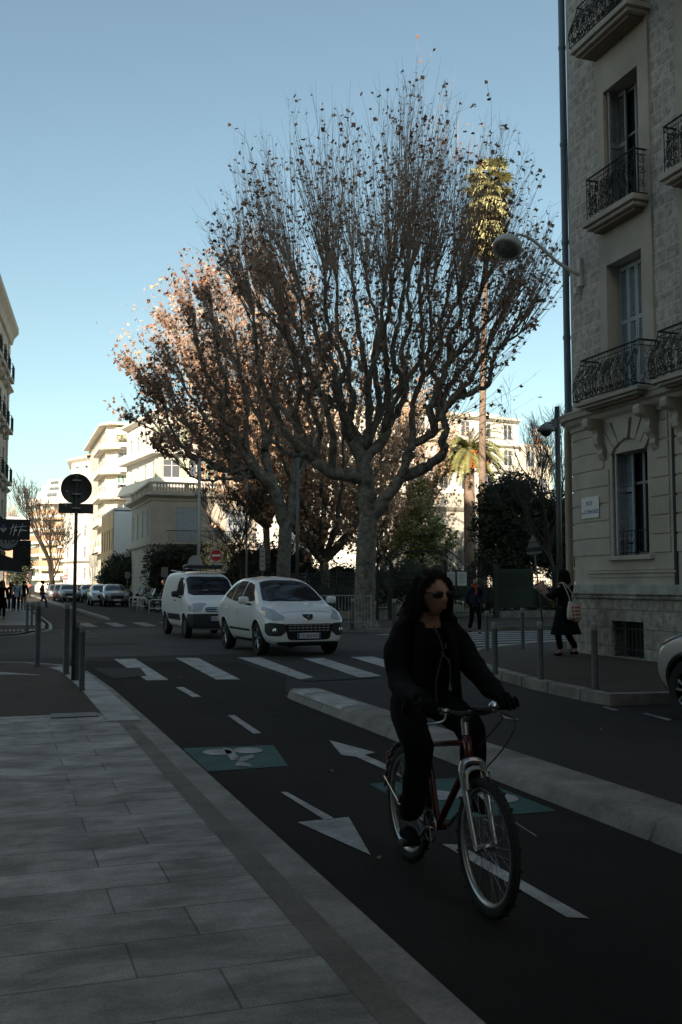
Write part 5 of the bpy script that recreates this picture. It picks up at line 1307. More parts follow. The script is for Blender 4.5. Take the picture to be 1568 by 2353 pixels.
def wheel(root, x, y, r, wdt, side, rimm='rim', style=5, tw=0):
    t=MB(); w=wdt/2; t.lathe([(r*.64,-w*.85),(r*.93,-w),(r,-w*.7),(r*1.0,w*.7),(r*.93,w),(r*.64,w*.85),(r*.6,w*.5),(r*.6,-w*.5),(r*.64,-w*.85)],(0,0,0),'Y',30,cap=False)
    o=t.build('wheel','tyre',root,auto=40); o.location=(x,y,r); 
    if tw: o.rotation_euler.z=tw
    m_=MB(); s=side
    m_.lathe([(r*.66,s*w*.80),(r*.62,s*w*.62),(r*.60,-s*w*.4)],(0,0,0),'Y',28,cap=False)
    if style=='cover':
        m_.lathe([(.001,s*w*.72),(r*.2,s*w*.74),(r*.55,s*w*.60),(r*.64,s*w*.7)],(0,0,0),'Y',24,cap=False)
        for k in range(8): a=2*PI*k/8; m_.box((r*.42*math.cos(a),s*w*.72,r*.42*math.sin(a)),(r*.12,.01,.04),ry=-a)
    elif style=='hex':
        for k in range(5):
            a=2*PI*k/5+.3
            for da in (-.28,.28):
                p0=(r*.12*math.cos(a),s*w*.75,r*.12*math.sin(a)); p1=(r*.36*math.cos(a+da*1.1),s*w*.78,r*.36*math.sin(a+da*1.1)); p2=(r*.58*math.cos(a+da*1.0),s*w*.74,r*.58*math.sin(a+da*1.0)); m_.tube([p0,p1,p2],[.022,.018,.02],5)
            m_.tube([(r*.60*math.cos(a-.28),s*w*.74,r*.6*math.sin(a-.28)),(r*.60*math.cos(a+.28),s*w*.74,r*.60*math.sin(a+.28))],.016,4)
    else:
        for k in range(style):
            a=2*PI*k/style+.2
            for da in (-.16,.16):
                m_.tube([(r*.10*math.cos(a),s*w*.66,r*.10*math.sin(a)),(r*.36*math.cos(a+da*.7),s*w*.76,r*.36*math.sin(a+da*.7)),(r*.62*math.cos(a+da),s*w*.72,r*.62*math.sin(a+da))],[.03,.022,.026],5)
    m_.lathe([(.001,s*w*.8),(r*.14,s*w*.78),(r*.16,s*w*.4)],(0,0,0),'Y',14,cap=False)
    m_.build('rim',rimm,o,auto=40)
    d=MB(); d.lathe([(.001,0),(r*.5,0)],(0,s*w*.1,0),'Y',20,cap=False); d.build('hub','black',o,fixn=False); return o
def plate(root, x, z, txt, slope=0, y=0):
    m_=MB(); m_.box((x,y,z),(.018,.52,.115)); p=m_.build('number_plate','plate_white',root,bevel=.006)
    m_=MB()
    for s in (-1,1): m_.box((x+.010,y+s*.238,z),(.004,.04,.109))
    m_.build('plate_band','plate_blue',p); text_mesh(txt,.105,(x+.011,y,z),(0,1,0),(0,0,1),(1,0,0),'lettering','black',p,.003,wfac=.80); return p
def mirror(root, x, y, z, s, m, sx=.09):
    g=MB(); g.box((x,y+s*.13,z),(.12,.23,.16)); o=g.build('mirror',m,root,smooth=True,bevel=.05); g=MB(); g.tube([(x+.03,y-s*.03,z-.09),(x,y+s*.10,z-.07)],[.03,.025],6); g.build('mirror_arm','plastic',o)
# ---- white people carrier
def mpv():
    T_=thing('parked_car','white rounded people carrier with a chrome barred grille nearest the crosswalk','car'); T_.name='car'
    st=[(2.20,.30,.50,.56,.60,.52,.66,.44,.0),(2.15,.23,.68,.76,.70,.70,.77,.58,.01),(2.02,.20,.78,.855,.79,.78,.88,.64,.02),(1.75,.20,.80,.90,.89,.83,.985,.68,.025),(1.45,.20,.80,.915,.94,.85,1.04,.70,.03),(1.22,.20,.80,.92,.97,.86,1.085,.73,.03),
        (.85,.20,.80,.92,1.0,.865,1.30,.70,.03),(.42,.20,.80,.92,1.02,.865,1.50,.66,.04),(-.05,.20,.80,.92,1.03,.865,1.595,.64,.045),(-.7,.20,.80,.92,1.05,.865,1.62,.63,.04),(-1.3,.20,.80,.92,1.07,.86,1.58,.61,.035),(-1.75,.22,.78,.91,1.09,.84,1.48,.58,.03),(-2.03,.26,.75,.88,1.07,.80,1.26,.60,.02),(-2.17,.32,.70,.82,.95,.72,1.02,.60,.0),(-2.19,.40,.6,.74,.82,.66,.88,.55,0)]
    wr=.345; ws=[(1.30,.79),(1.30,-.79),(-1.31,.79),(-1.31,-.79)]
    o,bv=hull(st,'car_white',T_,ws,wr)
    for wx,wy in ws: wheel(T_,wx,wy*.99,wr,.215,1 if wy>0 else -1,style=5)
    ws_poly=[(-.70,1.10),(.70,1.10),(.64,1.30),(.54,1.50),(.30,1.545),(-.30,1.545),(-.54,1.50),(-.64,1.30)]
    patch(bv,ws_poly,'F','windscreen','glass_dark',T_,.006,4)
    for ax,s in (('L',1),('R',-1)):
        q=patch(bv,[(.92,1.10),(.38,1.44),(-.02,1.51),(-.02,1.08)],ax,'side_window','glass_dark',T_,.005); patch(bv,[(-.09,1.08),(-.09,1.52),(-.75,1.535),(-.80,1.10)],ax,'side_window','glass_dark',T_,.005); patch(bv,[(-.86,1.11),(-.81,1.525),(-1.30,1.48),(-1.62,1.20)],ax,'side_window','glass_dark',T_,.005)
        patch(bv,[(.95,.47),(.95,.52),(-.9,.53),(-.9,.48)],ax,'rubbing_strip','plastic',T_,.012,rnd=0); patch(bv,[(.95,.25),(.95,.31),(-.95,.31),(-.95,.25)],ax,'sill_trim','plastic',T_,.01,rnd=0)
        for hx in (-.05,-.95):
            h=MB(); h.tube([(hx,s*.915,.93),(hx-.08,s*.945,.94),(hx-.17,s*.915,.935)],.014,5); h.build('door_handle','car_white',T_)
        # door shut lines
        for x0 in (.93,-.04,-.97): patch(bv,[(x0,.36),(x0+.008,.36),(x0+.008,1.06),(x0,1.06)],ax,'door_seam','black',T_,.006,2,rnd=0)
        mirror(T_,.78,s*.90,1.12,s,'car_white')
        lampR=[(s*.60,.74),(s*.90,.69),(s*.905,.84),(s*.86,.95),(s*.80,.97),(s*.70,.86)]
        hl=patch(bv,[(-1.14,.74),(-1.12,.80),(-.82,.93),(-.44,1.00),(-.40,.985),(-.62,.82),(-.90,.72)],'D%d'%s,'headlight','lamp_glass',T_,.008,4)
        patch(bv,[(-1.18,.66),(-.86,.685),(-.70,.66),(-.69,.50),(-.80,.42),(-1.10,.41),(-1.21,.52)],'D%d'%s,'fog_lamp_housing','plastic',T_,.007,4)
        f=MB(); 
        hit=bv.ray_cast(Vector((6,s*.72,.52)),Vector((-1,0,0)))[0]; f.lathe([(.001,.02),(.045,.018),(.06,.0),(.065,-.02)],(hit.x,hit.y,hit.z),'X',16,cap=False); f.build('fog_lamp','chrome',T_,smooth=True)
        patch(bv,[(-2.12,.95),(-1.98,1.30),(-1.90,1.28),(-2.0,.95)],ax,'tail_light','sign_red',T_,.006)
    patch(bv,[(-.50,.66),(.50,.66),(.53,.62),(.47,.36),(.40,.33),(-.40,.33),(-.47,.36),(-.53,.62)],'F','grille','blackgloss',T_,.010,4,1)
    g=MB()
    def fx(y,z,o_=.02): h=bv.ray_cast(Vector((6,y,z)),Vector((-1,0,0)))[0]; return (h.x+o_,y,z)
    for k in range(10): y=-.43+k*.0955; g.tube([fx(y,.635),fx(y*.98,.55),fx(y*.97,.50)],.005,4)
    for z in (.52,.575,.63): g.tube([fx(-.46+.092*j,z) for j in range(11)],.007,4)
    g.build('grille_bars','chrome',T_)
    g=MB(); g.tube([fx(y,.665-.0*abs(y)) for y in [-.5+.1*j for j in range(11)]],.010,4); g.build('grille_trim','car_white',T_)
    patch(bv,[(-.72,.30),(.72,.30),(.60,.21),(-.60,.21)],'F','lower_bumper','plastic',T_,.008)
    # shield badge with a rearing animal in chrome
    patch(bv,[(-.125,.845),(.125,.845),(.10,.775),(.045,.735),(-.045,.735),(-.10,.775)],'F','badge','blackgloss',T_,.012,3,0)
    b_=MB(); b_.tube([fx(y,z,.022) for y,z in ((-.05,.755),(-.01,.775),(-.025,.80),(.02,.815),(.035,.835))],.010,5); b_.tube([fx(y,z,.022) for y,z in ((.0,.795),(.04,.785))],.008,4); b_.tube([fx(y,z,.022) for y,z in ((.0,.775),(.03,.752))],.008,4); b_.tube([fx(y,z,.018) for y,z in ((-.12,.84),(-.1,.775),(-.045,.735),(.045,.735),(.1,.775),(.12,.84))],.006,4); b_.build('emblem','chrome',T_)
    x_=fx(0,.42,.012)[0]; plate(T_,x_,.415,'CK·805·NX')
    w_=MB()
    for s in (0,1): 
        y0=-.55+s*.62; pts=[]
        for t in range(7):
            y=y0+t*.085; z=1.115+.012*t; h=bv.ray_cast(Vector((6,y,z)),Vector((-1,0,0)))[0]; pts.append((h.x+.02,h.y,h.z))
        w_.tube(pts,.008,4)
    w_.build('wiper','black',T_)
    patch(bv,[(1.98,.56),(1.98,-.56),(1.972,-.56),(1.972,.56)],'T','bonnet_seam','plastic',T_,.006,3,rnd=0)
    # wheel arch lips
    for wx,wy in ws:
        s=1 if wy>0 else -1; a=MB(); pts=[]
        for k in range(15):
            an=R(-8+196*k/14); x=wx+wr*1.14*math.cos(an); z=wr+wr*1.14*math.sin(an); h=bv.ray_cast(Vector((x+.012*math.cos(an),s*3,z+.012*math.sin(an))),Vector((0,-s,0)))[0]
            if h: pts.append((x,h.y,z))
        a.tube(pts,.010,4); a.build('arch_lip','car_white',T_)
    return T_
car1=mpv(); car1.rotation_euler.z=math.atan2(-.995,.075); car1.location=(6.30,23.10,.006); car1.scale=(.95,1.05,1.08)
# ---- white small van
def van():
    T_=thing('van','white small delivery van with black bumper and roof rack behind the white car','van')
    st=[(2.05,.32,.55,.60,.62,.55,.68,.48,0),(2.02,.26,.70,.74,.74,.68,.79,.58,.0),(1.90,.22,.76,.81,.86,.76,.92,.64,.01),(1.55,.22,.76,.84,.96,.80,1.02,.68,.02),(1.20,.22,.76,.85,1.02,.81,1.10,.72,.02),(.95,.22,.76,.86,1.06,.82,1.28,.72,.02),(.60,.22,.76,.86,1.08,.83,1.58,.69,.02),(.35,.22,.76,.86,1.10,.83,1.70,.67,.025),(-.2,.22,.76,.86,1.12,.83,1.765,.67,.03),(-1.0,.22,.76,.86,1.14,.83,1.775,.67,.03),(-1.75,.24,.76,.86,1.14,.83,1.765,.67,.03),(-1.98,.28,.74,.85,1.12,.82,1.72,.67,.02),(-2.05,.36,.70,.82,1.0,.79,1.45,.65,.0)]
    wr=.31; ws=[(1.22,.73),(1.22,-.73),(-1.46,.73),(-1.46,-.73)]
    o,bv=hull(st,'van_white',T_,ws,wr)
    for wx,wy in ws: wheel(T_,wx,wy,wr,.19,1 if wy>0 else -1,style='cover')
    patch(bv,[(-.68,1.13),(.68,1.13),(.62,1.58),(.50,1.63),(-.50,1.63),(-.62,1.58)],'F','windscreen','glass_dark',T_,.006,4)
    for ax,s in (('L',1),('R',-1)):
        patch(bv,[(1.0,1.12),(.62,1.52),(.40,1.60),(.12,1.60),(.12,1.12)],ax,'side_window','glass_dark',T_,.005)
        patch(bv,[(1.55,.46),(1.55,.62),(-1.9,.62),(-1.9,.46)],ax,'side_strip','plastic',T_,.012,3,rnd=0)
        patch(bv,[(.0,1.15),(.0,1.60),(-.9,1.62),(-.9,1.15)],ax,'side_panel','van_white',T_,.008)
        for x0 in (1.02,.05,-.95): patch(bv,[(x0,.34),(x0+.009,.34),(x0+.009,1.10),(x0,1.10)],ax,'door_seam','black',T_,.006,2,rnd=0)
        h=MB(); h.tube([(.22,s*.855,.98),(.16,s*.885,.985),(.08,s*.855,.98)],.014,5); h.build('door_handle','plastic',T_)
        mirror(T_,.78,s*.86,1.16,s,'plastic')
        hp=[(s*.42,.90),(s*.44,.70),(s*.74,.68),(s*.79,.72),(s*.78,.88),(s*.60,.93)]
        patch(bv,[(-1.10,.92),(-1.08,.72),(-.80,.70),(-.66,.74),(-.64,.88),(-.85,.935)],'D%d'%s,'headlight','lamp_glass',T_,.012,4)
        patch(bv,[(-1.25,.655),(-.60,.655),(-.56,.50),(-.58,.29),(-1.25,.28)],'D%d'%s,'bumper_corner','plastic',T_,.014,4)
    patch(bv,[(-.66,.655),(.66,.655),(.66,.28),(-.66,.28)],'F','bumper','plastic',T_,.016,4,1)
    g=MB()
    def fx(y,z,o_=.02): h=bv.ray_cast(Vector((6,y,z)),Vector((-1,0,0)))[0]; return (h.x+o_,y,z)
    patch(bv,[(-.40,.82),(.40,.82),(.38,.70),(-.38,.70)],'F','grille','black',T_,.006,3)
    for z in (.735,.785): g.tube([fx(-.38+.095*j,z+(.03 if j==4 and 0 else 0)) for j in range(9)],.011,4)
    for dz in (0,.045): g.tube([fx(-.085,.72+dz,.03),fx(0,.775+dz,.03),fx(.085,.72+dz,.03)],.012,4)
    g.build('grille_bars','chrome',T_)
    plate(T_,fx(0,.53,.022)[0],.53,'BQ·452·VE')
    w_=MB()
    for y0 in (-.6,.02):
        pts=[]
        for t in range(7): h=bv.ray_cast(Vector((6,y0+t*.09,1.15+.01*t)),Vector((-1,0,0)))[0]; pts.append((h.x+.02,h.y,h.z))
        w_.tube(pts,.008,4)
    w_.build('wiper','black',T_)
    rk_=MB(); rk_.box((.10,0,1.90),(.55,1.05,.10)); rk=rk_.build('roof_rack','plastic',T_,bevel=.03)
    for s in (-1,1):
        r_=MB(); r_.tube(bez([(.30,s*.62,1.74),(.32,s*.66,1.90),(.30,s*.56,1.96),(.28,s*.40,1.97)],4),.016,5); r_.tube([(.3,s*.62,1.84),(.3,s*.40,1.86)],.012,5); r_.tube([(.3,s*.62,1.74),(-1.6,s*.62,1.82)],.016,5); r_.build('rack_rail','bike_silver',rk)
    # things seen through the screen
    d=MB(); d.box((1.00,-.15,1.22),(.02,.16,.10)); d.build('dash_paper','sign_white',T_)
    return T_
va=van(); va.rotation_euler.z=math.atan2(-1,.05); va.location=(5.95,30.6,.006); va.scale=(1,1.03,1.11)
# ---- crossover at the right edge
def suv(paint='suv_silver', label='', name='car', group=None, lod=1):
    T_=thing(name,label,'car',group=group)
    st=[(2.15,.35,.55,.62,.70,.55,.76,.48,0),(2.10,.28,.72,.80,.80,.72,.88,.60,.01),(1.95,.24,.80,.88,.90,.80,.98,.66,.02),(1.5,.24,.80,.91,.98,.84,1.06,.70,.03),(1.15,.24,.80,.92,1.02,.86,1.12,.73,.03),(.70,.24,.80,.92,1.05,.86,1.38,.70,.03),(.25,.24,.80,.92,1.07,.86,1.56,.66,.04),(-.4,.24,.80,.92,1.08,.86,1.62,.64,.04),(-1.2,.24,.80,.92,1.10,.85,1.58,.62,.03),(-1.8,.26,.78,.91,1.10,.83,1.42,.60,.02),(-2.08,.32,.74,.86,1.0,.78,1.12,.60,0),(-2.13,.4,.6,.76,.85,.68,.95,.55,0)]
    wr=.35; ws=[(1.40,.80),(1.40,-.80),(-1.32,.80),(-1.32,-.80)]
    o,bv=hull(st,paint,T_,ws,wr,sub=2 if lod else 1)
    for wx,wy in ws: wheel(T_,wx,wy*.99,wr,.22,1 if wy>0 else -1,style='hex' if lod else 5,rimm='rim')
    patch(bv,[(-.70,1.14),(.70,1.14),(.62,1.45),(.50,1.52),(-.50,1.52),(-.62,1.45)],'F','windscreen','glass_dark',T_,.006,3)
    for ax,s in (('L',1),('R',-1)):
        patch(bv,[(.90,1.13),(.35,1.46),(-.05,1.51),(-.05,1.12)],ax,'side_window','glass_dark',T_,.005); patch(bv,[(-.12,1.12),(-.12,1.51),(-.85,1.50),(-1.0,1.14)],ax,'side_window','glass_dark',T_,.005)
        patch(bv,[(-1.15,.78),(-1.13,.88),(-.75,.965),(-.48,.985),(-.76,.84)],'D%d'%s,'headlight','blackgloss' if lod else 'lamp_glass',T_,.008,3)
        patch(bv,[(1.9,.30),(1.9,.24),(-1.9,.24),(-1.9,.30)],ax,'sill_trim','plastic',T_,.01,rnd=0)
        mirror(T_,.78,s*.90,1.14,s,paint)
        if lod:
            for wx in (1.40,-1.32):
                a=MB(); pts=[(wx+wr*1.19*math.cos(R(-6+192*k/16)),s*.925,wr+wr*1.19*math.sin(R(-6+192*k/16))) for k in range(17)]
                pts=[(p[0],(lambda h:(h.y if h else p[1]))(bv.ray_cast(Vector((p[0],s*3,p[2])),Vector((0,-s,0)))[0]),p[2]) for p in pts]; a.tube(pts,.032,5); a.build('wheel_arch_trim','plastic',T_)
    patch(bv,[(-.48,.80),(.48,.80),(.42,.55),(-.42,.55)],'F','grille','black',T_,.008,3); patch(bv,[(-.8,.42),(.8,.42),(.7,.30),(-.7,.30)],'F','lower_bumper','plastic',T_,.008,3)
    if not lod:
        h=bv.ray_cast(Vector((6,0,.48)),Vector((-1,0,0)))[0]; m_=MB(); m_.box((h.x+.02,0,.48),(.02,.5,.11)); m_.build('number_plate','plate_white',T_)
    return T_
s1_=suv('suv_silver','silver grey crossover with black spoked wheels cut off by the right edge'); s1_.rotation_euler.z=R(90); s1_.location=(8.38,8.22,.006)
# ---- distant cars: one model, copied with its own paint
far0=suv('car_white','white crossover parked fourth in the row on the right side of the far street',group='cars parked along the far street',lod=0)
def far_car(px,py,paint,label,rz=-PI/2,first=False,x=None,dy=0):
    c=far0 if first else copy_tree(far0); p=G(px,py)
    c.location=(p.x if x is None else x,p.y+dy,.006); c.rotation_euler.z=rz; c['label']=label
    if not first:
        for ch in c.children:
            if ch.name.startswith(('body','mirror')): ch.data=ch.data.copy(); ch.data.materials[0]=MATS[paint]
    return c
far_car(232,1391,'car_white','white crossover with a dark grille in the row of cars parked on the far right',first=True)
far_car(262,1393,'car_grey','grey car parked nearest the white hoops on the far right')
far_car(206,1384,'car_dark','dark car parked just behind the white crossover')
far_car(190,1379,'car_grey','grey car parked fourth along the far kerb')
far_car(180,1375,'car_dark','small dark car at the distant end of the right hand row')
far_car(158,1383,'car_grey','grey saloon parked by the foot of the far bare trees')
far_car(143,1381,'car_red','dark red car parked between two grey cars before the tower')
far_car(130,1380,'car_grey','small grey car left of the dark red one before the tower')
far_car(548,1392,'car_white','white car half hidden between the van and the people carrier')
far_car(765,1385,'car_white','white car glimpsed behind the park railings left of the largest plane tree',rz=R(170))
far_car(1232,1392,'car_grey','grey car glimpsed behind the park railings near the camera pole',rz=R(5))
# ================================================================== PEOPLE AND BICYCLE
def skin(name, pts, edges, m, parent, root=0, sub=2, branch_smooth=.6):
    """continuous surface grown over a skeleton: pts = [(x,y,z, r[, r2])]"""
    me = bpy.data.meshes.new(name); me.from_pydata([p[:3] for p in pts], edges, []); o = bpy.data.objects.new(name, me); col.objects.link(o); o.parent = parent
    md = o.modifiers.new('skin','SKIN'); md.branch_smoothing = branch_smooth; md.use_smooth_shade = True
    sv = me.skin_vertices[0].data
    for i, p in enumerate(pts): sv[i].radius = (p[3], p[4] if len(p) > 4 else p[3]); sv[i].use_root = (i == root)
    s = o.modifiers.new('sub','SUBSURF'); s.levels = s.render_levels = sub
    to_mesh_obj(o); o.data.materials.clear(); o.data.materials.append(MATS[m]); o.data.polygons.foreach_set('use_smooth',[True]*len(o.data.polygons)); return o
def chain(pts, start=0): return [(start+i, start+i+1) for i in range(len(pts)-1)]
def ruffle(o, amp, sc, seed=0):
    for v in o.data.vertices:
        n = v.normal; v.co += n*amp*noise.noise(v.co*sc+Vector((seed,0,0)))
def head_geo(c, yaw, pitch=0, s=1.0, nu=28, nv=22):
    """head with brow, sockets, nose, lips, chin and jaw; +x is the face direction before yaw"""
    mb = MB(); gs = lambda a, b, w: math.exp(-((a-b)/w)**2)
    for j in range(nv+1):
        th = PI*j/nv
        for i in range(nu):
            ph = 2*PI*i/nu; d = Vector((math.sin(th)*math.cos(ph), math.sin(th)*math.sin(ph), math.cos(th)))
            x, y, z = d.x*.098, d.y*.076, d.z*.118
            if z < 0: y *= 1-.38*min(1,-z/.118)**1.2; x *= 1-(.10 if d.x>0 else .30)*min(1,-z/.118)
            if d.x < 0: x *= .98; z *= 1.0
            f = max(0, d.x)
            x += .030*gs(y,0,.012)*gs(z,-.022,.018)*f*(1.0)     # nose
            x += .013*gs(y,0,.009)*gs(z,.004,.020)*f            # bridge
            x += .007*gs(z,.030,.012)*f*gs(y,0,.05)             # brow
            for e in (-.030,.030): x -= .009*gs(y,e,.014)*gs(z,.008,.011)*f
            x += .007*gs(y,0,.022)*gs(z,-.055,.006)*f + .007*gs(y,0,.019)*gs(z,-.066,.006)*f - .004*gs(y,0,.025)*gs(z,-.0605,.003)*f
            x += .010*gs(y,0,.022)*gs(z,-.092,.014)*f            # chin
            for e in (-.04,.04): x += .004*gs(y,e,.018)*gs(z,-.022,.02)*f
            mb.v.append((x*s,y*s,z*s))
    for j in range(nv):
        for i in range(nu): a=j*nu+i; b=j*nu+(i+1)%nu; mb.f.append((a,b,b+nu,a+nu))
    for sd in (-1,1):   # ears
        mb.ball((-.005*s,sd*.074*s,-.005*s),.030*s,8,6,(.55,.28,1.0))
    m = Matrix.Translation(c) @ Matrix.Rotation(yaw,4,'Z') @ Matrix.Rotation(pitch,4,'Y'); mb.xf(m); return mb, m
def fingers(palm_c, fdir, up, out, m, parent, curl=1.0, s=1.0, side=1):
    """palm and five separate bent fingers closing around a grip; fdir = direction of the fingers"""
    fdir, up, out = Vector(fdir).normalized(), Vector(up).normalized(), Vector(out).normalized(); c = Vector(palm_c)
    pts = [(*c, .030*s), (*(c+fdir*.03*s), .032*s), (*(c-fdir*.035*s), .026*s)]; ed = [(0,1),(0,2)]
    o = skin('hand', pts, ed, m, parent, 0, 1)
    for k, (off, L) in enumerate(((-.033,.062),(-.011,.075),(.011,.070),(.032,.055))):
        b = c+fdir*.035*s+out*off*s; p=[(*b,.0105*s)]; d=fdir.copy(); q=b
        for seg, bend in ((.42,.55),(.32,.75),(.26,.7)):
            d=(d*math.cos(bend*curl)-up*math.sin(bend*curl)).normalized(); q=q+d*L*seg*s; up2=up; p.append((*q,.0095*s)); up=(up*math.cos(bend*curl)+fdir*math.sin(bend*curl)).normalized() if False else up
        skin('finger', p, chain(p), m, o, 0, 1)
    b=c-fdir*.008*s-out*.034*s*side; p=[(*b,.013*s),(*(b+fdir*.022*s-out*.014*s*side-up*.012*s),.011*s),(*(b+fdir*.045*s-out*.008*s*side-up*.032*s),.0095*s)]
    skin('thumb', p, chain(p), m, o, 0, 1); return o
# ---------------------------------------------------------------- bicycle (x forward, y left)
BX, BY = 2.245, 5.36
bike = thing('bicycle','dark red mountain bicycle with silver suspension fork ridden by the woman in black','bicycle',(BX,BY,.010),R(-91.5))
def P_(x,y,z): return Vector((x,y,z))
wr=.320; HF=P_(1.02,0,wr); HR=P_(0,0,wr); BB=P_(.43,0,.285); STt=P_(.27,0,.72); HTt=P_(.795,0,.805); HTb=P_(.838,0,.680)
m_=MB(); m_.tube([HTt,HTb],.021,12); m_.build('head_tube','bike_red',bike,smooth=True)
m_=MB(); m_.tube([STt+P_(-.005,0,.02),BB],.017,10); m_.tube([STt+P_(.01,0,-.03),HTt+P_(.006,0,-.03)],.016,10); m_.tube([BB,HTb+P_(-.004,0,.02)],.019,10)
for s in (-1,1): m_.tube([BB+P_(-.02,s*.03,0),HR+P_(0,s*.062,0)],.010,8); m_.tube([STt+P_(0,s*.016,-.03),HR+P_(0,s*.062,.0)],.008,8)
m_.tube([BB+P_(0,-.04,0),BB+P_(0,.04,0)],.024,12); m_.build('frame','bike_red',bike,auto=40)
m_=MB()
for s in (-1,1):
    a=P_(.868,s*.058,.645); b=HF+P_(-.015,s*.052,0); md=a.lerp(b,.45); m_.tube([a,md],.0185,10); m_.tube([md,b],.0135,10); m_.tube([b,HF+P_(.01,s*.05,-.015)],.012,8)
m_.tube(bez([P_(.868,-.058,.645),P_(.86,-.045,.685),P_(.855,0,.695),P_(.86,.045,.685),P_(.868,.058,.645)],4),.020,8)
m_.tube(bez([P_(.925,-.056,.57),P_(.905,-.05,.645),P_(.90,0,.668),P_(.905,.05,.645),P_(.925,.056,.57)],4),.012,6)
fk=m_.build('fork','bike_silver',bike,auto=45)
for s in (-1,1): m_=MB(); m_.box((.895,s*.060,.610),(.035,.022,.085)); m_.tube([P_(.91,s*.06,.645),P_(.91,s*.02,.675)],.006,5); m_.build('brake_caliper','bike_silver',fk)
m_=MB(); m_.tube([P_(.785,0,.81),P_(.772,0,.885)],.019,10); m_.tube([P_(.772,0,.88),P_(.845,0,.925)],.017,10); m_.build('stem','bike_silver',bike,auto=40)
m_=MB(); hb=bez([P_(.79,-.255,.945),P_(.815,-.162,.945),P_(.845,-.09,.928),P_(.85,0,.925),P_(.845,.09,.928),P_(.815,.162,.945),P_(.79,.255,.945)],4); m_.tube(hb,.0135,8); hbo=m_.build('handlebar','black',bike,smooth=True)
for s in (-1,1):
    m_=MB(); m_.tube([P_(.788,s*.255,.945),P_(.806,s*.19,.945),P_(.812,s*.162,.945)],[.019,.017,.017],10); m_.build('grip','tyre',hbo,smooth=True)
    m_=MB(); m_.box((.83,s*.13,.935),(.035,.04,.03)); m_.tube(bez([P_(.85,s*.135,.925),P_(.90,s*.17,.90),P_(.885,s*.245,.885)],5),.0065,6); m_.build('brake_lever','bike_silver',hbo,smooth=True)
m_=MB(); m_.lathe([(.001,.035),(.02,.03),(.028,.015),(.030,0)],(.835,.13,.945),'Z',14); m_.build('bell','chrome',hbo,smooth=True)
m_=MB(); m_.box((.87,.045,.95),(.05,.075,.02)); m_.build('handlebar_light','plastic',hbo,bevel=.006)
m_=MB()
for pts in ([(.86,.165,.925),(.96,.19,.89),(.98,.12,.78),(.905,.06,.67)],[(.86,-.165,.925),(.95,-.16,.95),(.96,-.06,.90),(.88,-.03,.80)],[(.85,.15,.925),(.93,.13,.90),(.90,.05,.80),(.83,.02,.72),(.6,.02,.50)]): m_.tube(bez(pts,6),.0035,4)
m_.build('cable','black',bike)
m_=MB(); m_.tube([STt,P_(.225,0,.90)],.0135,8); m_.build('seatpost','bike_silver',bike)
m_=MB(); m_.add([(x,y,z) for x,y,z in ((.08,-.075,.915),(.08,.075,.915),(.16,.07,.925),(.16,-.07,.925),(.34,.02,.915),(.34,-.02,.915))],[(0,1,2,3),(3,2,4,5)]); sd_=m_.build('saddle','seat_black',bike); sd_.modifiers.new('s','SOLIDIFY').thickness=.04
def bike_wheel(c,name):
    t=MB(); N_=48
    prof=[(wr-.048,-.014),(wr-.030,-.021),(wr-.012,-.019),(wr-.002,-.010),(wr-.002,.010),(wr-.012,.019),(wr-.030,.021),(wr-.048,.014)]
    t.lathe(prof,(0,0,0),'Y',N_,cap=False)
    for k in range(66):   # knobbly tread
        a=2*PI*k/66; y=(-.014,.0,.014)[k%3]; t.box(((wr+.001)*math.cos(a),y,(wr+.001)*math.sin(a)),(.006,.010,.013),ry=-a)
    o=t.build(name,'tyre',bike,auto=50); o.location=c
    m_=MB(); m_.lathe([(wr-.046,-.013),(wr-.064,-.012),(wr-.068,0),(wr-.064,.012),(wr-.046,.013)],(0,0,0),'Y',N_,cap=False); m_.build('rim','bike_silver',o,smooth=True)
    m_=MB()
    for k in range(32):
        a=2*PI*k/32; s=1 if k%2 else -1; b=a+(.55 if (k//2)%2 else -.55); m_.tube([(.02*math.cos(b),s*.028,.02*math.sin(b)),((wr-.066)*math.cos(a),0,(wr-.066)*math.sin(a))],.0014,3,cap=False)
    m_.build('spokes','bike_silver',o,fixn=False)
    m_=MB(); m_.lathe([(.012,-.055),(.012,-.03),(.022,-.028),(.016,0),(.022,.028),(.012,.03),(.012,.055)],(0,0,0),'Y',12); m_.build('hub','bike_silver',o,smooth=True); return o
bike_wheel(HF,'front_wheel'); bike_wheel(HR,'rear_wheel')
m_=MB(); pts=[(wr+.028,)] ; arc_=[P_((wr+.03)*math.cos(R(a)),0,wr+(wr+.03)*math.sin(R(a))) for a in range(35,176,10)]
for i in range(len(arc_)-1):
    a,b=arc_[i],arc_[i+1]; m_.add([a+P_(0,-.026,-.008),a+P_(0,0,.004),a+P_(0,.026,-.008),b+P_(0,.026,-.008),b+P_(0,0,.004),b+P_(0,-.026,-.008)],[(0,1,4,5),(1,2,3,4)])
mg=m_.build('rear_mudguard','bike_silver',bike,smooth=True); mg.modifiers.new('s','SOLIDIFY').thickness=.004
m_=MB(); 
for s in (-1,1): m_.tube([HR+P_(0,s*.06,0),arc_[-2]+P_(0,s*.028,0)],.003,4)
m_.build('mudguard_stay','bike_silver',mg)
m_=MB(); m_.box((-.300,0,.535),(.02,.05,.05)); m_.build('rear_reflector','sign_red',mg,bevel=.004)
m_=MB(); ca=R(40); cv=P_(math.cos(ca)*.17,0,math.sin(ca)*.17)*1.0
m_.tube([BB+P_(0,.06,0),BB+cv+P_(0,.075,0)],.011,6); m_.build('crank','bike_silver',bike); m_=MB(); m_.tube([BB+P_(0,-.06,0),BB-cv+P_(0,-.075,0)],.011,6); cr=m_.build('crank','bike_silver',bike)
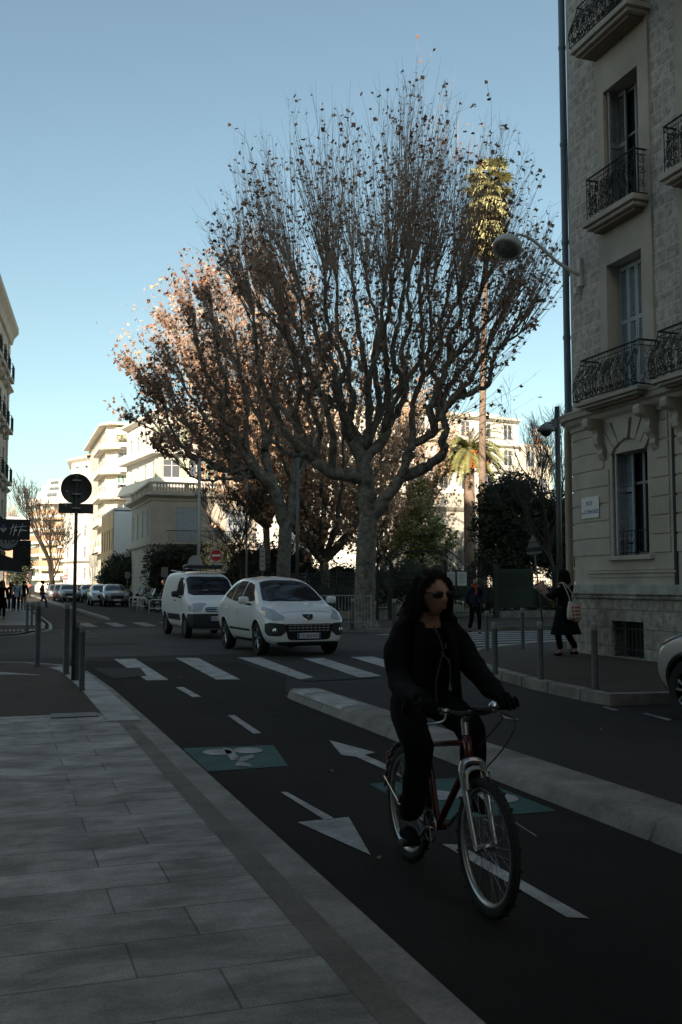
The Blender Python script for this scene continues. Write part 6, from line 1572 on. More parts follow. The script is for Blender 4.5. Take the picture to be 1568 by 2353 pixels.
m_=MB(); m_.lathe([(.085,-.052),(.09,-.05),(.09,-.047),(.078,-.045),(.078,-.052)],BB,'Y',28,cap=False); 
for k in range(5): a=2*PI*k/5; m_.tube([BB+P_(0,-.05,0),BB+P_(.08*math.cos(a),-.05,.08*math.sin(a))],.006,4)
m_.build('chainring','bike_silver',cr)
for s,c in ((1,BB+cv),(-1,BB-cv)):
    m_=MB(); m_.box(c+P_(0,s*.125,0),(.09,.085,.022)); m_.build('pedal','plastic',cr,bevel=.004)
m_=MB(); m_.tube([BB+P_(0,-.05,.088),HR+P_(0,-.05,.045)],.004,4); m_.tube([BB+P_(0,-.05,-.088),P_(.03,-.05,.24),HR+P_(0,-.05,-.04)],.004,4); m_.lathe([(.045,-.055),(.045,-.045),(.03,-.04)],HR,'Y',16); m_.tube([HR+P_(0,-.06,-.01),P_(.03,-.06,.235)],.012,5); m_.build('chain_drive','plastic',bike)
m_=MB(); m_.tube(bez([P_(1.02,.07,wr-.01),P_(1.05,.075,wr+.05),P_(1.03,.072,wr+.12)],4),.003,4); m_.build('quick_release','bike_silver',fk)
# ---------------------------------------------------------------- the cyclist
rider = thing('person','woman in black jacket and sunglasses riding the bicycle toward the camera','person',(BX,BY,.010),R(-91.5))
hc=P_(.385,0,1.505)
m_,hm_=head_geo(hc, R(14), R(3), .98)
hd_=m_.build('head','skin',None,smooth=True)
bp=[(.17,0,.96,.13,.11),(.21,0,1.10,.115,.10),(.25,0,1.22,.13,.11),(.29,0,1.33,.10,.09),(.32,0,1.40,.050),(.36,0,1.46,.046),
    (.16,.10,.92,.095),(.60,.12,.80,.068),(.585,.12,.50,.042),(.16,-.10,.92,.095),(.48,-.12,.70,.068),(.33,-.12,.30,.042),
    (.28,.14,1.31,.045),(.45,.222,1.09,.030),(.74,.213,.985,.020),(.28,-.14,1.31,.045),(.36,-.213,1.06,.030),(.74,-.213,.985,.020)]
be=[(0,1),(1,2),(2,3),(3,4),(4,5),(0,6),(6,7),(7,8),(0,9),(9,10),(10,11),(3,12),(12,13),(13,14),(3,15),(15,16),(16,17)]
body_=skin('body',bp,be,'skin',rider,0,2)
# head and body become one continuous mesh
def join(a, b):
    ma, mb_ = a.data, b.data; mb = MB(); mb.add([v.co for v in ma.vertices],[tuple(p.vertices) for p in ma.polygons]); mb.add([v.co for v in mb_.vertices],[tuple(p.vertices) for p in mb_.polygons])
    o = mb.build(a.name, ma.materials[0], a.parent, smooth=True, fixn=False); n=a.name; bpy.data.objects.remove(a); bpy.data.objects.remove(b); o.name=n; return o
body_=join(body_,hd_)
jk=[(.165,0,.85,.175,.155),(.185,0,1.01,.178,.155),(.23,0,1.18,.185,.15),(.27,0,1.28,.16,.125),(.29,0,1.335,.09,.085),(.285,.145,1.315,.080),(.35,.195,1.19,.070),(.45,.225,1.09,.066),(.60,.222,1.02,.056),(.755,.213,.982,.046),
    (.285,-.145,1.315,.080),(.31,-.195,1.18,.076),(.36,-.215,1.06,.072),(.55,-.215,1.0,.058),(.755,-.213,.982,.046)]
je=[(0,1),(1,2),(2,3),(3,4),(3,5),(5,6),(6,7),(7,8),(8,9),(3,10),(10,11),(11,12),(12,13),(13,14)]
jo=skin('jacket',jk,je,'black_puffer',rider,0,3); ruffle(jo,.020,7,3); ruffle(jo,.008,22,5)
m_=MB()
for s in (-1,1):   # open jacket fronts and hood folds
    m_.tube(bez([P_(.37,s*.075,1.35),P_(.42,s*.10,1.22),P_(.40,s*.12,1.06),P_(.36,s*.15,.90),P_(.34,s*.16,.80)],4),[.028]*17,6)
m_.tube(bez([P_(.35,-.11,1.35),P_(.24,-.10,1.40),P_(.17,0,1.39),P_(.24,.10,1.40),P_(.35,.11,1.35)],4),.048,8); m_.build('hood','black_puffer',jo,smooth=True)
m_=MB(); m_.tube(bez([P_(.46,-.03,1.34),P_(.475,.015,1.22),P_(.47,.005,1.16),P_(.46,-.02,1.04),P_(.455,-.015,.93)],5),.005,4); m_.tube(bez([P_(.47,.005,1.20),P_(.48,.05,1.14),P_(.465,.06,1.06),P_(.455,.075,1.0)],5),.005,4); m_.build('drawstring','sign_back',jo)
m_=MB(); m_.box((.475,.03,1.235),(.006,.006,.03)); m_.build('zip_pull','chrome',jo)
tk=[(.17,0,.96,.12,.10),(.22,.10,.895,.105),(.40,.115,.87,.095),(.60,.125,.80,.082),(.60,.125,.64,.068),(.585,.125,.47,.062),(.21,-.10,.895,.105),(.34,-.12,.81,.098),(.49,-.125,.70,.082),(.42,-.125,.50,.072),(.345,-.13,.30,.066)]
te=[(0,1),(1,2),(2,3),(3,4),(4,5),(0,6),(6,7),(7,8),(8,9),(9,10)]
to_=skin('trousers',tk,te,'black_cloth',rider,0,2); ruffle(to_,.010,12,1)
for x,y,z,p in ((.575,.13,.435,-.15),(.315,-.135,.235,.25)):
    sh=[(x-.05,y,z-.01,.036,.036),(x+.03,y,z-.012,.042,.036),(x+.10,y,z-.02-.0*p,.042,.028),(x+.16,y,z-.03,.034,.022),(x-.01,y,z+.05,.042)]
    so_=skin('shoe',sh,[(0,1),(1,2),(2,3),(1,4)],'black_cloth',rider,1,2)
for s in (-1,1): 
    h_=fingers((.775,s*.213,.982),(.45,0.05*s,.12),(.12,0,1),(.15,s*1,0),'black_puffer',rider,1.15,1.15,side=s)
# hair: cap and long locks blown back
hr=MB(); c=hc; r_=random.Random(5)
o0=len(hr.v); hr.ball((c.x-.014,c.y,c.z+.020),.1,24,16,(1.08,.95,1.20))
hr.f=[f for f in hr.f if not all((hr.v[i][0]>c.x+.018 and hr.v[i][2]<c.z+.106-abs(hr.v[i][1]-c.y)*.75) for i in f)]
for k in range(110):
    a=r_.uniform(R(80),R(280)); R0=.090; st=P_(c.x-.012+R0*math.cos(a)*1.0,c.y+R0*.90*math.sin(a),c.z+r_.uniform(.0,.10)); L=r_.uniform(.20,.33); back=r_.uniform(.03,.11)
    sd=math.sin(a); pts=[st,st+P_(-back*.3,sd*.02,-L*.35),st+P_(-back*.8,sd*.030-.02,-L*.7),st+P_(-back*1.2,sd*.03-.045,-L)]
    hr.tube(bez(pts,3),[.017,.019,.018,.017,.016,.014,.012,.010,.007,.003],5)
for k in range(44):   # parted hair swept over both temples
    s=-1 if k%2 else 1; x0=c.x+.055-.11*(k//2)/22; tz=c.z+.128-abs(x0-c.x+.015)*.42
    pts=[P_(x0,c.y+s*.004,tz),P_(x0-.004,c.y+s*.045,tz-.008),P_(x0-.012,c.y+s*.080,c.z+.060),P_(x0-.022,c.y+s*.088,c.z-.005),P_(x0-.040,c.y+s*.094,c.z-.10),P_(x0-.06,c.y+s*.10,c.z-.19)]
    hr.tube(bez(pts,2),[.011,.013,.014,.014,.015,.015,.016,.015,.014,.010,.004],5)
for k in range(20):   # locks framing the face
    s=-1 if k%2 else 1; st=P_(c.x+.026+r_.uniform(-.03,.012),c.y+s*.080,c.z+r_.uniform(.03,.08)); pts=[st,st+P_(-.006,s*.012,-.10),st+P_(-.03,s*.016,-.19),st+P_(-.05,s*.018,-.25)]; hr.tube(bez(pts,3),[.014,.015,.015,.014,.013,.011,.010,.008,.005,.003],5)
ho=hr.build('hair','hair',rider,smooth=True)
hr=MB()
for k in range(16):
    st=P_(c.x-.07+r_.uniform(-.02,.02),c.y-.075,c.z-.06+r_.uniform(-.02,.04)); pts=[st,st+P_(-.05,-.02,-.10),st+P_(-.10,-.045,-.20),st+P_(-.12,-.06,-.25)]; hr.tube(bez(pts,3),[.006]*9+[.002],4)
hr.build('hair_ends','hair_tip',ho,smooth=True)
gl=MB()
for s in (-1,1): gl.ball((.095,s*.036,.008),.031,14,8,(.28,1.40,.64))
gl.tube([(.099,-.012,.016),(.101,.012,.016)],.003,4)
for s in (-1,1): gl.tube([(.088,s*.060,.014),(.06,s*.078,.014),(-.01,s*.082,.010)],.003,4)
gl.xf(hm_); gl.build('sunglasses','blackgloss',rider,smooth=True)
lpz=MB(); lpz.ball((.0945,0,-.056),.012,10,6,(.35,1.75,.42)); lpz.ball((.0925,0,-.066),.012,10,6,(.35,1.45,.45)); lpz.xf(hm_); MATS['lips']=mat('lips',(.26,.06,.05),.5); lpz.build('lips','lips',rider,smooth=True)
# ---------------------------------------------------------------- walkers
def walker(label, loc, face, top, bottom, skin_m='skin', hair_m='hair', h=1.72, stride=.28, coat=0, coat_m=None, hair='short', arms=None, group=None, shoes='black_cloth', flare=.0):
    """standing or walking figure; face = heading angle in degrees, 0 = +x"""
    k=h/1.75; T_=thing('person',label,'person',loc,R(face),group=group); s=stride
    A={'l':[(0,.18,1.41,.036),(-.03-.1*s,.23,1.16,.030),(.06+.5*s,.24,.92,.024)],'r':[(0,-.18,1.41,.036),(-.03+.0*s,-.23,1.16,.030),(.02-.3*s,-.24,.92,.024)]}
    if arms: A.update(arms)
    hp=.90; kl=(.10+.35*s,.10,.50); al=(.02+.62*s,.10,.09); kr=(.04-.15*s,-.10,.48); ar=(-.16-.72*s,-.10,.12)
    P=[(0,0,.98,.12,.10),(0,0,1.15,.11,.09),(0,0,1.32,.13,.10),(0,0,1.44,.09,.08),(.01,0,1.51,.048),(.025,0,1.57,.046),
       (0,.09,hp,.085),(*kl,.055),(*al,.036),(al[0]+.12,al[1],.04,.030),(0,-.09,hp,.085),(*kr,.055),(*ar,.036),(ar[0]+.12,ar[1],.045,.030)]
    E=[(0,1),(1,2),(2,3),(3,4),(4,5),(0,6),(6,7),(7,8),(8,9),(0,10),(10,11),(11,12),(12,13)]
    for q in ('l','r'):
        b=len(P); P+=A[q]; E+=[(3,b),(b,b+1),(b+1,b+2)]; e=Vector(A[q][2][:3]); w_=Vector(A[q][1][:3]); d=(e-w_).normalized(); f=e+d*.07; P.append((*f,.030,.018)); E.append((b+2,b+3)); hb=b+3
        for j in range(4): g=f+d*.055+Vector((0,0,0))+Vector((.016*(j-1.5),0,0)); P.append((*g,.008)); E.append((hb,len(P)-1))
        P.append((*(f+Vector((.03,0,-.01))),.009)); E.append((hb,len(P)-1))
    sc=lambda L:[tuple(x*k for x in p) for p in L]
    bo=skin('body',sc(P),E,skin_m,T_,0,1); hb_,hm2=head_geo(Vector((.04,0,1.64))*k,0,0,k*.97,16,14); ho_=hb_.build('head',skin_m,None,smooth=True); bo=join(bo,ho_)
    J=[(0,0,1.0,.165,.13),(0,0,1.15,.16,.125),(0,0,1.33,.165,.125),(0,0,1.44,.12,.10),(.01,0,1.50,.07,.07),(0,0,.90,.17,.135)]; JE=[(0,1),(1,2),(2,3),(3,4),(0,5)]
    for q in ('l','r'):
        b=len(J); L=A[q]; mid=tuple((L[0][i]+L[1][i])/2 for i in range(3)); J+=[(L[0][0],L[0][1],L[0][2],.086),(L[1][0],L[1][1],L[1][2],.074),(L[2][0],L[2][1],L[2][2]+.01,.050)]; JE+=[(3,b),(b,b+1),(b+1,b+2)]
    jo_=skin('coat' if coat else 'jacket',sc(J),JE,top,T_,0,2); ruffle(jo_,.012,9,len(label))
    if coat:
        c_=MB(); n=20; zs=[1.0,.8,.62,coat]
        for i,z in enumerate(zs):
            for j in range(n): a=2*PI*j/n; rx=.15+.02*i+flare*i*.035; ry=.185+.02*i+flare*i*.045; w_=1+.06*math.sin(a*5+i*.4)*i*.35; c_.v.append(((rx*w_*math.cos(a)+.0)*k,(ry*w_*math.sin(a))*k,z*k))
        for i in range(3):
            for j in range(n): a=i*n+j; b=i*n+(j+1)%n; c_.f.append((a,b,b+n,a+n))
        c_.build('coat_skirt',coat_m or top,jo_,smooth=True)
    Tt=[(0,0,.98,.135,.115),(0,.09,.90,.105),(kl[0],kl[1],kl[2],.075),(al[0],al[1],al[2]+.03,.062),(0,-.09,.90,.105),(kr[0],kr[1],kr[2],.075),(ar[0],ar[1],ar[2]+.03,.062)]
    t_=skin('trousers',sc(Tt),[(0,1),(1,2),(2,3),(0,4),(4,5),(5,6)],bottom,T_,0,2); ruffle(t_,.010,11,2)
    for q in (al,ar):
        z=max(.045,q[2]-.045); skin('shoe',sc([(q[0]-.05,q[1],z,.038,.04),(q[0]+.06,q[1],z-.005,.044,.036),(q[0]+.16,q[1],z-.015,.036,.024)]),[(0,1),(1,2)],shoes,T_,0,1)
    hh=MB(); hcn=Vector((.015,0,1.665))*k
    if hair=='short': hh.ball(hcn,.098*k,14,10,(1.0,.90,1.12)); hh.f=[f for f in hh.f if not all(hh.v[i][0]>hcn.x+.045*k and hh.v[i][2]<hcn.z+.07*k for i in f)]
    elif hair=='afro': hh.ball(hcn+Vector((-.01,0,.03))*k,.118*k,16,12,(1,1,1.0)); hh.f=[f for f in hh.f if not all(hh.v[i][0]>hcn.x+.055*k and hh.v[i][2]<hcn.z+.06*k for i in f)]
    else:
        r2=random.Random(len(label)); hh.ball(hcn,.105*k,14,10,(1.05,1.0,1.12)); hh.f=[f for f in hh.f if not all(hh.v[i][0]>hcn.x+.05*k and hh.v[i][2]<hcn.z+.07*k for i in f)]
        for j in range(60):
            a=r2.uniform(R(70),R(290)); q=hcn+Vector((.09*math.cos(a),.09*math.sin(a),r2.uniform(-.02,.08)))*k; L=r2.uniform(.10,.26)*k; pts=[q]
            for t in range(4): pts.append(pts[-1]+Vector((r2.uniform(-.022,.018),r2.uniform(-.02,.02),-L/4)))
            hh.tube(pts,[.016*k,.02*k,.02*k,.016*k,.006*k],5)
    ho2=hh.build('hair',hair_m,T_,smooth=True); ruffle(ho2,.012,28,3)
    return T_
# woman with flowers by the stone building
pw=G(1300,1508,.15)
wm=walker('woman in long black coat holding a wrapped bouquet beside the stone building',(pw.x,pw.y,.15),112,'black_cloth','black_cloth',h=1.70,stride=.05,coat=.45,hair='long',flare=.8,shoes='black_cloth',
   arms={'l':[(0,.19,1.42,.052),(.10,.27,1.20,.042),(.30,.20,1.24,.028)],'r':[(0,-.19,1.42,.052),(.10,-.24,1.20,.042),(.30,-.10,1.20,.028)]})
fl=thing('bouquet','bouquet of flowers wrapped in white and pink paper held by the woman','bouquet',(pw.x,pw.y,.15),R(112)); m_=MB()
A_=Vector((.26,.10,1.10)); B_=Vector((.46,.34,1.52)); ax=(B_-A_).normalized(); q=ax.to_track_quat('Z','Y').to_matrix().to_4x4(); q.translation=A_
m_.lathe([(.02,0),(.05,.12),(.10,.34),(.13,.42),(.12,.42),(.09,.33)],n=14,cap=False).xf(q); m_.build('wrapping','paper',fl,smooth=True)
m_=MB(); rr=random.Random(3)
for k in range(24): a=rr.uniform(0,6.28); d=rr.uniform(0,.10); m_.ball(q@Vector((d*math.cos(a),d*math.sin(a),.39+rr.uniform(-.02,.05))),.026,6,4)
m_.build('blossoms','orange_cloth',fl); m_=MB()
for k in range(10): m_.tube([q@Vector((rr.uniform(-.02,.02),rr.uniform(-.02,.02),.02)),q@Vector((rr.uniform(-.06,.06),rr.uniform(-.06,.06),-.14))],.006,4)
m_.build('stems','leaf_olive',fl)
tb=thing('tote_bag','white tote bag with red print on the shoulder of the woman in the long coat','bag',(pw.x,pw.y,.15),R(112)); m_=MB(); n=10
for i,(z,wd,th) in enumerate(((.70,.17,.05),(.76,.20,.08),(.90,.19,.07),(1.05,.15,.04))):
    for j in range(n): a=2*PI*j/n; m_.v.append((-.24+th*math.cos(a)+.02*(i==0),.04+wd*math.sin(a),z+.05*math.sin(a)))
for i in range(3):
    for j in range(n): a=i*n+j; b=i*n+(j+1)%n; m_.f.append((a,b,b+n,a+n))
m_.f.append(tuple(range(n))[::-1]); to2=m_.build('bag','tote',tb,smooth=True)
m_=MB(); m_.tube(bez([(-.26,.17,1.07),(-.20,.17,1.25),(-.06,.16,1.46),(.05,.17,1.40)],4),.008,4); m_.tube(bez([(-.26,-.09,1.02),(-.22,.02,1.22),(-.08,.13,1.46),(.05,.15,1.40)],4),.008,4); m_.build('strap','tote',to2)
m_=MB()
for r_i in range(4):
    for c_i in range(3): m_.box((-.322+.01*abs(c_i-1),-.07+c_i*.10+.012*r_i,.76+r_i*.072),(.012,.065,.028),rx=.15)
m_.build('print','tote_red',to2)
# man in navy by the crossing
pmn=G(1092,1456,.13)
mn=walker('man in navy jacket with orange scarf and glasses walking beyond the cyclist',(pmn.x,pmn.y,.13),255,'navy_cloth','black_cloth',h=1.62,stride=.30)
m_=MB(); m_.tube(bez([(.10,-.07,1.40),(.13,0,1.36),(.10,.07,1.40),(.02,.08,1.43),(-.05,0,1.44),(.02,-.08,1.43),(.10,-.07,1.40)],3),.035,6); m_.tube(bez([(.13,.01,1.36),(.16,.02,1.25),(.16,.0,1.14)],3),.030,6); m_.build('scarf','orange_cloth',mn,smooth=True)
m_=MB(); 
for s in (-1,1): m_.lathe([(.022,0),(.022,.004)],(.125,s*.032,1.53),'X',12,cap=False)
m_.build('glasses','black',mn)
# people on the far left pavement
def far_w(px,py,z,**k): p=G(px,py,z); return p
p=G(4,1424,.07); walker('grey curly haired woman in long black coat nearest on the far left pavement',(p.x,p.y,.07),268,'black_cloth','black_cloth',h=1.66,coat=.5,hair='long',hair_m='hair_grey',group=None)
m_=MB(); 
p=G(25,1404,.07); walker('woman in dark jacket and jeans behind the white shirted man',(p.x,p.y,.07),268,'black_cloth','denim',h=1.64,hair='long')
p=G(38,1406,.07); ws_=walker('man in loose white shirt and black trousers on the far left pavement',(p.x,p.y,.07),270,'white_cloth','black_cloth',h=1.74,flare=0)
m_=MB(); m_.tube(bez([(.05,-.15,1.45),(.17,-.05,1.30),(.18,.08,1.12),(.10,.18,.98)],4),.016,4); m_.build('shoulder_strap','black',ws_)
p=G(54,1403,.07); walker('person in black jacket and pale trousers right of the white shirted man',(p.x,p.y,.07),85,'black_cloth','pale_cloth',h=1.72)
p=G(97,1396,.01); walker('man with afro hair in plaid shirt and jeans stepping off the kerb',(p.x,p.y,.01),15,'plaid','denim',skin_m='skin_dark',hair='afro',h=1.80,stride=.5)
p=G(108,1377,.01); walker('distant person in pale blue top crossing behind the plaid shirted man',(p.x,p.y,.01),10,'white_cloth','denim',h=1.7,stride=.5)
p=G(325,1400,.13); walker('dark clothed person standing among the motorcycles near the villa',(p.x+1.6,p.y+2,.13),200,'black_cloth','black_cloth',h=1.72,stride=.05)
p=G(352,1398,.13); walker('bald person in black standing by the motorcycles next to the van',(p.x+1.6,p.y+2,.13),230,'black_cloth','black_cloth',h=1.76,stride=.05,hair_m='skin_pale',skin_m='skin_pale')
# ================================================================== STREET FURNITURE
def bollard(px, py, z, hgt, r, label, group):
    p=G(px,py,z); o=thing('bollard',label,'bollard',(p.x,p.y,z),group=group); m_=MB(); m_.lathe([(r*1.15,0),(r*1.15,.03),(r,.04),(r,hgt-.10)],n=16); m_.build('post','bollard',o,auto=40)
    m_=MB(); m_.lathe([(r*.93,hgt-.10),(r*.93,hgt-.085),(r*1.02,hgt-.08),(r*1.02,hgt-.01),(r*.9,hgt)],n=16); m_.build('cap','bollard_top',o,auto=40); return o
gl_='bollards on the near left corner'; gr_='bollards around the right corner pavement'; gf_='bollards beyond the crossing'
bollard(86,1531,.06,1.2,.055,'tall dark bollard standing alone left of the round sign pole',gl_)
bollard(152,1550,.06,1.2,.055,'tall dark bollard touching the sign pole on its left',gl_)
bollard(177,1563,.06,.93,.042,'shorter dark bollard just right of the sign pole, behind the nearest one',gl_)
bollard(188,1587,.06,.93,.042,'nearest dark bollard on the kerb right of the sign pole',gl_)
bollard(1138,1549,.15,.82,.045,'grey bollard at the rounded kerb nearest the cyclist',gr_)
bollard(1243,1561,.15,.86,.045,'grey bollard in the middle of the right hand kerb',gr_)
bollard(1368,1584,.15,.90,.045,'grey bollard nearest the right kerb corner in front of the basement grille',gr_)
bollard(1120,1496,.15,.85,.045,'grey bollard at the back kerb near the man in navy',gr_)
bollard(1202,1490,.15,.90,.045,'grey bollard at the back kerb left of the woman with flowers',gr_)
bollard(906,1452,.13,1.0,.06,'light grey bollard at the park kerb right of the largest plane tree',gf_)
bollard(1010,1440,.13,.9,.06,'grey bollard at the park kerb hidden behind the cyclist',gf_)
bollard(62,1452,.07,.97,.045,'light grey bollard on the far left corner paving',gf_)
bollard(73,1442,.07,.9,.042,'dark bollard just behind the light grey one on the far left corner',gf_)
bollard(810,1447,.13,1.0,.06,'grey bollard beside the metal barrier',gf_)
def pole(o, x, y, z0, z1, r, m='pole_grey', name='pole'):
    m_=MB(); m_.tube([(x,y,z0),(x,y,z1)], [r,r*.92], 10); return m_.build(name,m,o,smooth=True)
# round sign seen from behind
p=G(168,1564,.06); D_=15.4
o=thing('road_sign','round road sign seen from behind above a small rectangular plate on a dark pole','road sign',(p.x,p.y,.06)); pole(o,0,0,0,3.28,.030,'bollard')
zc=zz(1115,D_)-.06; m_=MB(); m_.lathe([(.001,-.012),(.235,-.012),(.245,-.02),(.245,.006),(.001,.006)],(0,-.0,zc),'Y',40,cap=False); m_.xf(Matrix.Translation((0,.055,0))); m_.build('round_plate','sign_back',o,auto=40)
zc2=zz(1162,D_)-.06; m_=MB(); m_.box((0,.05,zc2),(.54,.015,.16)); pl2=m_.build('rectangular_plate','sign_back',o,bevel=.02)
for z_ in (zc+.13,zc-.09,zc2): m_=MB(); m_.box((0,.0,z_),(.13,.075,.022)); m_.lathe([(.036,-.012),(.036,.012)],(0,0,z_),'Z',12); m_.build('bracket','sign_grey',o)
m_=MB()
for x_,z_ in ((-.15,zc-.05),(-.16,zc2+.05)): m_.box((x_,.042 if z_==zc2+.05 else .032,z_),(.03,.004,.03))
m_.build('sticker','sign_grey',o)
# no entry signs
def noentry(px,py,D,r,label,extra=0):
    x,y=fp(px,D); z=zz(py,D); o=thing('road_sign',label,'road sign',(x,y,.1),YAW*-1); z-=.1; pole(o,0,.04,0,z+r,.03,'sign_grey')
    m_=MB(); m_.lathe([(.001,-.015),(r,-.015),(r,.01),(.001,.01)],(0,0,z),'Y',28,cap=False); d=m_.build('red_disc','sign_red',o,auto=40)
    m_=MB(); m_.lathe([(r*.96,-.018),(r*1.02,-.018),(r*1.02,-.01)],(0,0,z),'Y',28,cap=False); m_.box((0,-.018,z),(r*1.4,.006,r*.30)); m_.build('white_bar','sign_white',d,fixn=False)
    if extra:
        m_=MB(); m_.prism3([(-r*1.3,-r*.8),(r*1.15,-r*.8),(-.05,r*1.7)],(0,.03,z),(1,0,0),(0,0,1),(0,1,0),.01); m_.build('triangle_plate','sign_grey',o)
        for k in (-1,1):
            m_=MB(); m_.box((k*r*.55,0,z-r*1.5),(r*.95,.012,r*.6)); q_=m_.build('small_plate','pole_light',o); m_=MB(); m_.box((k*r*.55,-.009,z-r*1.5),(r*.4,.006,r*.12)); m_.build('printed_symbol','black',q_)
    return o
noentry(497,1276,40,.245,'red no entry sign with small plates behind the van roof',1)
noentry(60,1320,118,.33,'small red no entry sign in front of the clipped bush at far left')
noentry(151,1326,112,.33,'small red no entry sign beside the far parked cars')
def backsign(px,py,D,w_,h_,label,shape='rect',m='sign_grey',zpole=None,tilt=0,pole_m='pole_grey',lines=0):
    x,y=fp(px,D); z=zz(py,D)-.12; o=thing('road_sign',label,'road sign',(x,y,.12),-YAW); o.rotation_euler.y=tilt
    pole(o,0,.03,0,z+(h_*.4),.028,pole_m); m_=MB()
    if shape=='rect': m_.box((0,0,z),(w_,.012,h_))
    elif shape=='disc': m_.lathe([(.001,-.01),(w_,-.01),(w_,.008),(.001,.008)],(0,0,z),'Y',28,cap=False)
    elif shape=='tri': m_.prism3(rnd_poly([(-w_/2,-h_/2),(w_/2,-h_/2),(0,h_/2)],2),(0,-.006,z),(1,0,0),(0,0,1),(0,1,0),.012)
    elif shape=='arrow': m_.prism3([(-w_/2,0),(-w_*.25,h_/2),(w_/2,h_/2),(w_/2,-h_/2),(-w_*.25,-h_/2)],(0,-.006,z),(1,0,0),(0,0,1),(0,1,0),.012)
    q=m_.build('plate',m,o)
    if lines:
        m_=MB()
        for k in range(lines): m_.box((0,-.009,z+h_*.32-k*h_*.62/max(1,lines-1)),(w_*.62,.004,h_*.035))
        m_.build('lettering','black' if m!='black' else 'sign_grey',q)
    return o,z
o,z=backsign(448,1292,38,.27,.27,'grey back of a round sign at the foot of the cream lamp pole','disc'); m_=MB(); m_.box((0,.0,z-.42),(.42,.012,.16)); m_.build('small_plate','sign_grey',o)
m_=MB(); m_.lathe([(.25,-.016),(.27,-.016),(.27,-.01),(.25,-.01)],(0,0,z),'Y',28,cap=False); m_.build('rim','pole_light',o)
backsign(293,1321,78,.40,.50,'small grey parking notice beside the street bush',lines=4,m='bollard_top')
backsign(378,1314,56,.36,.54,'small grey parking notice in front of the ivy',lines=5,m='bollard_top')
backsign(229,1326,104,1.4,.42,'upper grey arrow shaped direction board far along the right side','arrow')
backsign(232,1334,103,1.2,.36,'lower grey arrow shaped direction board far along the right side','arrow')
backsign(603,1284,44,.24,1.0,'tall narrow information panel left of the leaning plane tree',m='sign_grey',lines=4)
o,z=backsign(1247,1247,36,.66,.80,'tilted grey triangular sign seen from behind near the camera pole','tri',tilt=-R(6),m='bollard_top'); m_=MB(); m_.box((0,-.01,z-.22),(.58,.02,.16)); m_.box((0,-.012,z+.05),(.36,.02,.03)); m_.build('small_plate','sign_back',o)
# camera pole
x,y=fp(1287,34.5); o=thing('camera_pole','tall grey pole carrying a domed surveillance camera beside the stone building','camera pole',(x,y,.13),-YAW); pole(o,0,0,0,zz(930,34.5)-.13,.10)
zc=zz(985,34.5)-.13; m_=MB(); m_.box((-.10,0,zc+.22),(.22,.16,.34)); m_.tube([(-.05,0,zc+.28),(-.42,0,zc+.24)],.05,8); a_=m_.build('arm','sign_grey',o,bevel=.02)
m_=MB(); m_.lathe([(.05,.26),(.12,.22),(.24,.12),(.31,.02),(.31,-.03),(.20,-.06)],(-.40,0,zc),'Z',24,cap=False); m_.build('camera_shroud','sign_grey',a_,smooth=True)
m_=MB(); m_.lathe([(.20,-.05),(.19,-.12),(.12,-.20),(.001,-.24)],(-.40,0,zc),'Z',20,cap=False); m_.build('camera_dome','dome',a_,smooth=True)
# plain lamp poles and far lamps
def lamp(px,D,py_top,label,arm=None,head=None,r=.06,m='pole_light'):
    x,y=fp(px,D); o=thing('street_lamp',label,'street lamp',(x,y,.12),-YAW); z1=zz(py_top,D)-.12; pole(o,0,0,0,z1,r,m)
    if head:
        dx=(head[0]-px)*D/FPX; zh=zz(head[1],D)-.12; m_=MB(); m_.tube(bez([(0,0,zh-.55),(dx*.45,0,zh-.05),(dx*.8,0,zh+.12),(dx,0,zh+.1)],5),.028,6); m_.build('arm',m,o,smooth=True)
        m_=MB(); m_.lathe([(.30,-.02),(.31,.04),(.24,.17),(.1,.23),(.001,.24)],(dx,0,zh),'Z',16,cap=False); h_=m_.build('shade','lampshell',o,smooth=True); m_=MB(); m_.lathe([(.29,-.02),(.22,-.12),(.001,-.16)],(dx,0,zh),'Z',16,cap=False); m_.build('lens','lamplens',h_,smooth=True)
lamp(456,44,1050,'tall cream lamp pole rising in front of the villa balcony',r=.075)
lamp(683,43,1040,'slim grey lamp pole just right of the leaning plane tree',r=.075,m='pole_grey')
lamp(566,52,1075,'grey bowl lamp on an arm among the leaves before the white apartment house',head=(484,1072))
lamp(150,108,1262,'white bowl lamp by the far bare trees',head=(137,1258),r=.05)
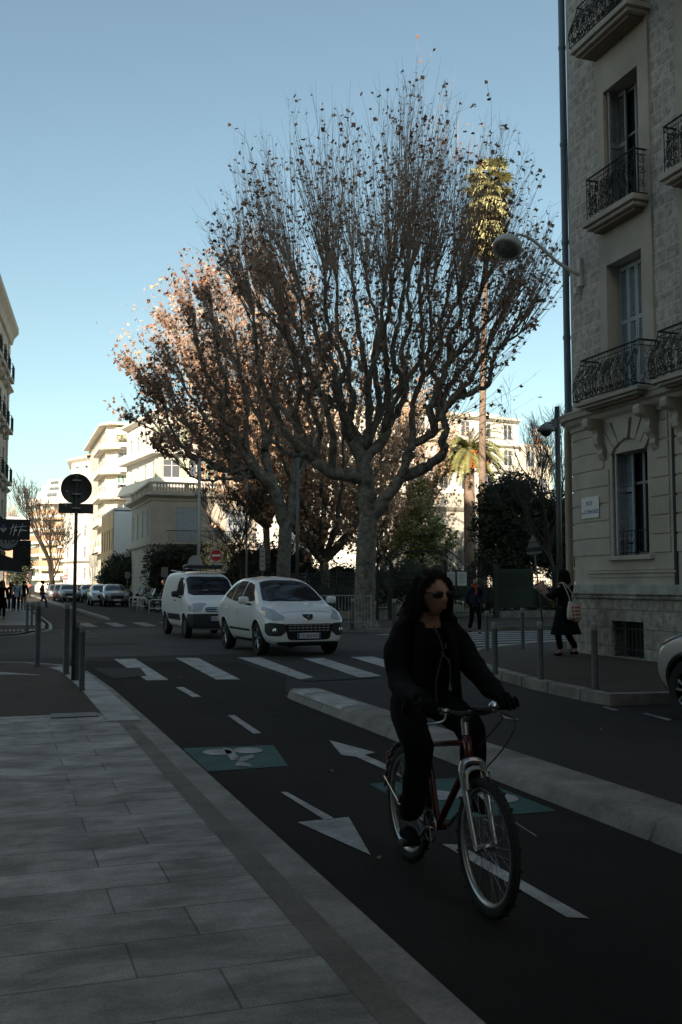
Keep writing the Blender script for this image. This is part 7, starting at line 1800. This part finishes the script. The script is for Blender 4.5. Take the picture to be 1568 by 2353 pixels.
# railings around the park
def spear_panel(o, a, b, z0, h, name='railing_panel'):
    a,b=Vector(a),Vector(b); L=(b-a).length; n=max(2,int(L/.135)); m_=MB(); u=(b-a)/n
    for i in range(1,n): q=a+u*i; m_.tube([(q.x,q.y,z0+.05),(q.x,q.y,z0+h-.08)],.011,4,cap=False); m_.tube([(q.x,q.y,z0+h-.10),(q.x,q.y,z0+h-.06),(q.x,q.y,z0+h)],[.008,.024,.002],4)
    for z in (z0+.18,z0+h-.22,z0+h-.38): m_.tube([(a.x,a.y,z),(b.x,b.y,z)],.018,4)
    return m_.build(name,'iron',o,fixn=False)
def fence(label, pts, h=2.15, z0=.13, step=3.0, plinth=True):
    o=thing('park_fence',label,'fence')
    for A_,B_ in zip(pts,pts[1:]):
        A2,B2=Vector((*A_,0)),Vector((*B_,0)); n=max(1,round((B2-A2).length/step))
        for i in range(n):
            p0=A2.lerp(B2,i/n); p1=A2.lerp(B2,(i+1)/n); spear_panel(o,p0,p1,z0+.28,h-.28); m_=MB(); m_.box((p0.x,p0.y,z0+(h+.05)/2),(.10,.10,h+.05)); m_.ball((p0.x,p0.y,z0+h+.09),.06,8,6); m_.build('post','iron',o)
        if plinth:
            u=(B2-A2).normalized(); m_=MB(); m_.prism3([(0,0),((B2-A2).length,0),((B2-A2).length,.30),(0,.30)],(A2.x,A2.y,z0),u,(0,0,1),Vector((-u.y,u.x,0)),.22); m_.build('plinth','kerb',o)
    return o
Fa=G(868,1424,.13); Fb=G(1140,1420,.13); Fc=G(1330,1418,.13)
fence('black spear topped park railings along the cross street right of the gate',[(Fb.x+.1,Fb.y),(Fc.x+8,Fc.y+.6)])
fence('black spear topped park railings between the largest plane tree and the gate',[(Fa.x,Fa.y),(G(905,1424,.13).x,Fa.y+.1)],step=1.4)
fence('black spear topped park railings running back along the street behind the white cars',[(Fa.x-.2,Fa.y+.1),(13.4,44),(13.6,72)],h=2.0)
g=thing('park_gate','double iron park gate under an arched iron overthrow','gate'); ga=G(905,1424,.13)
for (q0,q1) in ((0,.5),(.5,1)): A_=Vector((ga.x,Fa.y+.1,0)).lerp(Vector((Fb.x,Fb.y,0)),q0); B_=Vector((ga.x,Fa.y+.1,0)).lerp(Vector((Fb.x,Fb.y,0)),q1); spear_panel(g,A_,B_,.2,2.1,'gate_leaf')
for q in (Vector((ga.x,Fa.y+.1,0)),Vector((Fb.x,Fb.y,0)),Vector(((ga.x+Fb.x)/2,(Fa.y+Fb.y)/2,0))): m_=MB(); m_.box((q.x,q.y,1.3),(.16,.16,2.4)); m_.ball((q.x,q.y,2.58),.09,8,6); m_.build('gate_post','iron',g)
m_=MB(); ca=DP(975,1290,43.5)
for rr_ in (0,.28): m_.tube([(ca.x+(2.1+rr_)*math.cos(R(a)),ca.y+.3,ca.z-1.0+(1.5+rr_)*math.sin(R(a))) for a in range(0,181,12)],.022,4)
for k in range(14): a=R(8+k*12.5); m_.tube([(ca.x+2.1*math.cos(a),ca.y+.3,ca.z-1.0+1.5*math.sin(a)),(ca.x+2.38*math.cos(a+.07),ca.y+.3,ca.z-1.0+1.78*math.sin(a+.07))],.014,4)
m_.build('overthrow','iron',g)
for px,py,w_,h_,lab in ((1037,1330,.36,.56,'white park notice with black text, left of the pair on the gate'),(1062,1330,.42,.58,'white park notice with dense text, right of the pair on the gate')):
    p=DP(px,py,42.2); o=thing('notice_board',lab,'notice',(p.x,p.y,p.z),-R(3)); m_=MB(); m_.box((0,0,0),(w_,.015,h_)); q_=m_.build('board','sign_white',o); m_=MB()
    for k in range(7): m_.box((-.02+(k%3)*.01,-.011,h_*.36-k*h_*.11),(w_*(.6+.15*((k*7)%3)/2),.004,h_*.022))
    m_.build('lettering','black',q_)
p=DP(1187,1352,44.0); o=thing('dark_screen','dark banner screen fixed behind the railings right of the gate','banner',(p.x,p.y,p.z)); m_=MB(); m_.box((0,0,0),(1.7,.03,1.7)); q_=m_.build('cloth','dark_green',o); m_=MB(); 
for k in range(6): m_.box((-.5+k*.2,-.02,-.1),(.12,.008,.06))
m_.build('lettering','bollard',q_)
# crowd barrier beside the plane tree
p=G(800,1448,.13); o=thing('crowd_barrier','grey steel crowd barrier standing left of the largest plane trunk','barrier',(p.x-.2,p.y,.13),R(4)); m_=MB(); m_.tube(bez([(-1.0,0,.02),(-1.0,0,.95),(-.9,0,1.08),(.9,0,1.08),(1.0,0,.95),(1.0,0,.02)],3),.020,6); m_.tube([(-1,0,.25),(1,0,.25)],.014,5); m_.build('frame','sign_grey',o)
m_=MB()
for k in range(17): m_.tube([(-.9+k*.1125,0,.25),(-.9+k*.1125,0,1.07)],.008,4)
m_.build('bars','sign_grey',o)
for s in (-.8,.8): m_=MB(); m_.tube([(s,-.28,.02),(s,0,.14),(s,.28,.02)],.016,5); m_.build('foot','sign_grey',o)
# bicycle hoops
def hoop(px,py,wd,rz,label,bar=True,h=.76):
    p=G(px,py,0); o=thing('bike_hoop',label,'bike stand',(p.x,p.y,.005),rz,'white bicycle hoops along the right kerb'); m_=MB(); w_=wd/2
    m_.tube([(-w_,0,0),(-w_,0,h-.16),(-w_+.045,0,h-.05),(-w_+.15,0,h),(w_-.15,0,h),(w_-.045,0,h-.05),(w_,0,h-.16),(w_,0,0)],.034,8); m_.build('hoop','sign_white',o,smooth=True)
    if bar: m_=MB(); m_.tube([(-w_,0,.30),(w_,0,.30)],.026,6); m_.build('crossbar','sign_white',o)
hoop(261,1391,1.0,-YAW,'white hoop with a crossbar standing alone left of the motorcycles')
hoop(250,1389,1.0,R(70),'white hoop seen edge on behind the lone one')
hoop(316,1399,1.05,-YAW,'widest white hoop behind the edge on ones',False)
hoop(312,1402,1.0,R(62),'edge on white hoop farthest left of three')
hoop(322,1403.5,1.0,R(62),'edge on white hoop in the middle of three')
hoop(331,1405,1.0,R(62),'edge on white hoop farthest right of three')
hoop(364,1411,1.0,-YAW,'white hoop half hidden behind the van')
# scooters and motorcycles
def scooter(label):
    o=thing('motor_scooter',label,'motor scooter',group='motorcycles parked behind the white hoops')
    for x_ in (.62,-.62):
        m_=MB(); m_.lathe([(.16,-.04),(.25,-.055),(.27,-.02),(.27,.02),(.25,.055),(.16,.04)],(0,0,0),'Y',20,cap=False); w_=m_.build('wheel','tyre',o,auto=40); w_.location=(x_,0,.27); m_=MB(); m_.lathe([(.01,-.02),(.17,-.03),(.17,.03),(.01,.02)],(0,0,0),'Y',14); m_.build('rim','rim',w_)
    skin('body',[(-.70,0,.66,.12,.09),(-.35,0,.60,.17,.17),(-.05,0,.42,.17,.14),(.25,0,.36,.17,.06),(.45,0,.60,.20,.07),(.50,0,.88,.16,.07)],[(0,1),(1,2),(2,3),(3,4),(4,5)],'car_dark',o,1,2)
    m_=MB(); m_.tube([(-.72,0,.80),(-.45,0,.83),(-.15,0,.77),(.02,0,.72)],[.07,.13,.13,.08],8); m_.build('seat','seat_black',o,smooth=True)
    m_=MB(); m_.tube([(.50,0,.9),(.44,0,1.02)],.03,6); m_.tube([(.36,-.34,1.02),(.46,0,1.04),(.36,.34,1.02)],.016,6); h_=m_.build('handlebar','plastic',o)
    for s in (-1,1): m_=MB(); m_.tube([(.42,s*.2,1.03),(.44,s*.26,1.18)],.006,4); m_.ball((.44,s*.28,1.20),.055,8,6,(.3,1.2,.8)); m_.build('mirror','plastic',h_)
    m_=MB(); m_.prism3([(-.17,0),(.17,0),(.15,.36),(.06,.44),(-.06,.44),(-.15,.36)],(.52,0,.95),(0,1,0),Vector((-.45,0,1)).normalized(),(1,0,.4),.008); m_.build('windshield','lamp_glass',o)
    m_=MB(); m_.tube([(.52,0,.70),(.62,0,.27)],.035,6); m_.build('fork','plastic',o); m_=MB(); m_.ball((.60,0,.82),.07,10,6,(.5,1.3,.9)); m_.build('headlight','lamp_glass',o); m_=MB(); m_.ball((.62,0,.50),.17,10,6,(1.3,.5,.5)); m_.build('front_mudguard','car_grey',o,smooth=True)
    return o
s0=scooter('black scooter behind the lone white hoop')
for i,(px,py,dx,rz,lab) in enumerate(((270,1388,.8,200,None),(286,1390,1.0,170,'black scooter between the lone hoop and the wide hoop'),(302,1396,1.2,205,'dark motorcycle leaning just left of the edge on hoops'),(330,1398,1.0,160,'dark scooter among the hoops, its wheel toward the road'),(342,1403,.7,195,'black scooter with a tall screen behind the rightmost edge on hoop'),(352,1406,.6,190,'black motorcycle with a raised silver screen left of the van'),(362,1408,.8,175,'black scooter half hidden by the van side'),(292,1387,2.2,215,'dark scooter standing back from the kerb by the street bush'))):
    c=s0 if i==0 else copy_tree(s0); p=G(px,py); c.location=(p.x+dx,p.y+1.0,.006); c.rotation_euler.z=R(rz)
    if lab: c['label']=lab
# traffic light far left
x,y=fp(70,112); o=thing('traffic_light','small traffic light showing red at the far left crossing','traffic light',(x,y,0),-YAW); pole(o,0,0,0,3.0,.06,'black'); m_=MB(); m_.box((0,-.05,2.6),(.34,.25,.95)); hs_=m_.build('housing','black',o); m_=MB(); m_.lathe([(.001,-.02),(.12,-.01),(.12,.0)],(0,-.19,zz(1345,112)),'Y',12,cap=False); hh_=m_.build('red_lamp','red_light',o,fixn=False)
# shop signs and awnings on the ornate building
y_=43.0
def XPy(px,py,y): d=sight(px,py); return CAM+d*(y/d.y)
a=XPy(-60,1240,y_); b=XPy(69,1241,y_); c=XPy(70,1194,y_)
o=thing('shop_sign','black hanging shop sign with a white handwritten name and pale heart shaped mark','shop sign'); m_=MB(); m_.box2((a.x,y_,b.z),(b.x,y_+.12,c.z)); q_=m_.build('board','black',o)
W_=b.x-XPy(0,1241,y_).x; Hh=c.z-b.z; X0=XPy(0,1241,y_).x
def sg(u,v): return (X0+u*W_, y_-.012, b.z+v*Hh)
st_=[[(.33,.25),(.44,.78)],[(.44,.18),(.54,.76)],[(.33,.55),(.50,.62),(.88,.67)],[(.60,.18),(.70,.60),(.76,.80)],[(.52,.44),(.48,.50),(.47,.44),(.52,.42),(.54,.50),(.56,.43)],[(.68,.50),(.64,.44),(.68,.42),(.71,.49),(.68,.51)],[(.73,.43),(.75,.50),(.79,.49),(.79,.43),(.84,.50),(.86,.44),(.92,.46)]]
m_=MB()
for s_ in st_: m_.tube(bez([sg(*q) for q in s_],4),.011,4)
m_.build('lettering','sign_white',q_)
m_=MB(); m_.prism3([(.0,.52),(.055,.61),(.11,.50),(.165,.61),(.22,.52),(.11,.34)],sg(0,0),(W_,0,0),(0,0,Hh),(0,-1,0),.008); m_.build('heart_mark','sign_grey',q_)
m_=MB(); m_.prism3([(.055,.67),(.11,.76),(.165,.67),(.11,.58)],sg(0,0),(W_,0,0),(0,0,Hh),(0,-1,0),.008); m_.build('diamond_mark','plate_blue',q_)
y2=45.0; cc=XPy(18,1238,y2); o=thing('round_sign','round white shop sign with black letters below the handwritten one','shop sign',(cc.x,cc.y,cc.z)); m_=MB(); m_.lathe([(.001,-.03),(.52,-.03),(.52,.05),(.001,.05)],(0,0,0),'Y',32,cap=False); rr0=m_.build('rim','black',o,auto=40)
m_=MB(); m_.lathe([(.001,-.045),(.44,-.045),(.44,-.03)],(0,0,0),'Y',32,cap=False); m_.build('disc','sign_grey',rr0,fixn=False); text_mesh('mo',.60,(0,-.05,-.02),(1,0,0),(0,0,1),(0,-1,0),'lettering','black',rr0,.01)
o=thing('shop_awning','black shop awning with drooping valance under the signs at far left','awning'); A1=XPy(48,1300,44); A2=XPy(42,1262,44); m_=MB()
xw=-1.6
for yy0,yy1 in ((42.5,52),): m_.add([(xw,yy0,A2.z+.35),(A1.x,yy0,A1.z+.15),(A1.x,yy1,A1.z+.15),(xw,yy1,A2.z+.35)],[(0,1,2,3)]); m_.add([(A1.x,yy0,A1.z+.15),(A1.x,yy1,A1.z+.15),(A1.x,yy1,A1.z-.30),(A1.x,yy0,A1.z-.30)],[(0,1,2,3)]); m_.add([(xw,yy0,A2.z+.35),(A1.x,yy0,A1.z+.15),(A1.x,yy0,A1.z-.30),(xw,yy0,A1.z-.1)],[(0,1,2,3)])
aw_=m_.build('cloth','black',o,fixn=False); aw_.modifiers.new('s','SOLIDIFY').thickness=.03
m_=MB(); m_.tube([(xw,42.45,A1.z-.05),(A1.x,42.45,A1.z-.32)],.02,5); m_.build('front_bar','pole_light',o)
B1=XPy(45,1290,48); B2=XPy(72,1242,48); o=thing('wall_banner','dark banner with thin green chevron lines beside the awning','banner'); m_=MB(); m_.box2((B1.x-.3,48,B1.z-.2),(B2.x,48.08,B2.z)); q_=m_.build('cloth','black',o); m_=MB()
for k in range(3): zc=B2.z-.3-k*.14; m_.tube([(B1.x,47.97,zc-.12),(B1.x+.18,47.97,zc),(B1.x+.4,47.97,zc-.2),(B1.x+.52,47.97,zc-.12)],.010,4)
m_.build('chevron_line','leaf_olive',q_)
o=thing('shop_windows','dark glazed shopfronts with lit signs along the ornate building','shopfront'); m_=MB()
for k in range(8):
    s=L0+1.2+k*4.3; a_=wf2(s,.02); b_=wf2(s,.10); c_=wf2(s+3.4,.10); d_=wf2(s+3.4,.02); m_.prism([a_,b_,c_,d_],.1,3.3)
m_.build('glazing','glass_dark',o); m_=MB()
for k in range(8): s=L0+1.2+k*4.3; m_.prism([wf2(s,.02),wf2(s,.22),wf2(s+3.4,.22),wf2(s+3.4,.02)],3.4,3.9)
m_.build('fascia','black',o)
# park interior: low dark hedge behind the railings
leafy('park_hedge','low dark hedge just behind the railings right of the gate','hedge',[BL(1110+38*k,1372,47,1.0,.6,.8) for k in range(6)],6000,.11,'leaf_hedge',71,dark=1)
leafy('park_hedge','low dark hedge behind the railings beside the parked white cars','hedge',[BL(560+42*k,1375,49,1.2,.6,.8) for k in range(7)],6000,.12,'leaf_hedge',72,dark=1)
